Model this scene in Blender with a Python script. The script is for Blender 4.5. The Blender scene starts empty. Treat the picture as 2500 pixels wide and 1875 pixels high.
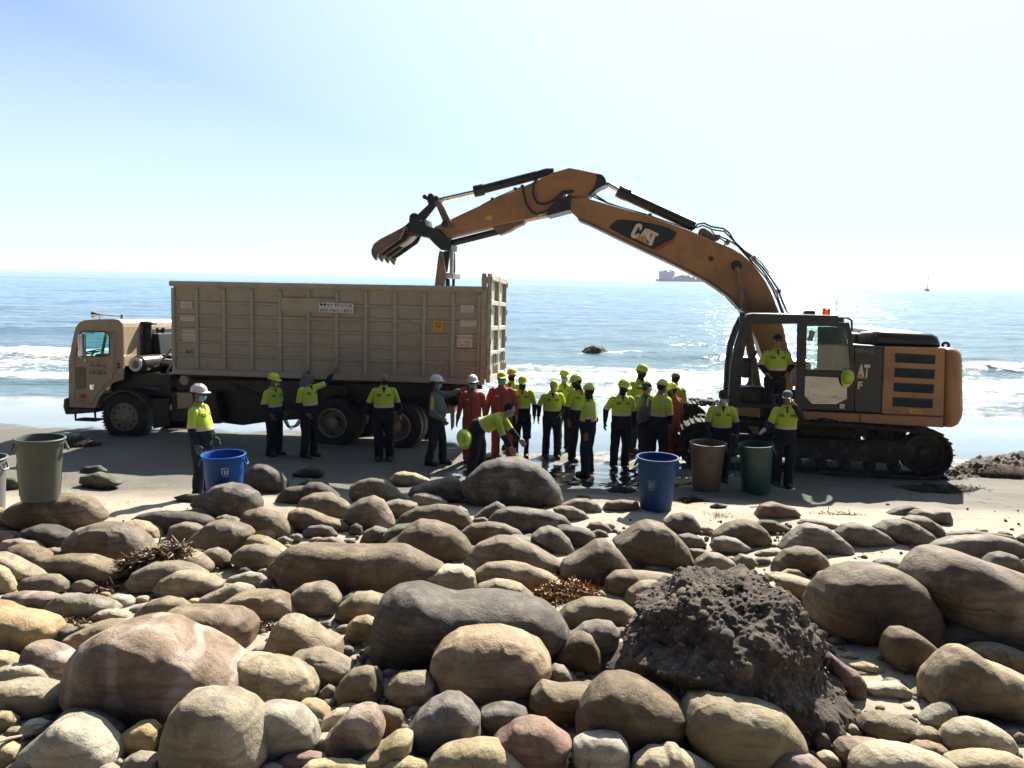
import bpy, math, random
import numpy as np
from mathutils import Vector, Matrix, Euler
from mathutils.bvhtree import BVHTree
random.seed(7); np.random.seed(7)
R = math.radians
scene = bpy.context.scene
COL = scene.collection

# ---------------------------------------------------------------- camera
F = 1876.0                      # focal length in pixels of the 2500 x 1875 picture
CAMH = 3.8
cam_data = bpy.data.cameras.new('camera'); cam = bpy.data.objects.new('camera', cam_data); COL.objects.link(cam)
cam_data.sensor_width = 36.0; cam_data.lens = F / 2500 * 36.0
cam_data.clip_start = 0.1; cam_data.clip_end = 60000
CAMR = Matrix.Rotation(R(90 - 7.98), 3, 'X') @ Matrix.Rotation(R(0.956), 3, 'Z')
CAMP = Vector((0, 0, CAMH))
cam.matrix_world = Matrix.Translation(CAMP) @ CAMR.to_4x4()
scene.camera = cam
# ---------------------------------------------------------------- sky, sun, exposure
SUN_EL, SUN_AZ = R(41), R(25.5)            # azimuth measured from +Y towards +X
world = bpy.data.worlds.new('World'); scene.world = world; world.use_nodes = True
wn, wl = world.node_tree.nodes, world.node_tree.links
bg = wn['Background']
sky = wn.new('ShaderNodeTexSky'); sky.sky_type = 'NISHITA'; sky.sun_disc = False
sky.sun_elevation = SUN_EL; sky.sun_rotation = SUN_AZ
sky.altitude = 0; sky.air_density = 1.0; sky.dust_density = .6; sky.ozone_density = 3.0
# marine haze: the sky pales to white low over the sea and round the sun
tcw = wn.new('ShaderNodeTexCoord'); sp = wn.new('ShaderNodeSeparateXYZ'); wl.new(tcw.outputs['Generated'], sp.inputs[0])
dt = wn.new('ShaderNodeVectorMath'); dt.operation = 'DOT_PRODUCT'; wl.new(tcw.outputs['Generated'], dt.inputs[0])
dt.inputs[1].default_value = (math.sin(SUN_AZ) * math.cos(SUN_EL), math.cos(SUN_AZ) * math.cos(SUN_EL), math.sin(SUN_EL))
hz = wn.new('ShaderNodeMapRange'); hz.interpolation_type = 'SMOOTHERSTEP'; hz.inputs[1].default_value = .56; hz.inputs[2].default_value = -.10; hz.inputs[3].default_value = 0; hz.inputs[4].default_value = .9; wl.new(sp.outputs[2], hz.inputs[0])
au = wn.new('ShaderNodeMapRange'); au.interpolation_type = 'SMOOTHSTEP'; au.inputs[1].default_value = .30; au.inputs[2].default_value = 1.0; wl.new(dt.outputs['Value'], au.inputs[0])
fw = wn.new('ShaderNodeMapRange'); fw.interpolation_type = 'SMOOTHSTEP'; fw.inputs[1].default_value = -.1; fw.inputs[2].default_value = .42; fw.inputs[3].default_value = .04; wl.new(dt.outputs['Value'], fw.inputs[0])
hf = wn.new('ShaderNodeMath'); hf.operation = 'MULTIPLY'; wl.new(hz.outputs[0], hf.inputs[0]); wl.new(fw.outputs[0], hf.inputs[1])
mxm = wn.new('ShaderNodeMath'); mxm.operation = 'MAXIMUM'; wl.new(hf.outputs[0], mxm.inputs[0]); wl.new(au.outputs[0], mxm.inputs[1])
hc = wn.new('ShaderNodeMixRGB'); wl.new(mxm.outputs[0], hc.inputs[0]); bl = wn.new('ShaderNodeMixRGB'); bl.blend_type = 'MULTIPLY'; bl.inputs[0].default_value = 1; wl.new(sky.outputs[0], bl.inputs[1]); bl.inputs[2].default_value = (.38, .60, 1.0, 1); dk = wn.new('ShaderNodeMapRange'); dk.interpolation_type = 'SMOOTHSTEP'; dk.inputs[1].default_value = -.35; dk.inputs[2].default_value = .55; dk.inputs[3].default_value = .08; dk.inputs[4].default_value = 1.0; wl.new(dt.outputs['Value'], dk.inputs[0])
dm_ = wn.new('ShaderNodeVectorMath'); dm_.operation = 'SCALE'; wl.new(bl.outputs[0], dm_.inputs[0]); wl.new(dk.outputs[0], dm_.inputs['Scale']); wl.new(dm_.outputs[0], hc.inputs[1]); hc.inputs[2].default_value = (6.5, 7.8, 8.3, 1)
wl.new(hc.outputs[0], bg.inputs[0]); bg.inputs[1].default_value = 0.05
sun_data = bpy.data.lights.new('sun', 'SUN'); sun = bpy.data.objects.new('sun', sun_data); COL.objects.link(sun)
sun_data.energy = 5.0; sun_data.angle = R(0.53); sun_data.color = (1.0, 0.93, 0.82)
SUNDIR = Vector((math.sin(SUN_AZ) * math.cos(SUN_EL), math.cos(SUN_AZ) * math.cos(SUN_EL), math.sin(SUN_EL)))
sun.rotation_euler = SUNDIR.to_track_quat('Z', 'Y').to_euler()
sun.location = SUNDIR * 60
scene.view_settings.view_transform = 'Standard'; scene.view_settings.look = 'None'
scene.view_settings.exposure = 1.55; scene.view_settings.gamma = 1.0
scene.view_settings.use_curve_mapping = False
scene.cycles.max_bounces = 6; scene.cycles.diffuse_bounces = 1; scene.cycles.glossy_bounces = 3
scene.cycles.transmission_bounces = 5; scene.cycles.transparent_max_bounces = 8
scene.cycles.use_denoising = True

# ---------------------------------------------------------------- pixel and point helpers
def ray(px, py):
    return (CAMR @ Vector(((px - 1250) / F, -(py - 937.5) / F, -1))).normalized()
def ground_z(x, y):
    t = [(-50, 1.2), (3.5, .78), (6, .66), (8, .55), (11, .34), (13, .14), (14.3, .04), (16, 0), (17.5, -.05), (19.5, -.18), (30, -.98), (60, -3.2), (400, -9)]
    for (a, za), (b, zb) in zip(t, t[1:]):
        if y <= b:
            return za + (zb - za) * (y - a) / (b - a)
    return -9
GY = np.array([-50, 3.5, 6, 8, 11, 13, 14.3, 16, 17.5, 19.5, 30, 60, 400.]); GZ = np.array([1.2, .78, .66, .55, .34, .14, .04, 0, -.05, -.18, -.98, -3.2, -9])
def hit_ground(px, py, lift=0.0):
    d = ray(px, py); lo, hi = 2.0, 80.0
    for _ in range(40):
        m = (lo + hi) / 2; p = CAMP + d * m
        if p.z > ground_z(p.x, p.y) + lift: lo = m
        else: hi = m
    return CAMP + d * lo
def at_depth(px, py, Y):
    d = ray(px, py); return CAMP + d * (Y / d.y)
def stand(px, py_guess, Y):
    """ground point at depth Y below picture column px"""
    for _ in range(3):
        p = at_depth(px, py_guess, Y); z = ground_z(p.x, Y)
        v = CAMR.transposed() @ (Vector((p.x, Y, z)) - CAMP)
        py_guess = 937.5 + F * (v.y / v.z)
    p = at_depth(px, py_guess, Y)
    return Vector((p.x, Y, ground_z(p.x, Y)))
class Frame:
    """a thing's own frame: its matrix, and a way from a pixel to a point on a plane of that frame"""
    def __init__(s, M): s.M = M; s.I = M.inverted()
    def on(s, px, py, y0):
        o = s.I @ CAMP; d = s.I.to_3x3() @ ray(px, py)
        p = o + d * ((y0 - o.y) / d.y); return (p.x, p.z)
    def poly(s, pts, y0): return [s.on(x, y, y0) for x, y in pts]
def Z(txt, ox, oy, sc=3.45625):
    """'x,y x,y' read in an enlarged crop -> picture pixels"""
    return [(ox + float(a.split(',')[0]) / sc, oy + float(a.split(',')[1]) / sc) for a in txt.split()]

# ---------------------------------------------------------------- tags
def tag(o, label=None, cat=None, group=None, kind=None):
    if label: o['label'] = label
    if cat: o['category'] = cat
    if group: o['group'] = group
    if kind: o['kind'] = kind
    return o
def empty(name, M=None, parent=None):
    o = bpy.data.objects.new(name, None); COL.objects.link(o); o.empty_display_size = .2
    if M is not None: o.matrix_world = M
    if parent: o.parent = parent
    return o
def link(name, me, parent=None, M=None):
    o = bpy.data.objects.new(name, me); COL.objects.link(o)
    if parent: o.parent = parent
    if M is not None: o.matrix_local = M
    return o

# ---------------------------------------------------------------- materials
def nt(name):
    m = bpy.data.materials.new(name); m.use_nodes = True
    n, l = m.node_tree.nodes, m.node_tree.links
    return m, n, l, n['Principled BSDF']
def ramp(n, stops):
    r = n.new('ShaderNodeValToRGB'); cr = r.color_ramp
    while len(cr.elements) > 1: cr.elements.remove(cr.elements[-1])
    cr.elements[0].position = stops[0][0]; cr.elements[0].color = (*stops[0][1], 1)
    for p, c in stops[1:]:
        e = cr.elements.new(p); e.color = (*c, 1)
    return r
def g3(v): return (v, v, v)
def mat(name, c, c2=None, scale=3.0, rough=.6, rvar=.12, bump=.0, bscale=40, metal=0.0, coat=0.0, spec=.5, dirt=None, dscale=1.2, damt=.5):
    """paint, cloth, metal ...: two tones through noise, optional dirt patches, grain bump"""
    m, n, l, p = nt(name)
    c2 = c2 or tuple(v * .8 for v in c)
    tc = n.new('ShaderNodeTexCoord'); oi = n.new('ShaderNodeObjectInfo')
    ad = n.new('ShaderNodeVectorMath'); ad.operation = 'ADD'
    l.new(tc.outputs['Object'], ad.inputs[0]); l.new(oi.outputs['Location'], ad.inputs[1])
    no = n.new('ShaderNodeTexNoise'); no.inputs['Scale'].default_value = scale; no.inputs['Detail'].default_value = 5; no.inputs['Roughness'].default_value = .62
    l.new(ad.outputs[0], no.inputs['Vector'])
    r = ramp(n, [(.32, c2), (.66, c)]); l.new(no.outputs['Fac'], r.inputs[0]); out = r.outputs[0]
    if dirt:
        n2 = n.new('ShaderNodeTexNoise'); n2.inputs['Scale'].default_value = dscale; n2.inputs['Detail'].default_value = 8; n2.inputs['Roughness'].default_value = .7
        l.new(ad.outputs[0], n2.inputs['Vector'])
        r2 = ramp(n, [(.5, g3(0)), (.66, g3(damt))]); l.new(n2.outputs['Fac'], r2.inputs[0])
        mx = n.new('ShaderNodeMixRGB'); l.new(r2.outputs[0], mx.inputs[0]); l.new(out, mx.inputs[1]); mx.inputs[2].default_value = (*dirt, 1); out = mx.outputs[0]
    l.new(out, p.inputs['Base Color'])
    mr = n.new('ShaderNodeMapRange'); mr.inputs[3].default_value = max(.02, rough - rvar); mr.inputs[4].default_value = min(1, rough + rvar)
    l.new(no.outputs['Fac'], mr.inputs[0]); l.new(mr.outputs[0], p.inputs['Roughness'])
    p.inputs['Metallic'].default_value = metal; p.inputs['Specular IOR Level'].default_value = spec
    if coat: p.inputs['Coat Weight'].default_value = coat; p.inputs['Coat Roughness'].default_value = .15
    if bump:
        b = n.new('ShaderNodeBump'); b.inputs['Strength'].default_value = bump; b.inputs['Distance'].default_value = .02
        n3 = n.new('ShaderNodeTexNoise'); n3.inputs['Scale'].default_value = bscale; n3.inputs['Detail'].default_value = 4
        l.new(ad.outputs[0], n3.inputs['Vector']); l.new(n3.outputs['Fac'], b.inputs['Height']); l.new(b.outputs[0], p.inputs['Normal'])
    return m
def glass(name, c=(.75, .9, .88), a=.3):
    m, n, l, p = nt(name)
    p.inputs['Base Color'].default_value = (*c, 1); p.inputs['Roughness'].default_value = .03
    tr = n.new('ShaderNodeBsdfTransparent'); tr.inputs[0].default_value = (*c, 1)
    mx = n.new('ShaderNodeMixShader'); mx.inputs[0].default_value = a
    gl = n.new('ShaderNodeBsdfGlossy'); gl.inputs['Roughness'].default_value = .03
    l.new(tr.outputs[0], mx.inputs[1]); l.new(gl.outputs[0], mx.inputs[2]); l.new(mx.outputs[0], n['Material Output'].inputs[0])
    return m

# ---------------------------------------------------------------- mesh builder
def smooth(me, ang=40):
    try: me.shade_smooth()
    except Exception: pass
    if ang < 180:
        try: me.set_sharp_from_angle(angle=R(ang))
        except Exception: pass
class MB:
    def __init__(s): s.v = []; s.f = []; s.m = []; s.mi = 0
    def add(s, vs, fs):
        b = len(s.v); s.v += [tuple(v) for v in vs]; s.f += [tuple(i + b for i in f) for f in fs]; s.m += [s.mi] * len(fs); return s
    def box(s, c, d, rot=None):
        x, y, z = (k / 2 for k in d); vs = [Vector((i, j, k)) for i in (-x, x) for j in (-y, y) for k in (-z, z)]
        if rot is not None:
            q = rot if isinstance(rot, Matrix) else Euler(rot).to_matrix(); vs = [q @ v for v in vs]
        vs = [v + Vector(c) for v in vs]
        return s.add(vs, [(0, 1, 3, 2), (4, 6, 7, 5), (0, 4, 5, 1), (2, 3, 7, 6), (0, 2, 6, 4), (1, 5, 7, 3)])
    def bevbox(s, c, d, b=.02, rot=None):
        """box with its edges cut"""
        x, y, z = (k / 2 for k in d); b = min(b, x * .9, y * .9, z * .9); vs = []
        for sx in (-1, 1):
            for sy in (-1, 1):
                for sz in (-1, 1):
                    vs += [Vector((sx * x, sy * (y - b), sz * (z - b))), Vector((sx * (x - b), sy * y, sz * (z - b))), Vector((sx * (x - b), sy * (y - b), sz * z))]
        if rot is not None:
            q = rot if isinstance(rot, Matrix) else Euler(rot).to_matrix(); vs = [q @ v for v in vs]
        vs = [v + Vector(c) for v in vs]
        def I(a, bb, cc, k): return ((a * 2 + bb) * 2 + cc) * 3 + k
        fs = []
        for a in (0, 1):
            q = [I(a, 0, 0, 0), I(a, 1, 0, 0), I(a, 1, 1, 0), I(a, 0, 1, 0)]; fs.append(tuple(q if a else q[::-1]))
            q = [I(0, a, 0, 1), I(1, a, 0, 1), I(1, a, 1, 1), I(0, a, 1, 1)]; fs.append(tuple(q[::-1] if a else q))
            q = [I(0, 0, a, 2), I(1, 0, a, 2), I(1, 1, a, 2), I(0, 1, a, 2)]; fs.append(tuple(q if a else q[::-1]))
        for a in (0, 1):
            for e in (0, 1):
                q = [I(a, e, 0, 0), I(a, e, 1, 0), I(a, e, 1, 1), I(a, e, 0, 1)]; fs.append(tuple(q if a == e else q[::-1]))
                q = [I(a, 0, e, 0), I(a, 1, e, 0), I(a, 1, e, 2), I(a, 0, e, 2)]; fs.append(tuple(q if a != e else q[::-1]))
                q = [I(0, a, e, 1), I(1, a, e, 1), I(1, a, e, 2), I(0, a, e, 2)]; fs.append(tuple(q if a == e else q[::-1]))
                for g in (0, 1):
                    q = [I(a, e, g, 0), I(a, e, g, 1), I(a, e, g, 2)]; fs.append(tuple(q if (a + e + g) % 2 else q[::-1]))
        return s.add(vs, fs)
    def prism(s, poly, y0, y1, bev=0.0):
        """outline in x,z pushed from y0 to y1 (y0 the near face), edges optionally cut"""
        A = sum(a[0] * b[1] - b[0] * a[1] for a, b in zip(poly, poly[1:] + poly[:1]))
        if A < 0: poly = poly[::-1]
        n = len(poly)
        def inset(pl, d):
            out = []
            for i in range(n):
                a, b, c = Vector(pl[i - 1]), Vector(pl[i]), Vector(pl[(i + 1) % n])
                e1 = (b - a).normalized(); e2 = (c - b).normalized()
                n1 = Vector((-e1.y, e1.x)); n2 = Vector((-e2.y, e2.x)); k = n1 + n2
                k = k / max(.5, k.length_squared / 2) if k.length > 1e-6 else n1
                out.append(tuple(b + k * d))
            return out
        rings = [(poly, y0), (poly, y1)]
        if bev: rings = [(inset(poly, bev), y0), (poly, y0 + bev), (poly, y1 - bev), (inset(poly, bev), y1)]
        vs = [(p[0], y, p[1]) for pl, y in rings for p in pl]; fs = []
        for k in range(len(rings) - 1):
            for i in range(n):
                j = (i + 1) % n; fs.append((k * n + j, k * n + i, (k + 1) * n + i, (k + 1) * n + j))
        fs.append(tuple(range(n))); fs.append(tuple(reversed(range((len(rings) - 1) * n, len(rings) * n))))
        return s.add(vs, fs)
    def tube(s, pts, rad, n=10, cap=True, squash=None):
        pts = [Vector(p) for p in pts]; rad = rad if isinstance(rad, (list, tuple)) else [rad] * len(pts)
        b = len(s.v); prev = None; vs = []; fs = []
        for i, p in enumerate(pts):
            t = (pts[min(i + 1, len(pts) - 1)] - pts[max(i - 1, 0)]).normalized()
            if prev is None:
                u = t.cross(Vector((0, 0, 1)) if abs(t.z) < .9 else Vector((0, 1, 0))).normalized()
            else:
                u = (prev - t * prev.dot(t)).normalized()
            prev = u; w = t.cross(u)
            for k in range(n):
                a = 2 * math.pi * k / n
                vs.append(p + (u * math.cos(a) + w * math.sin(a) * (squash or 1)) * rad[i])
        for i in range(len(pts) - 1):
            for k in range(n):
                j = (k + 1) % n; fs.append((i * n + k, i * n + j, (i + 1) * n + j, (i + 1) * n + k))
        if cap:
            fs.append(tuple(reversed(range(n)))); fs.append(tuple(range((len(pts) - 1) * n, len(pts) * n)))
        return s.add(vs, fs)
    def lathe(s, prof, c=(0, 0, 0), axis='Z', n=24, close=False):
        """prof: (radius, height) pairs"""
        vs = []; fs = []
        for r, h in prof:
            for k in range(n):
                a = 2 * math.pi * k / n; x, y = r * math.cos(a), r * math.sin(a)
                v = {'Z': (x, y, h), 'Y': (x, h, -y), 'X': (h, x, y)}[axis]
                vs.append((v[0] + c[0], v[1] + c[1], v[2] + c[2]))
        m = len(prof)
        for i in range(m - (0 if close else 1)):
            i2 = (i + 1) % m
            for k in range(n):
                j = (k + 1) % n; fs.append((i * n + k, i * n + j, i2 * n + j, i2 * n + k))
        return s.add(vs, fs)
    def ell(s, c, r, n=12, m=8, rot=None):
        vs = [(0, 0, -1)]; fs = []
        for i in range(1, m):
            t = math.pi * i / m
            for k in range(n):
                a = 2 * math.pi * k / n; vs.append((math.sin(t) * math.cos(a), math.sin(t) * math.sin(a), -math.cos(t)))
        vs.append((0, 0, 1))
        for k in range(n):
            j = (k + 1) % n; fs.append((0, 1 + j, 1 + k)); fs.append((len(vs) - 1, 1 + (m - 2) * n + k, 1 + (m - 2) * n + j))
            for i in range(m - 2): fs.append((1 + i * n + k, 1 + i * n + j, 1 + (i + 1) * n + j, 1 + (i + 1) * n + k))
        q = rot if rot is not None else Matrix.Identity(3)
        return s.add([q @ Vector((v[0] * r[0], v[1] * r[1], v[2] * r[2])) + Vector(c) for v in vs], fs)
    def mesh(s, name, mats, ang=40, flat=False):
        me = bpy.data.meshes.new(name); me.from_pydata(s.v, [], s.f)
        for m in (mats if isinstance(mats, (list, tuple)) else [mats]): me.materials.append(m)
        if any(s.m): me.polygons.foreach_set('material_index', s.m)
        me.validate(); me.update()
        if not flat: smooth(me, ang)
        return me
    def build(s, name, mats, parent=None, M=None, ang=40, flat=False):
        return link(name, s.mesh(name, mats, ang, flat), parent, M)
def np_mesh(name, V, Fc, mats, mi=None, smooth_ang=180):
    """V (n,3), Fc list of (k,3) or (k,4) integer arrays"""
    me = bpy.data.meshes.new(name); V = np.asarray(V, dtype=np.float32)
    Fc = [np.asarray(f, dtype=np.int32) for f in (Fc if isinstance(Fc, list) else [Fc]) if len(f)]
    me.vertices.add(len(V)); me.vertices.foreach_set('co', V.ravel())
    idx = np.concatenate([f.ravel() for f in Fc]); cnt = np.concatenate([np.full(len(f), f.shape[1]) for f in Fc])
    me.loops.add(len(idx)); me.loops.foreach_set('vertex_index', idx)
    me.polygons.add(len(cnt)); st = np.concatenate([[0], np.cumsum(cnt)[:-1]])
    me.polygons.foreach_set('loop_start', st); me.polygons.foreach_set('loop_total', cnt)
    for m in (mats if isinstance(mats, (list, tuple)) else [mats]): me.materials.append(m)
    if mi is not None: me.polygons.foreach_set('material_index', mi)
    me.update(calc_edges=True); me.validate(); smooth(me, smooth_ang)
    return me
def dup(o, parent=None, M=None):
    c = o.copy(); COL.objects.link(c); c.parent = parent
    if M is not None: c.matrix_local = M
    for ch in o.children:
        d = dup(ch, c); d.matrix_local = ch.matrix_local.copy()
    return c
# numpy value noise, 3-D, smooth; p (n,3)
_P = np.random.RandomState(3).rand(64, 64, 64).astype(np.float32) * 2 - 1
def vnoise(p):
    p = np.asarray(p, dtype=np.float64); i = np.floor(p).astype(int); f = p - i; f = f * f * (3 - 2 * f)
    r = 0
    for dx in (0, 1):
        for dy in (0, 1):
            for dz in (0, 1):
                w = (f[:, 0] if dx else 1 - f[:, 0]) * (f[:, 1] if dy else 1 - f[:, 1]) * (f[:, 2] if dz else 1 - f[:, 2])
                r = r + w * _P[(i[:, 0] + dx) & 63, (i[:, 1] + dy) & 63, (i[:, 2] + dz) & 63]
    return r
def fbm(p, o=4):
    p = np.asarray(p, dtype=np.float64); r = 0; a = 1.0
    for k in range(o): r = r + a * vnoise(p + 17.3 * k); p = p * 2.03; a *= .5
    return r
def text_mesh(txt, w, h, mats, bold=0.0, ex=.0, shear=0, space=1.0):
    """lettering as a flat mesh fitted to w x h, centred, in the x,z plane facing -y"""
    cu = bpy.data.curves.new('lettering', 'FONT'); cu.body = txt; cu.size = 1; cu.offset = bold; cu.extrude = ex; cu.shear = shear; cu.space_character = space
    cu.resolution_u = 3; cu.align_x = 'CENTER'; o = bpy.data.objects.new('lettering', cu); COL.objects.link(o)
    dg = bpy.context.evaluated_depsgraph_get(); me = bpy.data.meshes.new_from_object(o.evaluated_get(dg)); bpy.data.objects.remove(o)
    n = len(me.vertices); co = np.empty(n * 3, dtype=np.float32); me.vertices.foreach_get('co', co); co = co.reshape(-1, 3)
    lo, hi = co.min(0), co.max(0); s = np.array([w / (hi[0] - lo[0]), h / (hi[1] - lo[1])])
    out = np.zeros_like(co); out[:, 0] = (co[:, 0] - (lo[0] + hi[0]) / 2) * s[0]; out[:, 2] = (co[:, 1] - (lo[1] + hi[1]) / 2) * s[1]; out[:, 1] = -co[:, 2]
    me.vertices.foreach_set('co', out.ravel()); me.materials.clear(); me.materials.append(mats); me.update()
    return me
def sub(o, name, mb, m, **k): return mb.build(name, m, o, **k)
# ================================================================ SETTING
# --- beach sand
def sand_material():
    m, n, l, p = nt('beach_sand')
    geo = n.new('ShaderNodeNewGeometry'); sep = n.new('ShaderNodeSeparateXYZ'); l.new(geo.outputs['Position'], sep.inputs[0])
    att = n.new('ShaderNodeAttribute'); att.attribute_name = 'wet'
    no = n.new('ShaderNodeTexNoise'); no.inputs['Scale'].default_value = 1.3; no.inputs['Detail'].default_value = 9; no.inputs['Roughness'].default_value = .68
    l.new(geo.outputs['Position'], no.inputs['Vector'])
    fine = n.new('ShaderNodeTexNoise'); fine.inputs['Scale'].default_value = 190; fine.inputs['Detail'].default_value = 3
    l.new(geo.outputs['Position'], fine.inputs['Vector'])
    dry = ramp(n, [(.3, (.20, .165, .115)), (.5, (.28, .24, .175)), (.72, (.34, .295, .225))]); l.new(no.outputs['Fac'], dry.inputs[0])
    wet = ramp(n, [(.35, (.05, .045, .04)), (.7, (.10, .085, .07))]); l.new(no.outputs['Fac'], wet.inputs[0])
    # wetness = painted map plus ragged edge
    ad = n.new('ShaderNodeMath'); ad.operation = 'MULTIPLY_ADD'; l.new(no.outputs['Fac'], ad.inputs[0]); ad.inputs[1].default_value = .7; l.new(att.outputs['Fac'], ad.inputs[2])
    wr = ramp(n, [(.68, g3(0)), (.80, g3(1))]); l.new(ad.outputs[0], wr.inputs[0])
    mx = n.new('ShaderNodeMixRGB'); l.new(wr.outputs[0], mx.inputs[0]); l.new(dry.outputs[0], mx.inputs[1]); l.new(wet.outputs[0], mx.inputs[2])
    spk = ramp(n, [(.34, g3(.5)), (.42, g3(1))]); l.new(fine.outputs['Fac'], spk.inputs[0])
    mu = n.new('ShaderNodeMixRGB'); mu.blend_type = 'MULTIPLY'; mu.inputs[0].default_value = .6; l.new(mx.outputs[0], mu.inputs[1]); l.new(spk.outputs[0], mu.inputs[2])
    dmp_shade = n.new('ShaderNodeAttribute'); dmp_shade.attribute_name = 'damp_shade'; dr_ = n.new('ShaderNodeMath'); dr_.operation = 'MULTIPLY_ADD'; l.new(no.outputs['Fac'], dr_.inputs[0]); dr_.inputs[1].default_value = .5; l.new(dmp_shade.outputs['Fac'], dr_.inputs[2])
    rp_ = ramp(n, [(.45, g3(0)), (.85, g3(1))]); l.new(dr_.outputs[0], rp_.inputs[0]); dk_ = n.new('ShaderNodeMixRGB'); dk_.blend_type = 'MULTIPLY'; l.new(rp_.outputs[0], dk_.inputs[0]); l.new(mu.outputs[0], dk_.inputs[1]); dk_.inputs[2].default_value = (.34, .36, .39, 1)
    l.new(dk_.outputs[0], p.inputs['Base Color'])
    rr = n.new('ShaderNodeMapRange'); rr.inputs[3].default_value = .92; rr.inputs[4].default_value = .14; l.new(wr.outputs[0], rr.inputs[0]); l.new(rr.outputs[0], p.inputs['Roughness'])
    b = n.new('ShaderNodeBump'); b.inputs['Distance'].default_value = .035
    inv = n.new('ShaderNodeMapRange'); inv.inputs[3].default_value = .5; inv.inputs[4].default_value = .015; l.new(wr.outputs[0], inv.inputs[0]); l.new(inv.outputs[0], b.inputs['Strength'])
    n4 = n.new('ShaderNodeTexNoise'); n4.inputs['Scale'].default_value = 14; n4.inputs['Detail'].default_value = 8; n4.inputs['Roughness'].default_value = .7; l.new(geo.outputs['Position'], n4.inputs['Vector'])
    fpv = n.new('ShaderNodeTexVoronoi'); fpv.inputs['Scale'].default_value = 3.6; fpm = n.new('ShaderNodeMapping'); fpm.inputs['Scale'].default_value = (1, .55, 1); l.new(geo.outputs['Position'], fpm.inputs[0]); l.new(fpm.outputs[0], fpv.inputs['Vector'])
    fpr = ramp(n, [(.12, g3(0)), (.24, g3(1.0)), (.34, g3(.8))]); l.new(fpv.outputs['Distance'], fpr.inputs[0]); fpx = n.new('ShaderNodeMath'); fpx.operation = 'MULTIPLY_ADD'; l.new(fpr.outputs[0], fpx.inputs[0]); fpx.inputs[1].default_value = 1.1; l.new(n4.outputs['Fac'], fpx.inputs[2]); l.new(fpx.outputs[0], b.inputs['Height']); l.new(b.outputs[0], p.inputs['Normal'])
    p.inputs['IOR'].default_value = 1.6; l.new(wr.outputs[0], p.inputs['Coat Weight']); p.inputs['Coat Roughness'].default_value = .06; p.inputs['Coat IOR'].default_value = 2.0
    return m
M_sand = sand_material()
def grid(xs, ys):
    X, Y = np.meshgrid(xs, ys); n, m = len(xs), len(ys)
    i = np.arange(n - 1)[None, :] + n * np.arange(m - 1)[:, None]
    Fq = np.stack([i, i + 1, i + 1 + n, i + n], -1).reshape(-1, 4)
    return X.ravel(), Y.ravel(), Fq
xs = np.concatenate([np.linspace(-220, -16, 30)[:-1], np.linspace(-16, 16, 320), np.linspace(16, 220, 30)[1:]])
ys = np.concatenate([np.linspace(-30, 3, 8)[:-1], np.linspace(3, 16, 200)[:-1], np.linspace(16, 34, 90)[:-1], np.linspace(34, 420, 30)])
X, Y, Fq = grid(xs, ys)
P3 = np.stack([X, Y, 0 * X], -1)
Zt = np.interp(Y, GY, GZ)
near = np.clip((17 - Y) / 5, 0, 1)
Zt += near * (.045 * fbm(P3 * .9, 3) + .012 * fbm(P3 * 5, 3)) + (1 - near) * .012 * vnoise(P3 * .35)
# churned tracks where people walk and the machine turned
churn = np.clip(1 - np.abs(Y - 13.2) / 2.2, 0, 1) * np.clip(1 - np.abs(X - 1.5) / 7, 0, 1)
Zt += churn * .055 * fbm(P3 * np.array([3.2, 6, 1]), 3)
wet = np.interp(Y, [-30, 13.5, 15.5, 17.3, 18.6, 20, 500], [.0, .05, .20, .30, .5, .8, .9])
pool = np.exp(-(((X - .9) / 1.9) ** 2 + ((Y - 14.3) / .9) ** 2)) * .55 + np.exp(-(((X - 2.3) / 1.5) ** 2 + ((Y - 13.7) / .5) ** 2)) * .5
edge = np.interp(X, [-12, -4, -2, 0, 4, 9, 14], [1.2, .9, .2, -1.4, -1.6, -1.6, -.6])
wet = np.interp(Y - edge, [-30, 13.5, 15.5, 17.3, 18.3, 19.5, 500], [.0, .05, .20, .30, .5, .8, .9])
wet = wet + pool
Zt -= np.clip(pool, 0, 1) * .03
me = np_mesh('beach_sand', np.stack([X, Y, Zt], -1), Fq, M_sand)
a = me.attributes.new('wet', 'FLOAT', 'POINT'); a.data.foreach_set('value', wet.astype(np.float32))
damp_shade = np.interp(Y - np.interp(X, [-8, 0, 8], [0, .3, -.3]), [-30, 10.8, 12.5, 18.5, 500], [0, 0, .62, .62, .62])  # darker band: damp sand, plus shade round the vehicles put into the colour
a = me.attributes.new('damp_shade', 'FLOAT', 'POINT'); a.data.foreach_set('value', damp_shade.astype(np.float32))
tag(link('beach_sand', me), kind='structure')

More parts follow.
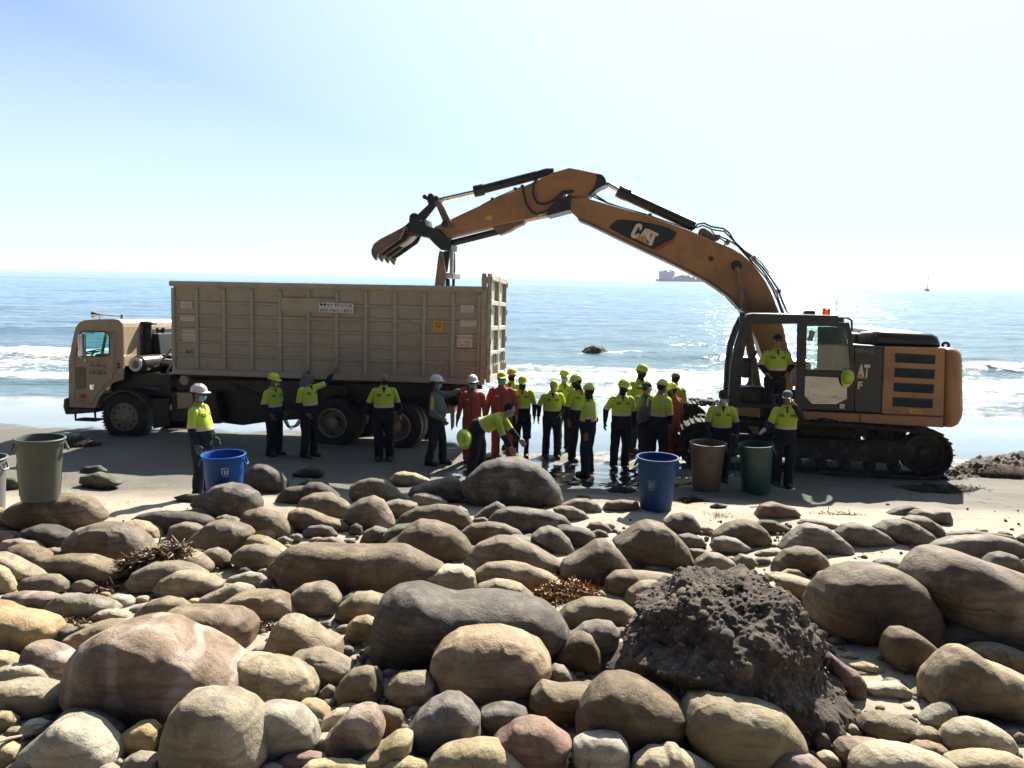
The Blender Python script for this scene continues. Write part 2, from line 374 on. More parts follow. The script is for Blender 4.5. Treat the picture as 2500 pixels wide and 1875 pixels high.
# --- sea
SEA_Z = -.86
def sea_material():
    m, n, l, p = nt('sea_water')
    geo = n.new('ShaderNodeNewGeometry'); att = n.new('ShaderNodeAttribute'); att.attribute_name = 'foam'
    mp = n.new('ShaderNodeMapping'); mp.inputs['Scale'].default_value = (.55, 1.5, 1); l.new(geo.outputs['Position'], mp.inputs[0])
    sep = n.new('ShaderNodeSeparateXYZ'); l.new(geo.outputs['Position'], sep.inputs[0])
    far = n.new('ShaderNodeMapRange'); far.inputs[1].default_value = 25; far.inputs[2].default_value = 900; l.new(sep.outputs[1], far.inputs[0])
    w1 = n.new('ShaderNodeTexNoise'); w1.inputs['Scale'].default_value = 1.1; w1.inputs['Detail'].default_value = 4; w1.inputs['Roughness'].default_value = .6; l.new(mp.outputs[0], w1.inputs['Vector'])
    w2 = n.new('ShaderNodeTexNoise'); w2.inputs['Scale'].default_value = .16; w2.inputs['Detail'].default_value = 5; w2.inputs['Roughness'].default_value = .6; l.new(mp.outputs[0], w2.inputs['Vector'])
    b1 = n.new('ShaderNodeBump'); b1.inputs['Distance'].default_value = .35; b1.inputs['Strength'].default_value = .28; l.new(w1.outputs['Fac'], b1.inputs['Height'])
    b2 = n.new('ShaderNodeBump'); b2.inputs['Distance'].default_value = 2.2; b2.inputs['Strength'].default_value = .42; l.new(w2.outputs['Fac'], b2.inputs['Height']); l.new(b1.outputs[0], b2.inputs['Normal'])
    # foam mask
    fo = n.new('ShaderNodeTexNoise'); fo.inputs['Scale'].default_value = 2.3; fo.inputs['Detail'].default_value = 9; fo.inputs['Roughness'].default_value = .72
    mp2 = n.new('ShaderNodeMapping'); mp2.inputs['Scale'].default_value = (.6, 1.1, 1.6); l.new(geo.outputs['Position'], mp2.inputs[0]); l.new(mp2.outputs[0], fo.inputs['Vector'])
    ad = n.new('ShaderNodeMath'); ad.operation = 'ADD'; l.new(fo.outputs['Fac'], ad.inputs[0]); l.new(att.outputs['Fac'], ad.inputs[1])
    fr = ramp(n, [(.82, g3(0)), (.92, g3(.35)), (1.08, g3(1))]); l.new(ad.outputs[0], fr.inputs[0])
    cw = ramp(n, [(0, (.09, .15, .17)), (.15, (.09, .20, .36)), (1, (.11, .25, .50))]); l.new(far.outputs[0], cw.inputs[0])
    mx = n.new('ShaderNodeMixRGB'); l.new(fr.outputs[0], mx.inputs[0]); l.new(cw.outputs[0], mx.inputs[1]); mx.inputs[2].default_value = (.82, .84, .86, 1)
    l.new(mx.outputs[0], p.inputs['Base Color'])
    rr = n.new('ShaderNodeMapRange'); rr.inputs[3].default_value = .12; rr.inputs[4].default_value = .8; l.new(fr.outputs[0], rr.inputs[0]); l.new(rr.outputs[0], p.inputs['Roughness'])
    b3 = n.new('ShaderNodeBump'); b3.inputs['Distance'].default_value = .12; b3.inputs['Strength'].default_value = .8
    mm = n.new('ShaderNodeMath'); mm.operation = 'MULTIPLY'; l.new(fr.outputs[0], mm.inputs[0]); l.new(fo.outputs['Fac'], mm.inputs[1]); l.new(mm.outputs[0], b3.inputs['Height']); l.new(b2.outputs[0], b3.inputs['Normal'])
    l.new(b3.outputs[0], p.inputs['Normal']); p.inputs['IOR'].default_value = 1.33
    return m
M_sea = sea_material()
ys = np.concatenate([np.arange(23, 50, .16), np.geomspace(50, 400, 230), np.geomspace(420, 30000, 60)])
ux = np.linspace(-1, 1, 440)
U, Yg, Fq = grid(ux, ys)
X = U * np.maximum(46, Yg * .95)
X = np.where(Yg > 400, U * Yg * 1.3, X)
Q = np.stack([X, Yg, 0 * X], -1)
amp = np.interp(Yg, [22, 27, 34, 60, 400, 401], [0, .02, .10, .22, .26, 0])
Zs = SEA_Z + amp * (.55 * fbm(Q * np.array([.10, .34, 1]), 3) + .28 * fbm(Q * np.array([.6, 1.6, 1]) + 9, 3))
wob = 1.6 * vnoise(np.stack([X * .06, 0 * X, 0 * X + 4.2], -1)) + .5 * vnoise(np.stack([X * .3, 0 * X, 0 * X + 1.2], -1))
def crest(y0, h, wf, wb, gate=1.0):
    d = Yg - (y0 + wob)
    return h * gate * np.where(d < 0, np.exp(-(d / wf) ** 2), np.exp(-(d / wb) ** 2))
gl = np.clip((-X - 13) / 6, 0, 1); gr = np.clip((X - 16) / 5, 0, 1)
gm = np.clip(1 - np.abs(X - 12) / 9, 0, 1)
rough3 = fbm(Q * np.array([1.1, 1.5, 1]), 4)
c1 = crest(39.5, .62, .8, 2.4, np.clip(gr + .0, 0, 1)); c2 = crest(45, .42, 1.0, 3, gm); c3 = crest(41, .42, 1.0, 2.5, gl)
c4 = crest(33, .13, .7, 2, 1.0); c5 = crest(56, .3, 1.8, 4, np.clip(.5 + .5 * gl, 0, 1)); c6 = crest(29.2, .07, .5, 1.5)
Zs += c1 + c2 + c3 + c4 + c5 + c6
foam = np.interp(Yg, [22, 26.3, 27.2, 28.5, 32, 36, 39, 43, 46, 60], [.3, .46, .14, .43, .42, .50, .36, .05, -.1, -.3])
gleft = np.clip((-X - 6) / 5, 0, 1); foam = foam * (1 - gleft) + gleft * np.interp(Yg, [22, 25.5, 26.2, 27, 30, 31.5, 33, 36, 40, 42, 43.5, 60], [.1, .25, .38, .12, .08, .30, .44, .47, .46, .25, -.1, -.3])
foam = foam + .17 * fbm(Q * np.array([.10, .45, 1]) + 3, 4)
foam = foam + .5 * np.clip(c1 / .62 - .15, 0, 1) * (np.abs(rough3) > .1) + .25 * (c3 > .2)
rx, ry = at_depth(1455, 840, 47.5).x, 47.5     # surf round the rock in the sea
foam = foam + .75 * np.exp(-(((X - rx - 1) / 3.2) ** 2 + ((Yg - ry + .3) / .8) ** 2))
Zs += .05 * np.clip(foam * 2, 0, 1) * rough3 * (Yg < 60)
me = np_mesh('sea_water', np.stack([X, Yg, Zs], -1), Fq, M_sea)
a = me.attributes.new('foam', 'FLOAT', 'POINT'); a.data.foreach_set('value', foam.astype(np.float32))
tag(link('sea_water', me), kind='structure')
# ================================================================ BOULDERS
def rock_material(key, stops, vein=None, spot=None, rough=.78, bump=.5):
    """sea-worn stone: mottled base, grain, pits, faint bedding, pale salt bloom"""
    m, n, l, p = nt('stone_' + key)
    tc = n.new('ShaderNodeTexCoord'); oi = n.new('ShaderNodeObjectInfo')
    sc = n.new('ShaderNodeVectorMath'); sc.operation = 'SCALE'; sc.inputs['Scale'].default_value = 37.0
    cx = n.new('ShaderNodeCombineXYZ')
    for k in range(3): l.new(oi.outputs['Random'], cx.inputs[k])
    l.new(cx.outputs[0], sc.inputs[0])
    ad = n.new('ShaderNodeVectorMath'); ad.operation = 'ADD'; l.new(tc.outputs['Object'], ad.inputs[0]); l.new(sc.outputs[0], ad.inputs[1])
    def noise(s, d, r, dist=0):
        x = n.new('ShaderNodeTexNoise'); x.inputs['Scale'].default_value = s; x.inputs['Detail'].default_value = d; x.inputs['Roughness'].default_value = r; x.inputs['Distortion'].default_value = dist
        l.new(ad.outputs[0], x.inputs['Vector']); return x
    a = noise(3.2, 8, .68, .4); r = ramp(n, stops); l.new(a.outputs['Fac'], r.inputs[0]); out = r.outputs[0]
    def mixin(mask, col, blend='MIX'):
        nonlocal out
        x = n.new('ShaderNodeMixRGB'); x.blend_type = blend; l.new(mask, x.inputs[0]); l.new(out, x.inputs[1]); x.inputs[2].default_value = (*col, 1); out = x.outputs[0]
    g = noise(90, 3, .7); gr = ramp(n, [(.30, g3(.75)), (.46, g3(0))]); l.new(g.outputs['Fac'], gr.inputs[0]); mixin(gr.outputs[0], tuple(v * .45 for v in stops[0][1]))
    b = noise(1.7, 6, .6, 1.2); br = ramp(n, [(.55, g3(0)), (.72, g3(.55))]); l.new(b.outputs['Fac'], br.inputs[0]); mixin(br.outputs[0], spot or tuple(min(1, v * 1.5) for v in stops[-1][1]))
    d = noise(2.3, 7, .7, .2); dr = ramp(n, [(.27, g3(.8)), (.42, g3(0))]); l.new(d.outputs['Fac'], dr.inputs[0]); mixin(dr.outputs[0], tuple(v * .5 for v in stops[0][1]))
    if vein:
        w = n.new('ShaderNodeTexWave'); w.inputs['Scale'].default_value = .9; w.inputs['Distortion'].default_value = 14; w.inputs['Detail'].default_value = 3; w.inputs['Detail Scale'].default_value = .8; l.new(ad.outputs[0], w.inputs['Vector'])
        vr = ramp(n, [(.80, g3(0)), (.97, g3(.4))]); l.new(w.outputs['Fac'], vr.inputs[0]); mixin(vr.outputs[0], vein)
    # fine cracks and bedding lines
    cn = n.new('ShaderNodeTexNoise'); cn.inputs['Scale'].default_value = 1.6; cn.inputs['Detail'].default_value = 2.5; cn.inputs['Roughness'].default_value = .45; l.new(ad.outputs[0], cn.inputs['Vector'])
    ca = n.new('ShaderNodeMath'); ca.operation = 'SUBTRACT'; l.new(cn.outputs['Fac'], ca.inputs[0]); ca.inputs[1].default_value = .5
    cb = n.new('ShaderNodeMath'); cb.operation = 'ABSOLUTE'; l.new(ca.outputs[0], cb.inputs[0])
    ck = ramp(n, [(.0, g3(.9)), (.003, g3(.5)), (.006, g3(0))]); l.new(cb.outputs[0], ck.inputs[0])
    cg = noise(.9, 3, .5); cgr = ramp(n, [(.57, g3(0)), (.63, g3(.8))]); l.new(cg.outputs['Fac'], cgr.inputs[0]); cm = n.new('ShaderNodeMath'); cm.operation = 'MULTIPLY'; l.new(ck.outputs[0], cm.inputs[0]); l.new(cgr.outputs[0], cm.inputs[1])
    mixin(cm.outputs[0], tuple(v * .35 for v in stops[0][1]))
    st_ = n.new('ShaderNodeMapping'); st_.inputs['Scale'].default_value = (2.2, 2.2, 16); st_.inputs['Rotation'].default_value = (.5, .3, 0); l.new(ad.outputs[0], st_.inputs[0])
    sn = n.new('ShaderNodeTexNoise'); sn.inputs['Scale'].default_value = 1.4; sn.inputs['Detail'].default_value = 5; l.new(st_.outputs[0], sn.inputs['Vector']); sr2 = ramp(n, [(.38, g3(.45)), (.5, g3(0))]); l.new(sn.outputs['Fac'], sr2.inputs[0]); mixin(sr2.outputs[0], tuple(v * .7 for v in stops[0][1]))
    # each stone a little lighter or darker, warmer or cooler
    hs = n.new('ShaderNodeHueSaturation'); mr = n.new('ShaderNodeMapRange'); mr.inputs[3].default_value = .78; mr.inputs[4].default_value = 1.22; l.new(oi.outputs['Random'], mr.inputs[0]); l.new(mr.outputs[0], hs.inputs['Value'])
    m2 = n.new('ShaderNodeMath'); m2.operation = 'FRACT'; m3 = n.new('ShaderNodeMath'); m3.operation = 'MULTIPLY'; m3.inputs[1].default_value = 7.3; l.new(oi.outputs['Random'], m3.inputs[0]); l.new(m3.outputs[0], m2.inputs[0])
    m4 = n.new('ShaderNodeMapRange'); m4.inputs[3].default_value = .82; m4.inputs[4].default_value = 1.15; l.new(m2.outputs[0], m4.inputs[0]); l.new(m4.outputs[0], hs.inputs['Saturation']); l.new(out, hs.inputs['Color'])
    l.new(hs.outputs[0], p.inputs['Base Color']); p.inputs['Roughness'].default_value = rough; p.inputs['Specular IOR Level'].default_value = .35
    vo = n.new('ShaderNodeTexVoronoi'); vo.inputs['Scale'].default_value = 16; l.new(ad.outputs[0], vo.inputs['Vector'])
    pit = ramp(n, [(.05, g3(0)), (.16, g3(1))]); l.new(vo.outputs['Distance'], pit.inputs[0])
    sel = noise(5, 3, .5); sr = ramp(n, [(.5, g3(1)), (.6, g3(0))]); l.new(sel.outputs['Fac'], sr.inputs[0])
    mxp = n.new('ShaderNodeMath'); mxp.operation = 'MAXIMUM'; l.new(pit.outputs[0], mxp.inputs[0]); l.new(sr.outputs[0], mxp.inputs[1])
    e = noise(26, 8, .72); sm = n.new('ShaderNodeMath'); sm.operation = 'MULTIPLY_ADD'; l.new(mxp.outputs[0], sm.inputs[0]); sm.inputs[1].default_value = .35; l.new(e.outputs['Fac'], sm.inputs[2])
    ci = n.new('ShaderNodeMath'); ci.operation = 'MULTIPLY_ADD'; l.new(cm.outputs[0], ci.inputs[0]); ci.inputs[1].default_value = -.8; l.new(sm.outputs[0], ci.inputs[2])
    bg_ = n.new('ShaderNodeBump'); bg_.inputs['Strength'].default_value = .6; bg_.inputs['Distance'].default_value = .05; l.new(a.outputs['Fac'], bg_.inputs['Height'])
    bp = n.new('ShaderNodeBump'); bp.inputs['Strength'].default_value = bump + .2; bp.inputs['Distance'].default_value = .022; l.new(ci.outputs[0], bp.inputs['Height']); l.new(bg_.outputs[0], bp.inputs['Normal']); l.new(bp.outputs[0], p.inputs['Normal'])
    return m
ST = {
 't': rock_material('tan', [(.3, (.125, .092, .054)), (.5, (.225, .175, .108)), (.7, (.33, .27, .175))]),
 'b': rock_material('brown', [(.3, (.078, .056, .034)), (.5, (.145, .108, .070)), (.7, (.235, .185, .125))]),
 'g': rock_material('greybrown', [(.3, (.080, .064, .045)), (.5, (.150, .125, .092)), (.7, (.235, .205, .155))]),
 'd': rock_material('dark', [(.3, (.042, .035, .028)), (.5, (.088, .073, .058)), (.72, (.17, .148, .122))], spot=(.36, .33, .29)),
 'p': rock_material('pink', [(.3, (.115, .077, .05)), (.5, (.20, .145, .102)), (.7, (.31, .24, .185))], vein=(.44, .35, .31)),
 'c': rock_material('cream', [(.3, (.21, .165, .095)), (.5, (.32, .262, .165)), (.7, (.42, .355, .245))]),
 'w': rock_material('whitish', [(.3, (.20, .17, .12)), (.5, (.30, .262, .195)), (.7, (.41, .37, .29))]),
 'o': rock_material('ochre', [(.3, (.22, .15, .07)), (.5, (.32, .235, .12)), (.7, (.40, .31, .185))]),
 'r': rock_material('red', [(.3, (.115, .062, .042)), (.5, (.195, .12, .085)), (.7, (.27, .19, .14))]),
 'm': rock_material('mossy', [(.3, (.035, .038, .022)), (.5, (.075, .08, .045)), (.7, (.15, .155, .095))], spot=(.19, .22, .11), bump=.9),
 'v': rock_material('mauve', [(.3, (.085, .070, .056)), (.5, (.150, .128, .105)), (.7, (.23, .20, .17))]),
 'n': rock_material('warm', [(.3, (.18, .12, .062)), (.5, (.285, .205, .12)), (.7, (.37, .285, .185))]),
}
def ico(sub):
    t = (1 + 5 ** .5) / 2
    v = [Vector(p).normalized() for p in [(-1, t, 0), (1, t, 0), (-1, -t, 0), (1, -t, 0), (0, -1, t), (0, 1, t), (0, -1, -t), (0, 1, -t), (t, 0, -1), (t, 0, 1), (-t, 0, -1), (-t, 0, 1)]]
    f = [(0, 11, 5), (0, 5, 1), (0, 1, 7), (0, 7, 10), (0, 10, 11), (1, 5, 9), (5, 11, 4), (11, 10, 2), (10, 7, 6), (7, 1, 8), (3, 9, 4), (3, 4, 2), (3, 2, 6), (3, 6, 8), (3, 8, 9), (4, 9, 5), (2, 4, 11), (6, 2, 10), (8, 6, 7), (9, 8, 1)]
    for _ in range(sub):
        c = {}; nf = []
        def mid(a, b):
            k = (min(a, b), max(a, b))
            if k not in c: c[k] = len(v); v.append(((v[a] + v[b]) / 2).normalized())
            return c[k]
        for a, b, d in f:
            x, y, z = mid(a, b), mid(b, d), mid(d, a); nf += [(a, x, z), (b, y, x), (d, z, y), (x, y, z)]
        f = nf
    return np.array([tuple(p) for p in v]), np.array(f)
ICO = {k: ico(k) for k in (1, 2, 3, 4, 5)}
CAMRN = np.array(CAMR)
def radial(poly, ang):
    """distance from the centre to the closed outline in each direction"""
    a = np.array(poly); best = np.zeros(len(ang)); d = np.stack([np.cos(ang), np.sin(ang)], 1)
    for p, q in zip(a, np.roll(a, -1, 0)):
        e = q - p; den = d[:, 0] * e[1] - d[:, 1] * e[0]; den = np.where(np.abs(den) < 1e-9, 1e-9, den)
        t = (p[0] * e[1] - p[1] * e[0]) / den; s = (p[0] * d[:, 1] - p[1] * d[:, 0]) / den
        ok = (s >= -1e-6) & (s <= 1 + 1e-6) & (t > 0); best = np.where(ok, np.maximum(best, t), best)
    return best
ROCKS = []; POLYS = []
def rock(reg, pts, key, label, lift=.62, deep=.85, rough=.05, px=None, D=None):
    """a boulder whose outline, seen from the shore path, is pts; it is given its own place on the ground and its own thickness"""
    P = px or Z(pts, *reg); i = len(ROCKS); rs = np.random.RandomState(i + 11)
    xs_, ys_ = [p[0] for p in P], [p[1] for p in P]; cx, cy = (min(xs_) + max(xs_)) / 2, (min(ys_) + max(ys_)) / 2
    A = sum(a[0] * b[1] - b[0] * a[1] for a, b in zip(P, P[1:] + P[:1])) / 2
    gx = sum((a[0] + b[0]) * (a[0] * b[1] - b[0] * a[1]) for a, b in zip(P, P[1:] + P[:1])) / (6 * A); gy = sum((a[1] + b[1]) * (a[0] * b[1] - b[0] * a[1]) for a, b in zip(P, P[1:] + P[:1])) / (6 * A)
    cx, cy = gx, gy; hh = (max(ys_) - min(ys_)) / 2; ww = (max(xs_) - min(xs_)) / 2
    c = hit_ground(cx, cy)
    for _ in range(4):
        s = (c - CAMP).dot(CAMR @ Vector((0, 0, -1))) / F; c = hit_ground(cx, cy, lift * hh * s)
    if D: c = at_depth(cx, cy, D)
    s = (c - CAMP).dot(CAMR @ Vector((0, 0, -1))) / F
    u, f = ICO[5 if ww > 75 else 4 if ww > 26 else 3]
    ang = np.arctan2(u[:, 1], u[:, 0]); th = np.linspace(-math.pi, math.pi, 241)[:-1]
    rr = radial([((p[0] - cx), -(p[1] - cy)) for p in P], th)
    rr = np.where(rr <= 0, np.median(rr[rr > 0]), rr)
    k = np.exp(-np.linspace(-2, 2, 7) ** 2); k /= k.sum(); rr = np.convolve(np.concatenate([rr[-3:], rr, rr[:3]]), k, 'valid')
    r2 = np.interp(ang, th, rr, period=2 * math.pi) * s * 1.05
    rxy = np.sqrt(u[:, 0] ** 2 + u[:, 1] ** 2)
    e = 2.6 + rs.rand() * .7           # a pillow rather than a ball
    w = np.sign(u[:, 2]) * np.abs(u[:, 2]); n_ = (rxy ** e + np.abs(w) ** e) ** (-1 / e)
    dep = deep * min(ww, hh * 1.5) * s
    px_, pz_ = np.cos(ang) * rxy * n_ * r2, np.sin(ang) * rxy * n_ * r2; pw = w * n_ * dep
    size = (ww + hh) * s / 2
    q = np.stack([px_, pz_, pw], 1) / size * 1.1 + rs.rand(3) * 50
    prof = 1 - rxy ** 6 * .75            # the silhouette stays, the faces swell and dip
    bumpy = (fbm(q * .8, 2) * .085 - np.abs(vnoise(q * 1.3 + 8)) * .045) * size
    fine = (rough * size) * fbm(q * 3.1, 3) * .28
    nrm = u / np.linalg.norm(u, axis=1)[:, None]
    dsp = (bumpy * prof * 1.1 + .035 * size * (1 - np.abs(vnoise(q * 1.9 + 31)) * 3).clip(0) * prof * (rs.rand() < .45) + fine * (.4 + .6 * prof))[:, None] * nrm
    L = np.stack([px_, pz_ , pw], 1) + dsp
    L[:, 2] += .20 * L[:, 1]             # undercut, water-worn fronts
    W = L @ CAMRN.T
    me = np_mesh('boulder', W, f, ST[key])
    big = 'boulder' if ww * s > .16 else 'cobble'
    o = link(big, me); o.location = c
    tag(o, label, 'boulder' if big == 'boulder' else 'stone', 'boulders and cobbles along the beach')
    ROCKS.append((o, c, size)); POLYS.append(P); return o
A_, B_, C_, D_ = (0, 1000), (620, 1100), (1240, 1100), (1860, 1100)
E_, F_, G_, H_ = (0, 1435), (620, 1435), (1240, 1435), (1860, 1435)
BIN_ROCK = rock(A_, '60,910 120,830 200,780 300,740 520,715 700,715 790,760 860,850 880,920 800,970 600,1040 300,1060 100,980', 'b', 'long pale-topped boulder with the grey-green bin standing on it', deep=.8)
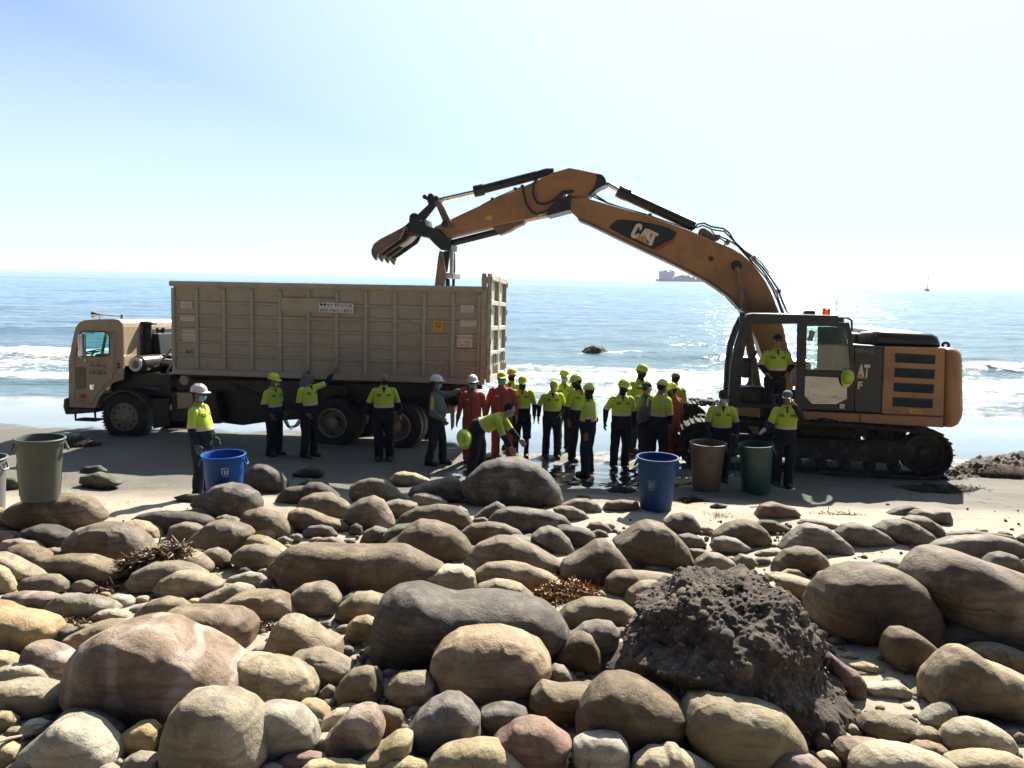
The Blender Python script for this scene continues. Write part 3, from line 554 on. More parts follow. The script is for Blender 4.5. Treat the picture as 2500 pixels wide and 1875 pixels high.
LIST = [
(A_, '-90,830 0,825 60,840 100,860 110,930 60,1000 -90,1000', 't', 'tan stone cut by the left edge, left of the boulder carrying the grey-green bin'),
(A_, '180,1070 220,1010 330,975 450,990 560,1030 620,1060 600,1110 570,1190 380,1200 220,1130', 'd', 'dark wedge boulder directly below the boulder carrying the grey-green bin'),
(A_, '460,990 560,970 700,968 760,990 700,1030 560,1040', 'd', 'thin dark stone peeking out behind the big boulder with a bright flat face'),
(A_, '1010,965 1130,935 1250,955 1330,1010 1365,1080 1330,1110 1240,1130 1150,1050', 't', 'rounded tan boulder tucked behind the boulder with a bright flat face'),
(A_, '560,1150 590,1080 700,1000 850,955 1010,965 1130,1000 1220,1080 1280,1160 1230,1250 1000,1320 760,1240 600,1210', 'b', 'big boulder with a bright flat sloping face, left, below the grey-green bin'),
(A_, '1110,930 1200,880 1380,855 1600,870 1740,900 1800,940 1700,1010 1500,1080 1330,1060 1200,980', 'd', 'long dark boulder with a pale hollowed back, left of the pointed cracked boulder'),
(A_, '1560,865 1660,825 1730,830 1780,880 1800,930 1700,930', 'g', 'small smooth grey stone at the left foot of the pale-crested dark boulder'),
(A_, '1640,790 1700,720 1830,640 1950,615 2050,640 2150,700 2195,780 2190,830 2100,900 1950,930 1800,900 1680,850', 'd', 'pale-crested dark boulder hiding the foot of the left blue bin'),
(A_, '1830,910 1900,888 1990,910 2045,960 2050,1000 1900,990', 'g', 'small grey stone below the dark boulder before the left blue bin'),
(A_, '2045,930 2090,855 2190,830 2280,845 2370,900 2450,990 2470,1050 2340,1090 2150,1060 2060,1010', 'b', 'smooth brown dome boulder right below the boulder before the left blue bin'),
(A_, '1435,1040 1460,980 1560,948 1650,960 1710,1000 1680,1080 1580,1130 1480,1110', 'b', 'egg-shaped brown stone left of the pointed cracked boulder below the blue bin'),
(A_, '1565,1140 1680,1030 1790,945 1880,930 2000,960 2080,1000 2120,1050 2080,1110 2010,1180 1950,1230 1750,1230 1620,1180', 'b', 'large pointed boulder with a cracked tan crown below the left blue bin'),
(A_, '350,1180 450,1165 560,1190 570,1230 460,1250 390,1230', 'g', 'small flat grey stone left of the boulder with a bright flat face'),
(A_, '-10,1160 60,1100 170,1088 300,1110 360,1160 350,1200 200,1230 60,1220', 'p', 'low pinkish stone near the left edge, behind two smooth tan ones'),
(A_, '-80,1060 0,1030 60,1040 100,1070 60,1130 -60,1160', 'p', 'pink stone cut by the left edge at mid height'),
(A_, '60,1090 130,1050 210,1050 200,1090 120,1100', 'p', 'tiny pinkish stone wedged left of the dark wedge boulder'),
(A_, '70,1200 150,1140 260,1140 360,1200 430,1260 430,1330 360,1390 250,1330 120,1260', 'b', 'smooth brown oval stone leaning down to the right, near the left edge'),
(A_, '-80,1210 0,1205 120,1250 260,1330 350,1400 250,1440 120,1440 60,1400 -80,1380', 't', 'long tan stone sloping down from the left edge'),
(A_, '400,1300 430,1250 560,1230 760,1232 900,1280 1000,1340 1020,1410 960,1470 800,1490 600,1440 460,1370', 't', 'long smooth tan boulder left of the kelp-draped boulder'),
(A_, '175,1480 230,1420 380,1395 470,1400 560,1460 580,1520 400,1560 200,1550', 'g', 'small grey-brown stone under the left end of the long smooth tan boulder'),
(A_, '-90,1310 0,1315 60,1350 100,1430 120,1520 60,1570 -90,1570', 'c', 'bright cream stone cut by the left edge below the sloping tan stone'),
(A_, '1020,1420 1090,1290 1200,1180 1300,1140 1450,1132 1600,1170 1700,1220 1780,1310 1780,1360 1600,1390 1300,1400', 't', 'wide boulder draped with a strip of brown kelp, left'),
(A_, '1700,1215 1760,1180 1830,1165 1900,1190 1975,1280 1920,1310 1840,1335 1760,1310', 't', 'small pointed tan stone right of the kelp-draped boulder'),
(A_, '1970,1270 1995,1200 2060,1150 2150,1133 2260,1155 2358,1220 2340,1290 2200,1360 2050,1340', 't', 'rounded olive-tan boulder left of the longest boulder'),
(A_, '2060,1110 2110,1070 2160,1060 2240,1070 2340,1130 2420,1190 2380,1240 2200,1180', 't', 'tan stone with a diagonal ridge behind the olive-tan boulder'),
(A_, '2110,1080 2160,1020 2240,990 2310,990 2335,1040 2320,1090 2200,1090', 't', 'small tan stone under the smooth brown dome boulder'),
(A_, '1080,1460 1150,1370 1300,1300 1480,1280 1620,1310 1730,1380 1740,1440 1400,1560 1150,1540', 't', 'broad tan boulder below the kelp-draped boulder'),
(A_, '1310,1510 1380,1420 1500,1365 1640,1365 1780,1400 1880,1470 1780,1560 1500,1620 1350,1590', 't', 'domed tan boulder in front of the broad one below the kelp'),
(A_, '1890,1460 1950,1410 2100,1370 2200,1380 2250,1430 2180,1490 2020,1460', 'w', 'flat pale banded stone like a shell, left of the longest boulder'),
(A_, '1280,1140 1400,1105 1460,1120 1400,1160 1290,1160', 'v', 'tiny mauve stone between the kelp-draped boulder and the pointed cracked one'),
(A_, '680,520 730,480 840,470 900,520 850,550 720,550', 'm', 'small dark mossy stone behind the larger green mossy stone in the truck shadow'),
(A_, '690,620 700,560 840,525 960,570 1015,620 960,650 800,665', 'm', 'larger green mossy stone on the shaded sand right of the grey-green bin'),
(A_, '10,600 80,570 160,580 200,620 180,680 60,690 20,660', 'm', 'mossy stone between the two bins at the left edge'),
(A_, '1465,740 1560,715 1680,712 1710,735 1640,780 1520,770', 'd', 'flat dark stone sunk in the sand left of the boulder before the left blue bin'),
(B_, '-120,300 -60,180 40,115 130,125 220,180 270,250 270,330 100,370 -80,350', 'd', 'dark rounded boulder in the truck shadow right of the left blue bin'),
(B_, '320,200 400,140 490,120 560,140 600,190 560,230 420,240', 'd', 'low dark stone farthest out in the truck shadow, right of the left blue bin'),
(B_, '370,290 460,235 560,245 640,290 560,300 440,310', 'g', 'low grey stone behind the two-humped shaded boulder'),
(B_, '190,430 230,370 300,310 430,300 470,270 560,270 640,310 720,390 600,440 400,490 250,470', 'd', 'two-humped shaded boulder right of the left blue bin'),
(B_, '385,470 420,400 500,360 640,360 740,410 800,470 760,560 640,590 450,540', 'b', 'shaded brown boulder left of the upright pointed brown boulder'),
(B_, '300,600 310,520 380,485 480,500 620,560 740,600 800,640 780,680 600,680 360,670', 'b', 'low brown boulder with a hump at its left end, above the longest boulder'),
(B_, '415,690 470,640 570,628 650,650 710,715 600,730 450,730', 'v', 'small mauve stone on bright sand above the longest boulder'),
(B_, '195,745 260,722 330,760 310,790 230,785', 'v', 'tiny dark stone on the sand by the left end of the longest boulder'),
(B_, '480,790 560,740 660,730 760,775 800,820 560,830', 'v', 'half-buried stone on bright sand just behind the longest boulder'),
(B_, '805,380 830,300 900,250 1000,232 1100,240 1160,290 1230,360 1280,420 1100,450 850,440', 'g', 'grey boulder with a paler right shoulder behind the pointed brown boulder'),
(B_, '1110,440 1200,420 1300,425 1370,450 1385,500 1250,580 1190,600 1130,520', 'v', 'dark bluish stone right of the pointed brown boulder'),
(B_, '760,590 800,480 900,410 1010,378 1090,420 1150,530 1185,620 1140,660 950,650 800,660', 'b', 'upright pointed brown boulder left of centre, in the middle rows'),
(B_, '800,690 820,640 860,615 910,640 920,700 850,720', 'd', 'small dark round stone at the foot of the pointed brown boulder'),
(B_, '900,760 940,680 1020,640 1130,670 1120,720 1000,800 920,800', 'g', 'rounded grey stone between the pointed brown boulder and the creased boulder'),
(B_, '1020,800 1080,700 1200,630 1340,615 1330,690 1180,780 1080,810', 'm', 'green-tinged stone behind the left shoulder of the creased boulder'),
(B_, '1150,250 1200,190 1260,177 1360,190 1470,240 1480,260 1380,300 1240,310', 'c', 'low pale boulder farthest out, left of the bending worker'),
(B_, '1310,370 1340,310 1420,270 1580,240 1650,210 1720,240 1780,320 1790,400 1600,440 1400,410', 'g', 'broad grey boulder just left of the largest dark dome boulder'),
(B_, '1300,430 1360,365 1440,360 1560,390 1650,460 1500,490 1350,490', 'g', 'slim grey stone below the broad grey boulder'),
(B_, '1690,480 1740,465 1800,500 1825,570 1780,590 1720,520', 'v', 'small mauve stone behind the right end of the smooth brown slab'),
(B_, '1200,620 1260,540 1380,480 1560,455 1700,470 1790,540 1845,620 1760,680 1500,670 1250,650', 'b', 'smooth brown slab boulder behind the creased boulder'),
(B_, '1825,600 1870,570 1940,562 2000,600 1900,630', 'v', 'small grey stone right of the smooth brown slab'),
(B_, '1860,560 1950,480 2050,430 2120,475 2080,560 1980,590', 'v', 'blue-grey stone at the foot of the largest dark dome boulder'),
(B_, '1750,690 1840,620 1980,603 2110,620 2230,680 2290,760 2100,810 1840,800 1780,760', 'b', 'low brown dome boulder right of the creased boulder'),
(B_, '1115,790 1210,740 1300,650 1400,590 1540,595 1690,650 1780,740 1840,840 1780,930 1640,970 1450,930 1200,850', 'b', 'large creased boulder behind the longest boulder, centre left'),
(B_, '80,1050 130,970 190,920 220,1000 180,1080', 'g', 'narrow stone squeezed against the left end of the longest boulder'),
(B_, '180,1000 220,890 330,810 480,790 700,800 1000,805 1250,800 1400,870 1500,930 1610,980 1500,1060 1260,1200 900,1220 600,1230 330,1240 190,1120', 'b', 'longest boulder, a smooth brown loaf with a white-sunlit saddle'),
(B_, '1260,1130 1290,1080 1450,1010 1620,970 1760,970 1850,1030 1885,1150 1840,1230 1750,1240 1500,1180 1300,1170', 'c', 'pale smooth boulder at the right foot of the longest boulder'),
(B_, '950,1170 990,1130 1120,1128 1240,1160 1230,1220 1150,1240 1000,1200', 'p', 'small pinkish flat stone behind the left hump of the dark peanut boulder'),
(B_, '700,1340 730,1250 820,1195 930,1185 850,1260 760,1340', 'd', 'dark sliver of stone left of the scooped tan stone'),
(B_, '700,1380 740,1290 860,1200 980,1190 1110,1230 1150,1260 1080,1400 1000,1470 800,1450', 't', 'scooped tan stone left of the dark peanut boulder'),
(B_, '320,1260 350,1190 430,1130 580,1115 680,1160 735,1250 690,1360 560,1400 440,1410 340,1340', 't', 'rounded brown stone with a cracked pale top below the longest boulder'),
(F_, '-290,160 -180,90 -60,40 80,22 210,25 270,60 320,130 370,230 200,280 0,310 -150,250', 't', 'broad sunlit tan boulder left of the rounded stone with a cracked pale top'),
(B_, '20,1160 60,1100 150,1080 170,1130 100,1200 20,1200', 'd', 'small shaded stone under the left end of the longest boulder'),
(C_, '10,710 90,715 250,750 350,800 405,880 400,920 250,850 100,770', 'g', 'pale ledge stone behind the long sloping brown boulder'),
(C_, '-363,960 -320,860 -240,780 -80,725 70,740 250,820 430,930 455,990 410,1040 200,1060 -200,1040 -340,1020', 'b', 'long sloping brown boulder at centre, above the two pale loaves'),
(C_, '-290,1100 -260,1010 -170,950 0,932 150,950 350,1040 470,1130 500,1170 300,1190 0,1190 -240,1160', 't', 'smooth tan loaf boulder left of the golden kelp heap'),
(C_, '-300,1220 -240,1130 -100,1080 0,1095 110,1130 200,1210 270,1290 150,1310 -200,1290', 't', 'olive-tan stone below the smooth tan loaf, above the dark peanut boulder'),
(B_, '1010,1700 1020,1560 1060,1380 1120,1240 1240,1155 1400,1132 1540,1180 1700,1240 1820,1235 2050,1222 2200,1240 2420,1300 2560,1410 2628,1530 2620,1610 2520,1720 2200,1800 1800,1850 1300,1860 1060,1830', 'd', 'huge dark peanut-shaped boulder with two humps, centre'),
(F_, '95,570 130,460 190,330 260,240 330,228 400,240 480,290 600,390 720,440 740,560 600,620 280,620 120,590', 't', 'pyramid-shaped ridged stone, left of centre'),
(F_, '310,600 360,550 520,510 640,540 760,600 835,660 760,740 640,820 480,860 380,800 330,700', 't', 'flat tan stone lying against the foot of the ridged pyramid stone'),
(F_, '-165,700 -160,640 -60,570 60,565 200,590 350,640 480,700 535,790 530,870 400,950 200,1000 0,1010 -120,930', 't', 'big smooth loaf boulder right of the huge pink boulder'),
(F_, '780,380 800,310 860,255 960,235 1030,270 1050,350 1020,430 960,490 860,490 790,440', 't', 'round tan stone left of the dark peanut boulder'),
(F_, '990,430 1010,370 1040,355 1060,400 1040,450 1010,470', 'd', 'tiny dark round stone touching the left side of the peanut boulder'),
(F_, '1000,680 1040,650 1085,720 1095,860 1070,980 1020,980', 'g', 'narrow shaded stone right of the faceted triangular stone'),
(F_, '690,870 740,780 830,690 940,660 1010,670 1040,800 1060,940 1000,990 800,1010 700,990', 't', 'faceted triangular tan stone below the round tan stone'),
(F_, '1105,870 1150,790 1230,720 1340,708 1450,720 1530,790 1530,900 1450,1000 1280,1020 1180,960', 't', 'stone half in sun and half in shade under the dark peanut boulder'),
(F_, '1525,660 1545,540 1620,440 1740,370 1900,345 2080,355 2260,405 2390,470 2480,600 2487,690 2420,780 2290,880 2140,940 1980,985 1760,920 1610,900 1550,800', 'n', 'large orange-brown egg boulder with an oval scar, in front of the peanut boulder'),
(F_, '1310,1200 1400,1060 1500,960 1620,900 1740,900 1830,970 1900,1080 1900,1220 1800,1330 1500,1400 1350,1340', 'v', 'dark mauve boulder in shade below the orange-brown egg boulder'),
(F_, '1895,1110 1930,1020 2040,985 2200,985 2290,1030 2310,1100 2200,1180 2100,1260 1980,1240', 'd', 'dark shaded stone between the mauve boulder and the reddish boulder'),
(G_, '0,1190 60,1130 190,1095 330,1120 420,1210 530,1280 480,1400 450,1530 200,1580 -60,1450 -130,1330 -80,1240', 'r', 'reddish-brown cracked boulder near the bottom, centre'),
(F_, '350,1000 420,950 500,945 580,980 650,1050 600,1110 500,1140 440,1070', 'o', 'small orange stone behind the round whitish boulder'),
(F_, '30,1040 100,980 230,963 340,990 440,1060 520,1160 545,1280 500,1380 300,1420 80,1480 20,1250', 'w', 'round whitish boulder right of the giant cream boulder'),
(F_, '560,1200 590,1100 700,1020 800,1015 800,1060 700,1180 620,1270', 'c', 'pale stone wedged left of the mottled boulder'),
(F_, '1030,990 1140,1000 1240,1030 1262,1090 1240,1180 1150,1270 1060,1340 1030,1200 1040,1080', 'b', 'brown stone pressed against the right side of the mottled boulder'),
(F_, '600,1400 620,1250 720,1130 820,1020 930,987 1030,995 1080,1080 1095,1180 1050,1330 950,1430 830,1470 650,1450', 'p', 'mottled grey and pink boulder near the bottom, left of centre'),
(F_, '850,1480 950,1390 1060,1340 1200,1230 1290,1210 1335,1240 1330,1360 1250,1440 1100,1510 950,1520', 'c', 'slanting pale slab stone right of the mottled boulder'),
(F_, '205,1470 270,1410 390,1385 520,1390 600,1410 605,1450 480,1500 300,1530 220,1500', 'r', 'small dull red stone below the round whitish boulder'),
(F_, '400,1540 480,1470 640,1452 800,1460 920,1510 940,1620 400,1620', 'c', 'bright pale stone cut by the bottom edge, below the mottled boulder'),
(F_, '1080,1520 1160,1455 1320,1440 1440,1460 1475,1520 1400,1620 1100,1620', 'c', 'pale stone cut by the bottom edge, left of the broad cream boulder with a crease'),
(F_, '1480,1500 1510,1430 1600,1350 1750,1300 1900,1287 2060,1310 2180,1380 2260,1450 2300,1540 2200,1640 1600,1640', 'c', 'broad cream boulder with a curved crease, cut by the bottom edge at centre'),
(F_, '545,960 560,870 630,812 680,840 685,900 620,960', 'g', 'small dark grey pebble left of the faceted triangular stone'),
(F_, '620,970 650,940 685,950 680,1000 630,1030', 'g', 'smaller grey pebble just below the dark grey pebble'),
(F_, '1790,920 1820,880 1860,960 1940,1000 1900,1050 1830,1010', 'g', 'little grey stone under the orange-brown egg boulder'),
(F_, '70,1510 150,1488 240,1515 260,1580 80,1580', 'w', 'small white stone cut by the bottom edge, right of the giant cream boulder'),
(E_, '20,110 60,50 200,25 400,40 510,75 460,160 400,220 200,160 60,130', 'p', 'flat pale stone with a dark streak, behind the pitted tan boulder at the left edge'),
(E_, '400,200 430,130 530,55 660,45 820,75 960,130 1010,190 850,230 640,250 480,280 420,250', 'g', 'smooth grey-tan stone above the pitted tan boulder'),
(E_, '880,90 980,55 1090,70 1135,120 1120,160 1030,190 950,130', 'w', 'small pale chalky stone under the reddish seaweed tuft'),
(E_, '750,260 850,195 960,180 1080,220 1115,280 1000,310 820,300', 'c', 'cream stone above the huge pink boulder'),
(E_, '1075,210 1120,160 1220,145 1200,210 1110,260', 'g', 'little dark stone left of the crumbly pale stone'),
(E_, '1110,280 1180,180 1280,110 1400,75 1540,90 1620,170 1560,230 1400,280 1250,310', 't', 'crumbly pale stone with a rough brown patch, above the huge pink boulder'),
(E_, '1640,150 1700,80 1850,10 2000,-45 2130,-10 2160,40 2000,130 1750,180', 't', 'smooth tan stone behind the blocky brown stone'),
(E_, '550,500 600,400 740,330 900,280 1080,280 950,380 760,470 660,580 580,540', 't', 'long tan stone mostly hidden behind the left shoulder of the huge pink boulder'),
(E_, '420,440 450,370 560,325 640,345 600,420 560,500 460,470', 'd', 'small dark green-grey stone right of the pitted tan boulder'),
(E_, '-90,120 0,120 140,180 300,220 430,280 470,350 440,430 300,500 160,590 0,560 -90,520', 'n', 'pitted orange-tan boulder with a small dark hole, at the left edge'),
(E_, '1405,260 1440,200 1560,175 1800,165 2000,180 2100,240 2145,320 2120,450 2060,560 1980,610 1800,520 1600,400 1480,320', 'b', 'blocky brown stone leaning on the right of the huge pink boulder'),
(E_, '225,600 250,510 300,455 380,448 500,490 600,540 660,590 620,680 600,800 480,800 300,720 220,640', 'p', 'small rosy-topped stone left of the huge pink boulder'),
(E_, '605,840 620,700 700,540 830,400 1000,320 1250,275 1450,280 1650,390 1850,520 2010,660 2085,760 2080,930 1950,1020 1500,1110 1150,1110 900,1050 700,960', 'p', 'huge pink-shouldered boulder, lower left, the largest of the left side'),
(E_, '-90,540 0,545 100,570 170,620 120,690 -90,720', 'c', 'cream stone cut by the left edge below the pitted tan boulder'),
(E_, '-90,720 0,680 120,640 280,635 380,690 490,800 400,840 200,840 -90,840', 'c', 'cream boulder left of the huge pink boulder, second up from the two-tone loaf'),
(E_, '-90,820 0,810 120,785 300,785 480,820 600,850 620,940 500,1020 350,1090 200,1115 50,1060 -90,1030', 'c', 'greenish cream loaf at the left edge, its right end in shade'),
(E_, '530,1080 600,1010 700,995 850,1010 980,1080 1050,1170 1060,1250 980,1330 800,1200 640,1110', 'g', 'shaded grey boulder under the huge pink boulder'),
(E_, '1075,1150 1110,1100 1200,1110 1230,1135 1160,1170 1090,1190', 'v', 'small mauve stone above the yellow stone'),
(E_, '1340,1200 1400,1140 1460,1110 1440,1250 1400,1420 1340,1380', 'd', 'dark sliver between the yellow stone and the giant cream boulder'),
(E_, '980,1310 1050,1220 1150,1150 1270,1130 1340,1190 1348,1270 1290,1400 1150,1420 1020,1400', 'o', 'bright yellow-ochre stone with a dark spot, lower left'),
(E_, '185,1450 240,1340 400,1210 520,1100 640,1090 800,1150 900,1250 980,1350 1000,1430 960,1500 850,1540 500,1560 300,1500', 'w', 'angular whitish boulder with rusty stains left of the yellow stone'),
(E_, '1380,1450 1400,1320 1450,1150 1510,1000 1620,890 1780,865 1960,880 2110,960 2190,1060 2230,1230 2240,1400 2180,1560 1900,1640 1500,1620 1390,1520', 'c', 'giant cream boulder with a crease down its right side, bottom left'),
(E_, '1050,1500 1080,1430 1160,1390 1260,1400 1350,1430 1350,1500 1280,1560 1060,1560', 'w', 'pale stone below the yellow stone, cut by the bottom edge'),
(E_, '-60,1060 0,1045 80,1050 145,1110 130,1190 80,1230 -60,1220', 'c', 'chipped stone at the left edge under the greenish cream loaf'),
(E_, '190,1170 240,1125 330,1115 400,1140 390,1190 260,1240 210,1330 190,1250', 'w', 'white and mauve stone above the angular whitish boulder'),
(E_, '-60,1260 0,1265 60,1290 150,1350 180,1420 140,1490 -60,1540', 'c', 'cream stone under the driftwood stick at the left edge'),
(E_, '30,1540 150,1460 330,1400 450,1405 500,1460 510,1580 60,1600', 'w', 'white stone cut by the bottom edge below the angular whitish boulder'),
(E_, '690,1530 770,1465 900,1480 990,1530 980,1600 700,1600', 'w', 'white stone cut by the bottom edge, third from the left'),
(E_, '940,1510 1010,1435 1050,1450 1040,1520 980,1540', 'w', 'thin white stone standing between two larger white ones at the bottom'),
(E_, '1340,1520 1400,1480 1500,1480 1540,1520 1500,1580 1360,1580', 'o', 'small ochre stone at the bottom edge, left of the giant cream boulder'),
(E_, '1520,1540 1600,1470 1700,1465 1780,1520 1760,1600 1540,1600', 'c', 'small cream stone at the bottom edge under the giant cream boulder'),
(C_, '-375,330 -320,220 -200,110 -60,65 90,62 230,110 340,200 420,310 455,420 420,480 250,510 0,500 -250,470 -340,420', 'd', 'largest dark dome boulder, centre, in front of the workers'),
(C_, '380,490 440,470 540,475 640,520 690,575 560,600 430,570', 'g', 'sand-dusted stone right of the largest dark dome boulder, nearest it'),
(C_, '-160,590 -90,510 0,478 180,488 350,515 470,560 525,630 440,660 320,680 150,720 0,645', 'd', 'long dark boulder with a hooked ridge, right below the largest dome boulder'),
(C_, '440,460 560,410 660,405 750,440 790,500 740,540 640,545 500,500', 'g', 'low grey stone with a dark weed patch, left of the right blue bin'),
(C_, '800,490 840,430 950,410 1090,430 1110,490 1000,520 930,535 850,525', 'g', 'low grey stone with dark weed touching the right blue bin'),
(C_, '565,395 600,372 690,385 720,410 600,415', 'd', 'tiny dark stone on the wet sand behind the weedy grey stones'),
(C_, '660,650 700,610 780,600 850,640 890,690 860,705 760,680', 'b', 'brown stone on pale sand left of the mountain-shaped boulder, upper of two'),
(C_, '690,690 760,665 830,690 855,730 790,750 720,740', 'd', 'dark stone on pale sand left of the mountain-shaped boulder, lower of two'),
(C_, '410,650 480,632 620,655 700,680 735,710 720,760 620,860 560,860 500,720', 'd', 'angular dark stone with a broken edge, left of the right blue bin'),
(C_, '205,720 270,660 350,642 430,670 520,750 555,840 540,910 440,950 380,840 270,770', 'g', 'smooth grey dome left of the angular dark stone'),
(C_, '1310,600 1380,545 1480,525 1550,545 1610,620 1625,690 1540,710 1430,710 1350,650', 'g', 'rounded grey boulder at the right foot of the right blue bin'),
(C_, '900,770 1000,700 1100,615 1180,590 1300,625 1400,700 1500,810 1570,940 1560,990 1400,1010 1200,1010 1000,930', 'b', 'mountain-shaped brown boulder in front of the right blue bin'),
(C_, '1160,980 1230,965 1350,980 1390,1010 1250,1035 1170,1020', 'w', 'small pale stone in shade under the mountain-shaped boulder'),
(C_, '450,1010 480,930 620,840 740,755 830,755 900,820 970,900 1040,1000 950,1060 820,1140 650,1140 480,1110', 'b', 'tall smooth brown boulder behind the golden kelp heap'),
(C_, '990,920 1040,860 1100,858 1140,910 1130,1000 1070,1020 1010,960', 't', 'small upright stone between the two tall brown boulders at centre'),
(C_, '1440,715 1530,700 1620,730 1675,790 1620,825 1530,830 1460,765', 'v', 'small dark-fronted stone on bright sand right of the mountain-shaped boulder'),
(C_, '1725,770 1740,700 1850,620 1980,585 2080,600 2160,670 2210,750 2180,810 2000,830 1800,820', 'b', 'dark dome boulder behind the smooth mauve oval stone, right of the right blue bin'),
(C_, '1705,800 1740,740 1820,720 1920,740 2060,830 1980,875 1850,875 1740,840', 'v', 'smooth mauve oval stone on bright sand'),
(C_, '1530,830 1640,835 1700,860 1600,910 1560,930', 'v', 'half-buried stone behind the grey dome at the top of the conglomerate rock'),
(C_, '1570,980 1600,920 1680,865 1780,870 1890,930 1945,1010 1800,1060 1620,1040', 'g', 'grey dome boulder just above the conglomerate rock, left'),
(C_, '1905,930 1960,875 2040,890 2100,950 2040,1010 1960,1015', 'g', 'small grey egg above the conglomerate rock, right of the grey dome'),
(C_, '2085,880 2140,845 2250,840 2380,860 2300,910 2150,915', 'v', 'flat mauve stone on bright sand, lower of two'),
(C_, '2100,810 2150,782 2250,785 2300,820 2200,835', 'v', 'tiny mauve stone on bright sand, upper of two'),
(C_, '820,1170 830,1080 910,1020 1040,1005 1200,1030 1350,1050 1480,1080 1450,1130 1330,1130 1200,1200 1000,1280 860,1260', 'b', 'long brown boulder right of the golden kelp heap'),
(C_, '980,1270 1020,1170 1120,1105 1240,1098 1310,1130 1290,1220 1200,1300 1060,1350', 't', 'tan boulder between the golden kelp heap and the conglomerate rock'),
(C_, '1330,1045 1400,1015 1480,1030 1500,1065 1400,1080', 'c', 'small cream stone behind the conglomerate rock, lower of two'),
(C_, '1400,1010 1440,990 1530,985 1600,1010 1560,1045 1450,1040', 'c', 'small cream stone behind the conglomerate rock, upper of two'),
(C_, '750,1200 790,1180 850,1230 860,1265 790,1275', 't', 'stone tip poking out at the right end of the golden kelp heap'),
(G_, '440,230 500,160 650,98 800,100 960,130 1060,200 1070,250 960,330 800,310 600,380 480,350 440,290', 't', 'grey-tan boulder with a dark streak below the golden kelp heap'),
(G_, '480,420 560,370 640,300 760,268 870,290 940,360 930,450 900,600 820,680 600,560 500,470', 'g', 'smooth grey boulder touching the left side of the conglomerate rock'),
(G_, '370,580 430,500 540,400 620,372 700,410 760,520 805,680 740,730 560,690 440,650', 'b', 'pointed brown stone in front of the smooth grey boulder by the conglomerate'),
(G_, '345,685 400,645 470,660 540,730 620,815 450,830 360,770', 'b', 'small brown arch-shaped stone right of the orange-brown egg boulder'),
(G_, '180,980 200,880 290,790 440,820 620,815 720,830 650,950 600,1060 570,1160 450,1165 250,1090', 't', 'square-shouldered tan boulder right of the orange-brown egg boulder'),
(G_, '585,1130 620,980 700,840 830,750 980,742 1120,780 1220,835 1350,900 1480,1000 1480,1200 1500,1340 1300,1410 1000,1410 700,1310 590,1220', 'b', 'giant smooth brown boulder below the conglomerate rock, half in its shadow'),
(G_, '1000,1300 1060,1330 1105,1400 1070,1480 1020,1500', 'd', 'narrow dark stone between the blocky grey-white stone and the giant brown boulder'),
(G_, '550,1400 560,1290 640,1235 800,1220 930,1235 990,1300 1010,1420 1020,1540 850,1630 620,1620 560,1520', 'w', 'blocky grey-white stone near the bottom, right of the reddish boulder'),
(G_, '1050,1540 1080,1440 1200,1380 1320,1370 1360,1330 1430,1330 1460,1370 1600,1430 1750,1530 1700,1660 1100,1660', 'c', 'pale mottled stone with a knob on top, cut by the bottom edge'),
(H_, '80,1000 160,1040 220,1110 272,1200 240,1300 150,1270', 't', 'tan stone hidden behind the right side of the big creased boulder'),
(G_, '1478,1160 1500,1030 1560,930 1680,885 1870,890 2080,920 2230,970 2340,1080 2420,1210 2450,1340 2350,1460 2100,1520 1800,1500 1560,1360', 'c', 'big creased pale boulder below the conglomerate rock, right of centre'),
(D_, '300,625 350,580 480,585 620,620 680,660 620,700 560,670 420,640', 'g', 'low stone behind the boulder with a split face, right of the green-tinged sand'),
(D_, '150,830 240,720 330,640 400,620 520,640 640,720 730,800 770,870 700,885 500,875 250,845', 'v', 'grey boulder with a split face on bright sand, right'),
(D_, '630,690 700,630 800,612 900,635 1020,700 1120,780 1165,825 1000,815 760,820 700,740', 'v', 'sharp-backed grey boulder right of the one with a split face'),
(D_, '1240,540 1310,497 1400,510 1470,500 1540,500 1580,570 1580,620 1520,660 1440,600 1320,570', 'g', 'saddle-shaped stone at the edge of the excavator shadow'),
(D_, '1180,575 1270,545 1380,560 1480,630 1555,720 1540,770 1480,770 1380,680 1260,620', 'g', 'narrow dark-sided dome below the saddle-shaped stone'),
(D_, '940,650 1040,590 1180,578 1300,620 1420,700 1480,775 1400,820 1160,800 1050,730', 'g', 'dark shark-fin boulder, right, left of the narrow dark-sided dome'),
(D_, '1050,530 1130,490 1240,462 1330,490 1240,570 1100,570', 'g', 'shaded stone behind the saddle-shaped stone'),
(D_, '90,1020 120,930 200,840 310,810 430,825 520,890 555,960 550,1010 420,1065 250,1040', 'b', 'round dark-fronted boulder above the conglomerate rock, right'),
(D_, '150,1040 220,1000 300,1000 360,1050 395,1105 250,1090', 't', 'small tan stone behind the slab by the conglomerate rock'),
(D_, '420,1095 470,1030 550,1005 610,1020 520,1120 450,1120', 't', 'small smooth stone left of the giant upright round boulder'),
(D_, '20,1040 150,1035 300,1070 430,1110 480,1140 450,1220 440,1330 330,1300 200,1180', 't', 'pale flat slab between the conglomerate rock and the giant upright boulder'),
(D_, '945,945 1020,915 1120,920 1220,950 1270,1000 1230,1060 1150,1020 1050,990', 'v', 'half-buried dark stone behind the giant upright round boulder'),
(D_, '1540,740 1600,690 1750,675 1950,690 2100,720 2200,780 2000,770 1700,750', 'g', 'long thin stone behind the boulder with an eye-shaped hollow'),
(D_, '1390,840 1480,770 1620,730 1800,715 1930,705 2080,740 2212,800 2300,900 2180,950 1900,890 1650,890 1500,860', 'v', 'low grey boulder with an eye-shaped hollow, upper right'),
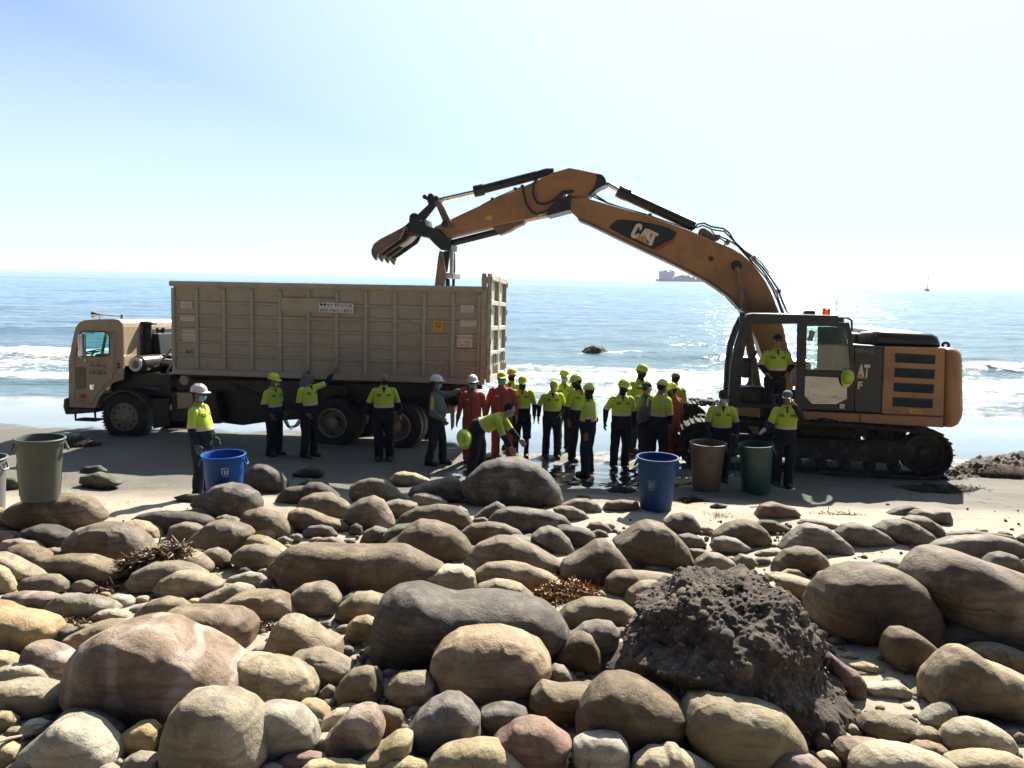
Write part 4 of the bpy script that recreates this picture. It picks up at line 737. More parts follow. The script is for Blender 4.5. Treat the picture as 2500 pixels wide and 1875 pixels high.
(D_, '2160,740 2212,700 2300,700 2300,810 2200,800', 'g', 'stone cut by the right edge, beside the boulder with an eye-shaped hollow'),
(D_, '1740,900 1830,860 1930,865 1910,920 1800,940', 'p', 'small brownish stone behind the giant sloping boulder, left of the grey dome'),
(D_, '1865,940 1930,870 2020,853 2110,880 2190,960 2260,1040 2100,1040 1950,980', 'g', 'grey dome behind the giant sloping boulder at the right edge'),
(D_, '2185,960 2212,920 2320,900 2320,990', 'm', 'greenish stone cut by the right edge behind the giant sloping boulder'),
(D_, '435,1310 450,1180 520,1060 640,980 780,953 940,957 1070,990 1180,1050 1270,1160 1350,1270 1420,1420 1465,1570 1460,1640 1250,1660 950,1650 700,1600 540,1510 460,1420', 'b', 'giant upright round boulder right of the conglomerate rock'),
(D_, '1230,1040 1290,930 1400,850 1520,838 1650,870 1850,940 2100,1020 2300,1090 2500,1200 2500,1560 2300,1640 1900,1650 1500,1600 1420,1420 1330,1240 1260,1140', 'b', 'giant sloping brown boulder running out of the right edge'),
(D_, '-60,560 0,460 100,440 250,480 320,540 200,590 0,600', 'r', 'dark reddish boulder in the excavator shadow'),
(D_, '-60,620 0,590 100,590 200,640 260,670 230,700 100,690 20,680', 'm', 'flat bright green mossy stone on the sand at the edge of the excavator shadow'),
(C_, '1705,470 1760,440 1850,465 1800,505 1740,505', 'd', 'small dark stone on the shaded sand below the brown bin'),
(H_, '1450,390 1510,310 1610,275 1720,300 1850,370 1940,430 1960,480 1800,510 1620,510 1520,530', 'g', 'grey stone at the foot of the giant sloping boulder'),
(H_, '2110,430 2140,320 2212,230 2320,200 2320,460 2180,460', 't', 'brown stone cut by the right edge below the giant sloping boulder'),
(H_, '1030,480 1050,400 1110,340 1200,335 1290,380 1420,480 1525,580 1490,680 1420,760 1390,790 1200,720 1080,640 1020,560', 'b', 'oblong brown boulder leaning left, below the giant upright round boulder'),
(H_, '2060,500 2130,455 2212,455 2320,480 2320,570 2180,550', 't', 'small tan stone at the right edge above the giant ridged boulder'),
(H_, '1750,510 1850,475 1960,475 2050,490 2200,550 2320,640 2212,740 2000,670 1850,610', 'b', 'brown boulder pressed behind the giant ridged tan boulder'),
(H_, '1395,840 1420,740 1520,590 1620,500 1720,500 1850,600 2000,650 2200,740 2350,820 2350,1000 2212,1100 1900,1090 1700,1020 1500,970 1410,950', 't', 'giant ridged tan boulder at the lower right edge'),
(H_, '515,510 600,570 700,650 800,700 855,790 850,960 820,1015 740,950 600,760 540,660', 'r', 'maroon boulder tucked behind the right side of the conglomerate rock'),
(H_, '480,350 530,370 550,430 520,460 490,420', 'c', 'tiny pale stone behind the top right of the conglomerate rock'),
(H_, '860,830 1000,800 1150,800 1230,850 1258,920 1200,950 1060,955 930,940', 'c', 'half-buried pale stone in the sand right of the maroon boulder'),
(H_, '730,650 850,615 950,630 1020,670 1060,770 950,720', 'c', 'sand-covered pale stone above the half-buried one'),
(H_, '1560,960 1650,955 1740,1000 1810,1080 1700,1120 1640,1140 1600,1010', 'v', 'shaded stone under the giant ridged tan boulder'),
(H_, '1335,1110 1430,1030 1540,965 1590,980 1630,1100 1640,1150 1530,1190 1400,1180', 'w', 'triangular grey-white stone with a sharp right edge, lower right'),
(H_, '815,1150 860,1080 960,1050 1100,1070 1230,1130 1340,1170 1250,1260 1200,1320 1050,1300 900,1250', 't', 'dark-fronted tan boulder right of the conglomerate rock foot'),
(H_, '1225,1270 1260,1210 1340,1175 1440,1180 1520,1240 1535,1310 1450,1340 1300,1350 1235,1330', 't', 'round brownish stone left of the boulder with a scooped hollow'),
(H_, '1530,1260 1560,1190 1650,1130 1780,1112 1930,1150 2060,1230 2120,1320 2110,1400 1900,1420 1650,1420 1540,1360', 'c', 'pale boulder with a scooped hollow in its top, lower right'),
(H_, '1000,1255 1060,1245 1110,1270 1135,1310 1060,1325 1010,1290', 'd', 'little dark pebble behind the long broad boulder at the bottom right'),
(H_, '860,1275 930,1250 1000,1270 1025,1315 900,1320', 'm', 'little greenish stone behind the long broad boulder at the bottom right'),
(H_, '690,1165 760,1145 820,1180 860,1250 780,1280 700,1240', 't', 'small two-tone stone at the lower right foot of the conglomerate rock'),
(H_, '625,1350 670,1290 760,1265 880,1275 1010,1310 900,1360 820,1440 770,1550 680,1510 640,1430', 'p', 'pinkish-tan stone left of the long broad boulder at the bottom right'),
(H_, '1245,1335 1320,1300 1420,1302 1530,1340 1635,1420 1560,1450 1440,1420', 'p', 'smooth lilac-veined stone right behind the long broad bottom boulder'),
(H_, '2165,1260 2212,1200 2300,1200 2300,1310 2180,1300', 'o', 'small yellowish stone cut by the right edge'),
(H_, '430,1290 480,1200 540,1230 560,1290 620,1340 600,1410 500,1410', 'g', 'grey stone in the gravel below the conglomerate rock, left of the pinkish-tan one'),
(H_, '300,1205 340,1180 400,1230 410,1280 350,1300', 'g', 'small pale grey pebble in the shaded gravel under the conglomerate rock'),
(H_, '590,1245 650,1235 680,1280 620,1320 580,1290', 'b', 'small brown pebble in the gravel under the conglomerate rock'),
(H_, '300,1335 350,1320 380,1370 330,1400', 'v', 'blue-grey pebble in the shaded gravel, lower left of the grey one'),
(H_, '465,1410 530,1380 590,1395 660,1450 665,1500 600,1520 520,1490', 'c', 'flat pale pebble right of the pinkish bottom boulder'),
(H_, '30,1540 60,1450 130,1380 220,1360 320,1380 430,1430 540,1520 500,1640 60,1640', 'p', 'pinkish pale boulder cut by the bottom edge, right'),
(H_, '1560,1450 1680,1410 1820,1385 1980,1382 2120,1410 2212,1460 2320,1560 2100,1660 1750,1660 1640,1510', 'c', 'wrinkled pale boulder in the bottom right corner'),
(H_, '765,1500 800,1430 900,1350 1050,1315 1200,1320 1350,1370 1500,1430 1620,1500 1680,1600 1500,1700 800,1700', 'c', 'long broad two-tone boulder cut by the bottom edge, right'),
]
for a in LIST: rock(*a)

def inside(x, y, P):
    r = False
    for (a, b), (c, d) in zip(P, P[1:] + P[:1]):
        if (b > y) != (d > y) and x < (c - a) * (y - b) / (d - b) + a: r = not r
    return r
CONG = [(1440, 1655), (1500, 1580), (1550, 1487), (1645, 1410), (1750, 1388), (1880, 1395), (1993, 1519), (2016, 1629), (2097, 1759), (1932, 1780), (1700, 1760), (1520, 1700)]
CEN = [((min(a for a, b in P) + max(a for a, b in P)) / 2, (min(b for a, b in P) + max(b for a, b in P)) / 2, (max(a for a, b in P) - min(a for a, b in P)) / 2) for P in POLYS[1:]]; USED = set()
rs_ = np.random.RandomState(21); done = 0; base_polys = list(POLYS) + [CONG]; placed = []
for _ in range(6000):
    if done >= 85: break
    y = 1285 + rs_.rand() * 560; x = rs_.rand() * 2500; w_ = (9 + 15 * rs_.rand()) * (.6 + (y - 1250) / 900)
    if y < 1420 and x > 1900 and rs_.rand() < .7: continue
    if any(inside(x, y - w_ * .35, P) for P in base_polys) or any(math.hypot(x - a, y - b) < w_ + c for a, b, c in placed): continue
    pts = [(x + w_ * math.cos(t) * (1.15 + .25 * rs_.rand()), y - w_ * .75 * math.sin(t) * (.9 + .25 * rs_.rand())) for t in np.linspace(0, 2 * math.pi, 10)[:-1]]
    key = 'tbgdtbgvnc'[rs_.randint(10)]; word = dict(t='tan', b='brown', g='grey-brown', d='dark', v='grey', n='warm tan', c='cream')[key]
    j = min(range(len(LIST)), key=lambda q: math.hypot(CEN[q][0] - x, CEN[q][1] - y) - CEN[q][2]); ref = LIST[j][3].split(',')[0].split(); dx, dy = x - CEN[j][0], y - CEN[j][1]
    side = ('left of' if dx < 0 else 'right of') if abs(dx) > abs(dy) * 1.3 else ('above' if dy < 0 else 'below')
    while len(ref) > 9 or ref[-1] in ('of', 'the', 'a', 'an', 'on', 'in', 'by', 'and', 'with', 'its', 'behind', 'below', 'left', 'right', 'at', 'from', 'above', 'beside', 'big', 'small', 'dark', 'pale', 'bright', 'flat', 'golden', 'brown', 'tan', 'two', 'to', 'huge', 'giant', 'green', 'largest', 'longest', 'round', 'ridged', 'long', 'smooth', 'between', 'under', 'out', 'cut', 'near', 'tucked', 'just', 'over', 'blue', 'grey-green', 'directly', 'half', 'pointed', 'mauve', 'creased', 'stone', 'lower', 'upper', 'touching', 'pressed', 'hiding', 'running') and len(ref) > 3: ref = ref[:-1]
    lab = 'small %s cobble %s the %s' % (word, side, ' '.join(ref))
    for extra in ('', 'tiny ', 'low '):
        if lab.replace('small', (extra or 'small ').strip()) not in USED: lab = lab.replace('small', (extra or 'small ').strip()); break
    else: continue
    USED.add(lab); o = rock(None, None, key, lab, px=pts, lift=.5); o['group'] = 'small cobbles filling the gaps'; o['category'] = 'stone'
    placed.append((x, y, w_)); done += 1
# ================================================================ TRUCK AND ROLL-OFF CONTAINER
K_tan = mat('tan_truck_paint', (.42, .315, .205), (.37, .275, .18), rough=.42, coat=.25, dirt=(.16, .12, .085), dscale=1.6, damt=.35)
K_box = mat('container_paint', (.47, .405, .30), (.41, .35, .255), scale=1.4, rough=.6, bump=.25, bscale=6, dirt=(.17, .115, .075), dscale=3.4, damt=.28)
K_black = mat('black_steel', (.014, .016, .019), (.008, .009, .011), rough=.5, dirt=(.06, .05, .04), damt=.4)
K_rubber = mat('tyre_rubber', (.026, .027, .028), (.016, .016, .017), rough=.82, dirt=(.07, .06, .045), dscale=3, damt=.5)
K_alu = mat('dull_aluminium', (.44, .42, .38), (.30, .28, .25), rough=.38, metal=.8, dirt=(.10, .08, .06), damt=.6)
K_rim = mat('tan_wheel_paint', (.37, .30, .20), (.29, .23, .15), rough=.5, dirt=(.07, .06, .045), dscale=5, damt=.7)
K_chrome = mat('chrome', (.75, .76, .78), (.65, .66, .68), rough=.12, metal=1.0, rvar=.05)
K_white = mat('white_print', (.78, .76, .72), (.7, .68, .63), rough=.5)
K_red = mat('red_print', (.45, .05, .04), (.38, .05, .04), rough=.5)
K_ink = mat('black_print', (.02, .02, .022), (.015, .015, .015), rough=.5)
K_sign = mat('label_pink_white', (.80, .70, .62), (.72, .62, .54), rough=.5)
K_orange = mat('orange_lens', (.8, .20, .02), (.7, .15, .02), rough=.2)
K_yel = mat('yellow_label', (.72, .42, .06), (.62, .36, .05), rough=.45)
K_door = mat('sunlit_door_paint', (.50, .47, .38), (.42, .39, .31), scale=3, rough=.6, dirt=(.16, .12, .09), dscale=4, damt=.6)  # container paint made lighter: sunlight on the door end put into the colour
G_cab = glass('cab_glass', (.62, .86, .84), .12)
th = R(-7.2)
rp = at_depth(1180, 1100, 16.55)
TF = Frame(Matrix.Translation((rp.x, 16.55, ground_z(rp.x, 16.55))) @ Matrix.Rotation(th, 4, 'Z') @ Matrix.Rotation(R(-3.0), 4, 'X'))
def T1(t): return Z(t, 140, 680)
def T2(t): return Z(t, 660, 680)
# ---- container
cont = tag(empty('roll_off_container', TF.M), 'long tan ribbed steel roll-off container loaded on the truck', 'container')
x0, zt = TF.on(419, 699, 0); x1, _ = TF.on(1186, 702, 0); _, zb = TF.on(800, 919, 0); _, zt2 = TF.on(1165, 703, 0)
zt = (zt + zt2) / 2; _, zb1 = TF.on(1165, 928, 0); _, zb0 = TF.on(425, 911, 0); zb = (zb0 + zb1) / 2
WID = 2.44
def panel(a, b, lo, hi): pass
mb = MB(); mb.box(((x0 + x1) / 2, .06, (zb + zt) / 2), (x1 - x0 - .02, .02, zt - zb - .04)); cw = mb.build('side_wall', K_box, cont)
mb = MB(); mb.box(((x0 + x1) / 2, WID - .06, (zb + zt) / 2), (x1 - x0 - .02, .02, zt - zb - .04)); mb.build('side_wall', K_box, cont)
mb = MB(); mb.box((x0 + .03, WID / 2, (zb + zt) / 2), (.04, WID - .16, zt - zb)); mb.build('front_wall', K_box, cont)
mb = MB(); mb.box(((x0 + x1) / 2, WID / 2, zb + .06), (x1 - x0 - .1, WID - .16, .08)); mb.build('container_floor', K_box, cont)
for y in (.0, WID - .10):
    mb = MB(); mb.bevbox(((x0 + x1) / 2 - .02, y + .05, zt + .02), (x1 - x0 + .10, .14, .12), .025); mb.build('top_rail', K_box, cont)
    mb = MB(); mb.bevbox(((x0 + x1) / 2, y + .05, zb), (x1 - x0, .12, .13), .02); mb.build('bottom_rail', K_box, cont)
rib_px = [424, 481, 547, 615, 684, 753, 822, 893, 964, 1035, 1105, 1170]
RX = []
pm = MB(); pm.bevbox((0, 0, 0), (.085, .055, zt - zb - .16), .015); rme = pm.mesh('rib', K_box)
for i, px in enumerate(rib_px):
    rx_, _ = TF.on(px, 800, .03); RX.append(rx_)
    for y in (.025, WID - .025):
        o = link('rib', rme, cont); o.location = (rx_, y, (zt + zb) / 2)
NR = 6; hgt = (zt - zb - .19) / NR
hm = {}
for i in range(len(RX) - 1):
    wpan = RX[i + 1] - RX[i] - .085; pan = MB()
    for j in range(1, NR):
        zz = zb + .09 + hgt * j
        if i in (4, 5) and j == 5: continue
        m2 = MB(); v = [(-wpan / 2, .055, -.045), (-wpan / 2, .012, -.012), (-wpan / 2, .012, .02), (-wpan / 2, .055, .045)]
        m2.add(v + [(wpan / 2, b, c) for a, b, c in v], [(0, 4, 5, 1), (1, 5, 6, 2), (2, 6, 7, 3), (0, 1, 2, 3), (7, 6, 5, 4)])
        o = m2.build('crease', K_box, cont, ang=10); o.location = ((RX[i] + RX[i + 1]) / 2, -.002, zz)
# sign plate across two bays
sx = (RX[4] + RX[6]) / 2; zs = zb + .09 + hgt * 5 + .0
mb = MB(); mb.box((sx, .02, zs), (RX[6] - RX[4] - .09, .06, hgt * 1.02)); plate = mb.build('sign_plate', K_box, cont)
(ax, az), (bx, bz) = TF.on(779, 739, -.012), TF.on(863, 764, -.012)
cxs, czs, ws, hs_ = (ax + bx) / 2, (az + bz) / 2, abs(bx - ax), abs(bz - az)
sg = MB(); sg.box((cxs, -.013, czs), (ws, .006, hs_)); sg = sg.build('company_sign', K_white, cont)
for t, dz, w, h, b in (('MarBorg', .27, .93, .36, .004), ('I N D U S T R I E S', -.0, .8, .08, 0), ('805/963-1852', -.28, .93, .27, .012)):
    o = link('lettering', text_mesh(t, ws * w, hs_ * h, K_ink, b), sg); o.location = (cxs, -.018, czs + hs_ * dz)
def sticker(px0, py0, px1, py1, base, lines, parent=cont, y=.004, ink=K_red, frame=TF, name='warning_label'):
    (a, b), (c, d) = frame.on(px0, py0, y), frame.on(px1, py1, y)
    cx_, cz_, w, h = (a + c) / 2, (b + d) / 2, abs(c - a), abs(b - d)
    q = MB(); q.box((cx_, y + .022, cz_), (w, .044, h)); q = q.build(name, base, parent)
    for t, fx, fz, fw, fh, *mm in lines:
        o = link('lettering', text_mesh(t, w * fw, h * fh, mm[0] if mm else ink, .004), q); o.location = (cx_ + fx * w, y - .0035, cz_ + fz * h)
    return q
L3 = [('IN CASE FIRE OF', 0, .3, .8, .17), ('HAZARDOUS MATERIALS', 0, .0, .9, .17), ('IN OR ON THE CONTAINER', 0, -.3, .88, .17)]
LC = [('CAUTION', 0, .27, .85, .3), ('KEEP HANDS CLEAR', -.18, -.22, .5, .13), ('STOP', .3, -.22, .26, .2)]
LD = [('DO NOT LOAD', 0, .27, .95, .24), ('DIRT-CONCRETE', 0, -.08, .84, .15), ('ABOVE LINE', 0, -.34, .7, .15)]
sticker(441, 735, 469, 753, K_sign, L3); sticker(440, 770, 474.5, 784, K_sign, LC); sticker(446, 805, 478, 833, K_sign, LD)
sticker(1125, 744, 1156, 763, K_sign, L3); sticker(1124, 781, 1163.5, 797, K_sign, LC); sticker(1116, 817, 1152.5, 848, K_sign, LD)
q = sticker(1058, 778, 1081.5, 809.5, K_yel, [('NO RIDERS', 0, .4, .8, .1, K_ink), ('V', 0, -.36, .2, .14, K_ink)])
(a, b) = TF.on(1069.7, 793.5, .0); ri = MB(); ri.lathe([(.062, 0), (.062, -.004), (.05, -.004), (.05, 0)], (a, .002, b), 'Y', 20, True); ri.box((a, -.001, b), (.10, .003, .012), (0, R(45), 0)); ri.build('pictogram', K_ink, q)
o = link('lettering', text_mesh('905', .18, .105, K_ink, .008), cont); o.location = (*TF.on(462.5, 860, .045)[:1], .045, TF.on(462.5, 860, .045)[1])
# tailgate: two door leaves, taller than the body
zd1 = TF.on(1180, 667, 0)[1]; zd0 = zb - .02; xd = x1 + .0
mb = MB(); mb.bevbox((x1 - .04, .03, (zd1 + zd0) / 2), (.10, .10, zd1 - zd0), .015); mb.build('corner_post', K_box, cont)
mb = MB(); mb.bevbox((x1 - .04, WID - .03, (zd1 + zd0) / 2), (.10, .10, zd1 - zd0), .015); mb.build('corner_post', K_box, cont)
for k, (ya, yb) in enumerate(((.02, WID / 2 - .01), (WID / 2 + .01, WID + .02))):
    d = MB(); ym = (ya + yb) / 2; wy = yb - ya; H = zd1 - zd0
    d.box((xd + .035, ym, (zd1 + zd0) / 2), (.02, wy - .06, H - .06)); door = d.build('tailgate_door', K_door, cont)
    fr = MB()
    for zz in (zd0 + .07, zd0 + .07 + (H - .14) * .25, zd0 + .07 + (H - .14) * .5, zd0 + .07 + (H - .14) * .75, zd1 - .07): fr.bevbox((xd + .08, ym, zz), (.085, wy - .14, .10 if zz < zd1 - .1 and zz > zd0 + .1 else .13), .012)
    for yy in (ya + .035, yb - .035): fr.bevbox((xd + .082, yy, (zd1 + zd0) / 2), (.09, .07, H), .012)
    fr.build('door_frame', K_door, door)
    ch = MB()
    for q_ in range(2):
        yy = ym - .2 + q_ * .3; ch.tube([(xd + .14, yy, zd0 + .18), (xd + .14, yy, zd0 + .62)], .022, 8); ch.box((xd + .15, yy, zd0 + .38), (.05, .16, .05))
    ch.build('latch', K_alu, door)
for j in range(4):
    zz = zd0 + .25 + j * (zd1 - zd0 - .4) / 3
    for yy in (-.02, WID + .05):
        mb = MB(); mb.bevbox((x1 + .03, yy, zz), (.24, .045, .14), .01); mb.tube([(x1 + .07, yy - .02, zz - .14), (x1 + .07, yy - .02, zz + .14)], .03, 10); mb.build('hinge', K_box, cont)
for zz in (zt - .35, zt - .72):
    mb = MB(); mb.tube([(x0 - .01, .15, zz + .07), (x0 - .09, .15, zz + .05), (x0 - .06, .15, zz - .06), (x0, .15, zz - .07)], .012, 6); mb.build('tarp_hook', K_black, cont)
mb = MB(); mb.lathe([(.02, -.03), (.10, -.03), (.12, 0), (.12, .1), (.10, .13), (.02, .13)], (TF.on(450, 927, .1)[0], .1, TF.on(450, 928, .1)[1]), 'Y', 20); mb.build('ground_roller', K_box, cont)

# ---- truck
truck = tag(empty('roll_off_truck', TF.M), 'tan cab-over truck facing left carrying the ribbed container', 'truck')
cabp = T1('95,1085 96,900 95,700 120,560 145,450 160,402 185,372 225,352 330,344 470,342 520,350 545,375 552,410 556,600 558,740 555,850 470,878 400,940 350,1010 320,1092')
inner = [TF.on(x, y, 0) for x, y in cabp]
CW = 2.40
xf = inner[2][0]; xr = inner[14][0]; ztop = TF.on(280, 778, 0)[1]; zlow = inner[0][1]
win = TF.poly(T1('160,645 178,520 192,460 215,445 400,450 430,465 440,500 438,650 400,655 200,655'), 0)
# side shell with a real window opening: build as strips above, below and either side of the window
def side_shell(y, s):
    """outer cab side at y with window hole (triangulated between outline and opening)"""
    import mathutils
    outer = [Vector((x, z, 0)) for x, z in inner]; hole = [Vector((x, z, 0)) for x, z in win]
    tri = mathutils.geometry.tessellate_polygon([outer, hole]); allv = outer + hole
    m_ = MB(); vs = [(v.x, y, v.y) for v in allv] + [(v.x, y + .04 * s, v.y) for v in allv]; n = len(allv)
    fs = []
    for t in tri:
        a, b, c = t; nn = (allv[b] - allv[a]).cross(allv[c] - allv[a]).z
        if nn < 0: a, b, c = a, c, b
        if s < 0: a, b, c = a, c, b
        fs.append((a, b, c)); fs.append((a + n, c + n, b + n))
    no = len(outer)
    for i in range(no): j = (i + 1) % no; fs.append((i, j, j + n, i + n))
    for i in range(len(hole)): j = (i + 1) % len(hole); fs.append((no + i, no + j, no + j + n, no + i + n))
    return m_.add(vs, fs)
body = MB(); body.v = []; q = side_shell(0, 1); cab_o = q.build('cab_side', K_tan, truck, ang=25)
side_shell(CW, -1).build('cab_side', K_tan, truck, ang=25)
# wrap: roof, front below and above the windscreen, rear wall with window
wrap = MB()
def strip(pts, ya=.0, yb=CW, t=.03, r=.09):
    """sheet following the outline across the cab, its long edges rounded down"""
    for i in range(len(pts) - 1):
        (a, b), (c, d) = pts[i], pts[i + 1]
        wrap.add([(a, ya, b), (c, ya, d), (c, yb, d), (a, yb, b)], [(0, 3, 2, 1)]); 
strip(inner[0:3]); strip(inner[4:15]); wrap.build('cab_shell', K_tan, truck, ang=30)
mb = MB(); A0, A1 = inner[2], inner[4]
mb.add([(A0[0], .05, A0[1] + .0), (A0[0], CW - .05, A0[1]), (A1[0], CW - .05, A1[1]), (A1[0], .05, A1[1])], [(0, 3, 2, 1)]); mb.build('windscreen', G_cab, truck)
mb = MB(); mb.box(((A0[0] + A1[0]) / 2 - .03, CW / 2, (A0[1] + A1[1]) / 2), (.05, .05, A1[1] - A0[1]), (0, R(13), 0)); mb.build('windscreen_pillar', K_tan, truck)
# rear wall window, dark
mb = MB(); zz0, zz1 = TF.on(300, 868, .6)[1], TF.on(300, 803, .6)[1]
mb.bevbox((xr + .012, 1.35, (zz0 + zz1) / 2), (.03, 1.4, zz1 - zz0), .01); mb.build('rear_window', mat('dark_glass', (.05, .06, .06), rough=.08), truck)
# floor and dark interior, seat, steering wheel
mb = MB(); mb.box(((xf + xr) / 2 + .05, CW / 2, TF.on(230, 905, .5)[1]), (xr - xf - .25, CW - .12, .05)); mb.box((xr - .10, CW / 2, TF.on(290, 880, .5)[1]), (.1, CW - .14, .9)); mb.build('cab_interior', K_black, truck)
sxp, szp = TF.on(255, 862, .5)
mb = MB(); mb.bevbox((sxp + .08, .6, szp - .10), (.5, .55, .16), .05); mb.bevbox((sxp + .30, .6, szp + .18), (.14, .52, .62), .05, (0, R(12), 0)); mb.build('driver_seat', K_black, truck)
hx, hz_ = TF.on(229, 858, .55); ring = [(hx + .0 + .20 * math.cos(a), .55 + .22 * math.sin(a), hz_ + .06 * math.cos(a)) for a in np.linspace(0, 2 * math.pi, 25)]
mb = MB(); mb.tube(ring, .016, 8, False); mb.tube([(hx, .34, hz_), (hx, .76, hz_)], .014, 6); mb.tube([(hx, .55, hz_), (hx - .2, .55, hz_ - .35)], .022, 6); mb.build('steering_wheel', K_black, truck)
mb = MB(); mb.add([(win[i][0], .022, win[i][1]) for i in range(len(win))], [tuple(range(len(win)))]); mb.build('door_window', G_cab, truck)
mb = MB(); wl_ = [(x, -.006, z) for x, z in win]; mb.tube(wl_ + wl_[:1], .012, 6, False); mb.build('window_seal', K_black, truck)
# door outline groove, as a thin dark seam sunk line
door_line = TF.poly(T1('150,640 150,1050 300,1055 330,985 400,900 470,845 468,520 455,470 420,445 200,445'), 0)
mb = MB(); mb.tube([(x, -.001, z) for x, z in door_line], .006, 5, False); mb.build('door_seam', K_black, truck)
mb = MB(); a = TF.poly(T1('147,760 160,748 225,748 240,762 240,915 225,930 160,930 150,915'), 0); mb.prism(a, -.012, .01, .004); mb.build('lower_door_window', mat('dark_glass_low', (.02, .025, .028), rough=.1), truck)
mb = MB(); gx0 = TF.on(277.5, 760, 0)[0]; gz0 = TF.on(277, 812, 0)[1]; gz1 = TF.on(277, 914, 0)[1]; mb.tube([(gx0, -.02, gz0), (gx0, -.06, gz0 - .03), (gx0, -.06, gz1 + .03), (gx0, -.02, gz1)], .014, 8); mb.build('grab_rail', K_tan, truck)
mb = MB(); c = TF.on(225.5, 945, 0); mb.bevbox((c[0], -.008, c[1]), (.12, .03, .14), .02); mb.bevbox((c[0] + .01, -.03, c[1]), (.05, .02, .09), .006); mb.build('door_handle', K_chrome, truck)
c = TF.on(203, 967, 0); mb = MB(); mb.ell((c[0], -.004, c[1]), (.10, .012, .055), 20, 8); mb.build('maker_badge', K_red, truck)
c = TF.on(288.5, 893, 0); mb = MB(); mb.bevbox((c[0], -.012, c[1]), (.09, .03, .12), .01); o = mb.build('marker_lamp', K_black, truck); mb = MB(); mb.ell((c[0], -.03, c[1]), (.034, .02, .045), 12, 8); mb.build('lens', K_orange, o)
c = TF.on(272, 810, 0); mb = MB(); mb.ell((c[0], -.01, c[1]), (.03, .03, .03), 10, 6); mb.build('roof_lamp', K_orange, truck)
ltxt = link('lettering', text_mesh('MarBorg', .43, .115, K_ink, .0, shear=.35), truck); c = TF.on(239, 893, 0); ltxt.location = (c[0], -.004, c[1])
ltxt = link('lettering', text_mesh('INDUSTRIES', .36, .03, K_ink), truck); c = TF.on(237.5, 903.5, 0); ltxt.location = (c[0], -.004, c[1])
c = TF.on(239, 910, 0); mb = MB(); mb.box((c[0], -.003, c[1]), (.43, .004, .06)); o = mb.build('phone_panel', K_ink, truck); l2 = link('lettering', text_mesh('805 963-1852', .38, .035, K_sign), o); l2.location = (c[0], -.0065, c[1])
l2 = link('lettering', text_mesh('5-4735', .2, .05, K_ink, shear=.3), truck); c = TF.on(201, 978, 0); l2.location = (c[0], -.004, c[1])
# mirror
a, b = TF.on(202, 815, -.22), TF.on(203, 872, -.22)
mb = MB(); mb.bevbox(((a[0] + b[0]) / 2, -.25, (a[1] + b[1]) / 2), (.10, .20, a[1] - b[1]), .03); o = mb.build('wing_mirror', K_chrome, truck)
mb = MB(); mb.tube([(a[0] + .12, .0, a[1] + .02), (a[0] + .07, -.25, a[1] + .03), (a[0] + .07, -.25, b[1] - .1), (a[0] + .12, 0, b[1] - .12)], .014, 8); mb.build('mirror_arm', K_chrome, o)
# air horn
c0, c1 = TF.on(229, 768, .5), TF.on(297, 771, .5)
mb = MB(); mb.tube([(c0[0] - .01, .5, c0[1] - .0), (c0[0] + .03, .5, c0[1]), (c0[0] + .10, .5, c0[1] - .002), (c0[0] + .2, .5, c0[1] - .01), (c1[0], .5, c1[1] - .02)], [.10, .085, .045, .022, .016], 16)
mb.tube([(c1[0], .5, c1[1] + .03), (c1[0], .5, c1[1] - .09)], .03, 10); mb.tube([(c0[0] + .15, .5, c0[1]), (c0[0] + .15, .5, c0[1] - .12)], .012, 6); mb.build('air_horn', K_chrome, truck)
# bumper and step
c = T1('62,1015 95,1005 100,1100 160,1095 320,1095 325,1130 120,1145 75,1145 55,1080'); mb = MB(); mb.prism(TF.poly(c, 0), -.04, CW + .04, .02); mb.build('front_bumper', K_black, truck)
c = T1('160,1120 325,1115 328,1185 162,1190'); p_ = TF.poly(c, 0); mb = MB(); mb.tube([(p_[0][0], -.03, p_[0][1]), (p_[3][0], -.03, p_[3][1]), (p_[2][0], -.03, p_[2][1]), (p_[1][0], -.03, p_[1][1])], .03, 6)
mb.box(((p_[3][0] + p_[2][0]) / 2, .1, p_[3][1]), (p_[2][0] - p_[3][0], .3, .05)); mb.build('cab_step', K_black, truck)
# wheel-arch lining
wc = TF.on(304, 1018.5, 0); wr = .545
mb = MB(); arc = [(wc[0] + (wr + .12) * math.cos(a), wc[1] + (wr + .10) * math.sin(a)) for a in np.linspace(R(25), R(170), 16)]
for i in range(len(arc) - 1):
    (a, b), (c_, d_) = arc[i], arc[i + 1]; mb.add([(a, -.03, b), (c_, -.03, d_), (c_, .5, d_), (a, .5, b)], [(0, 1, 2, 3)])
    mb.add([(a, -.03, b), (c_, -.03, d_), (c_, -.03, d_ - .05), (a, -.03, b - .05)], [(0, 3, 2, 1)])
mb.build('wheel_arch', K_black, truck)
mb = MB(); mb.box((wc[0] + .2, CW / 2 + .1, wc[1] + .75), (1.5, CW - .5, .5)); mb.build('engine_block', K_black, truck)
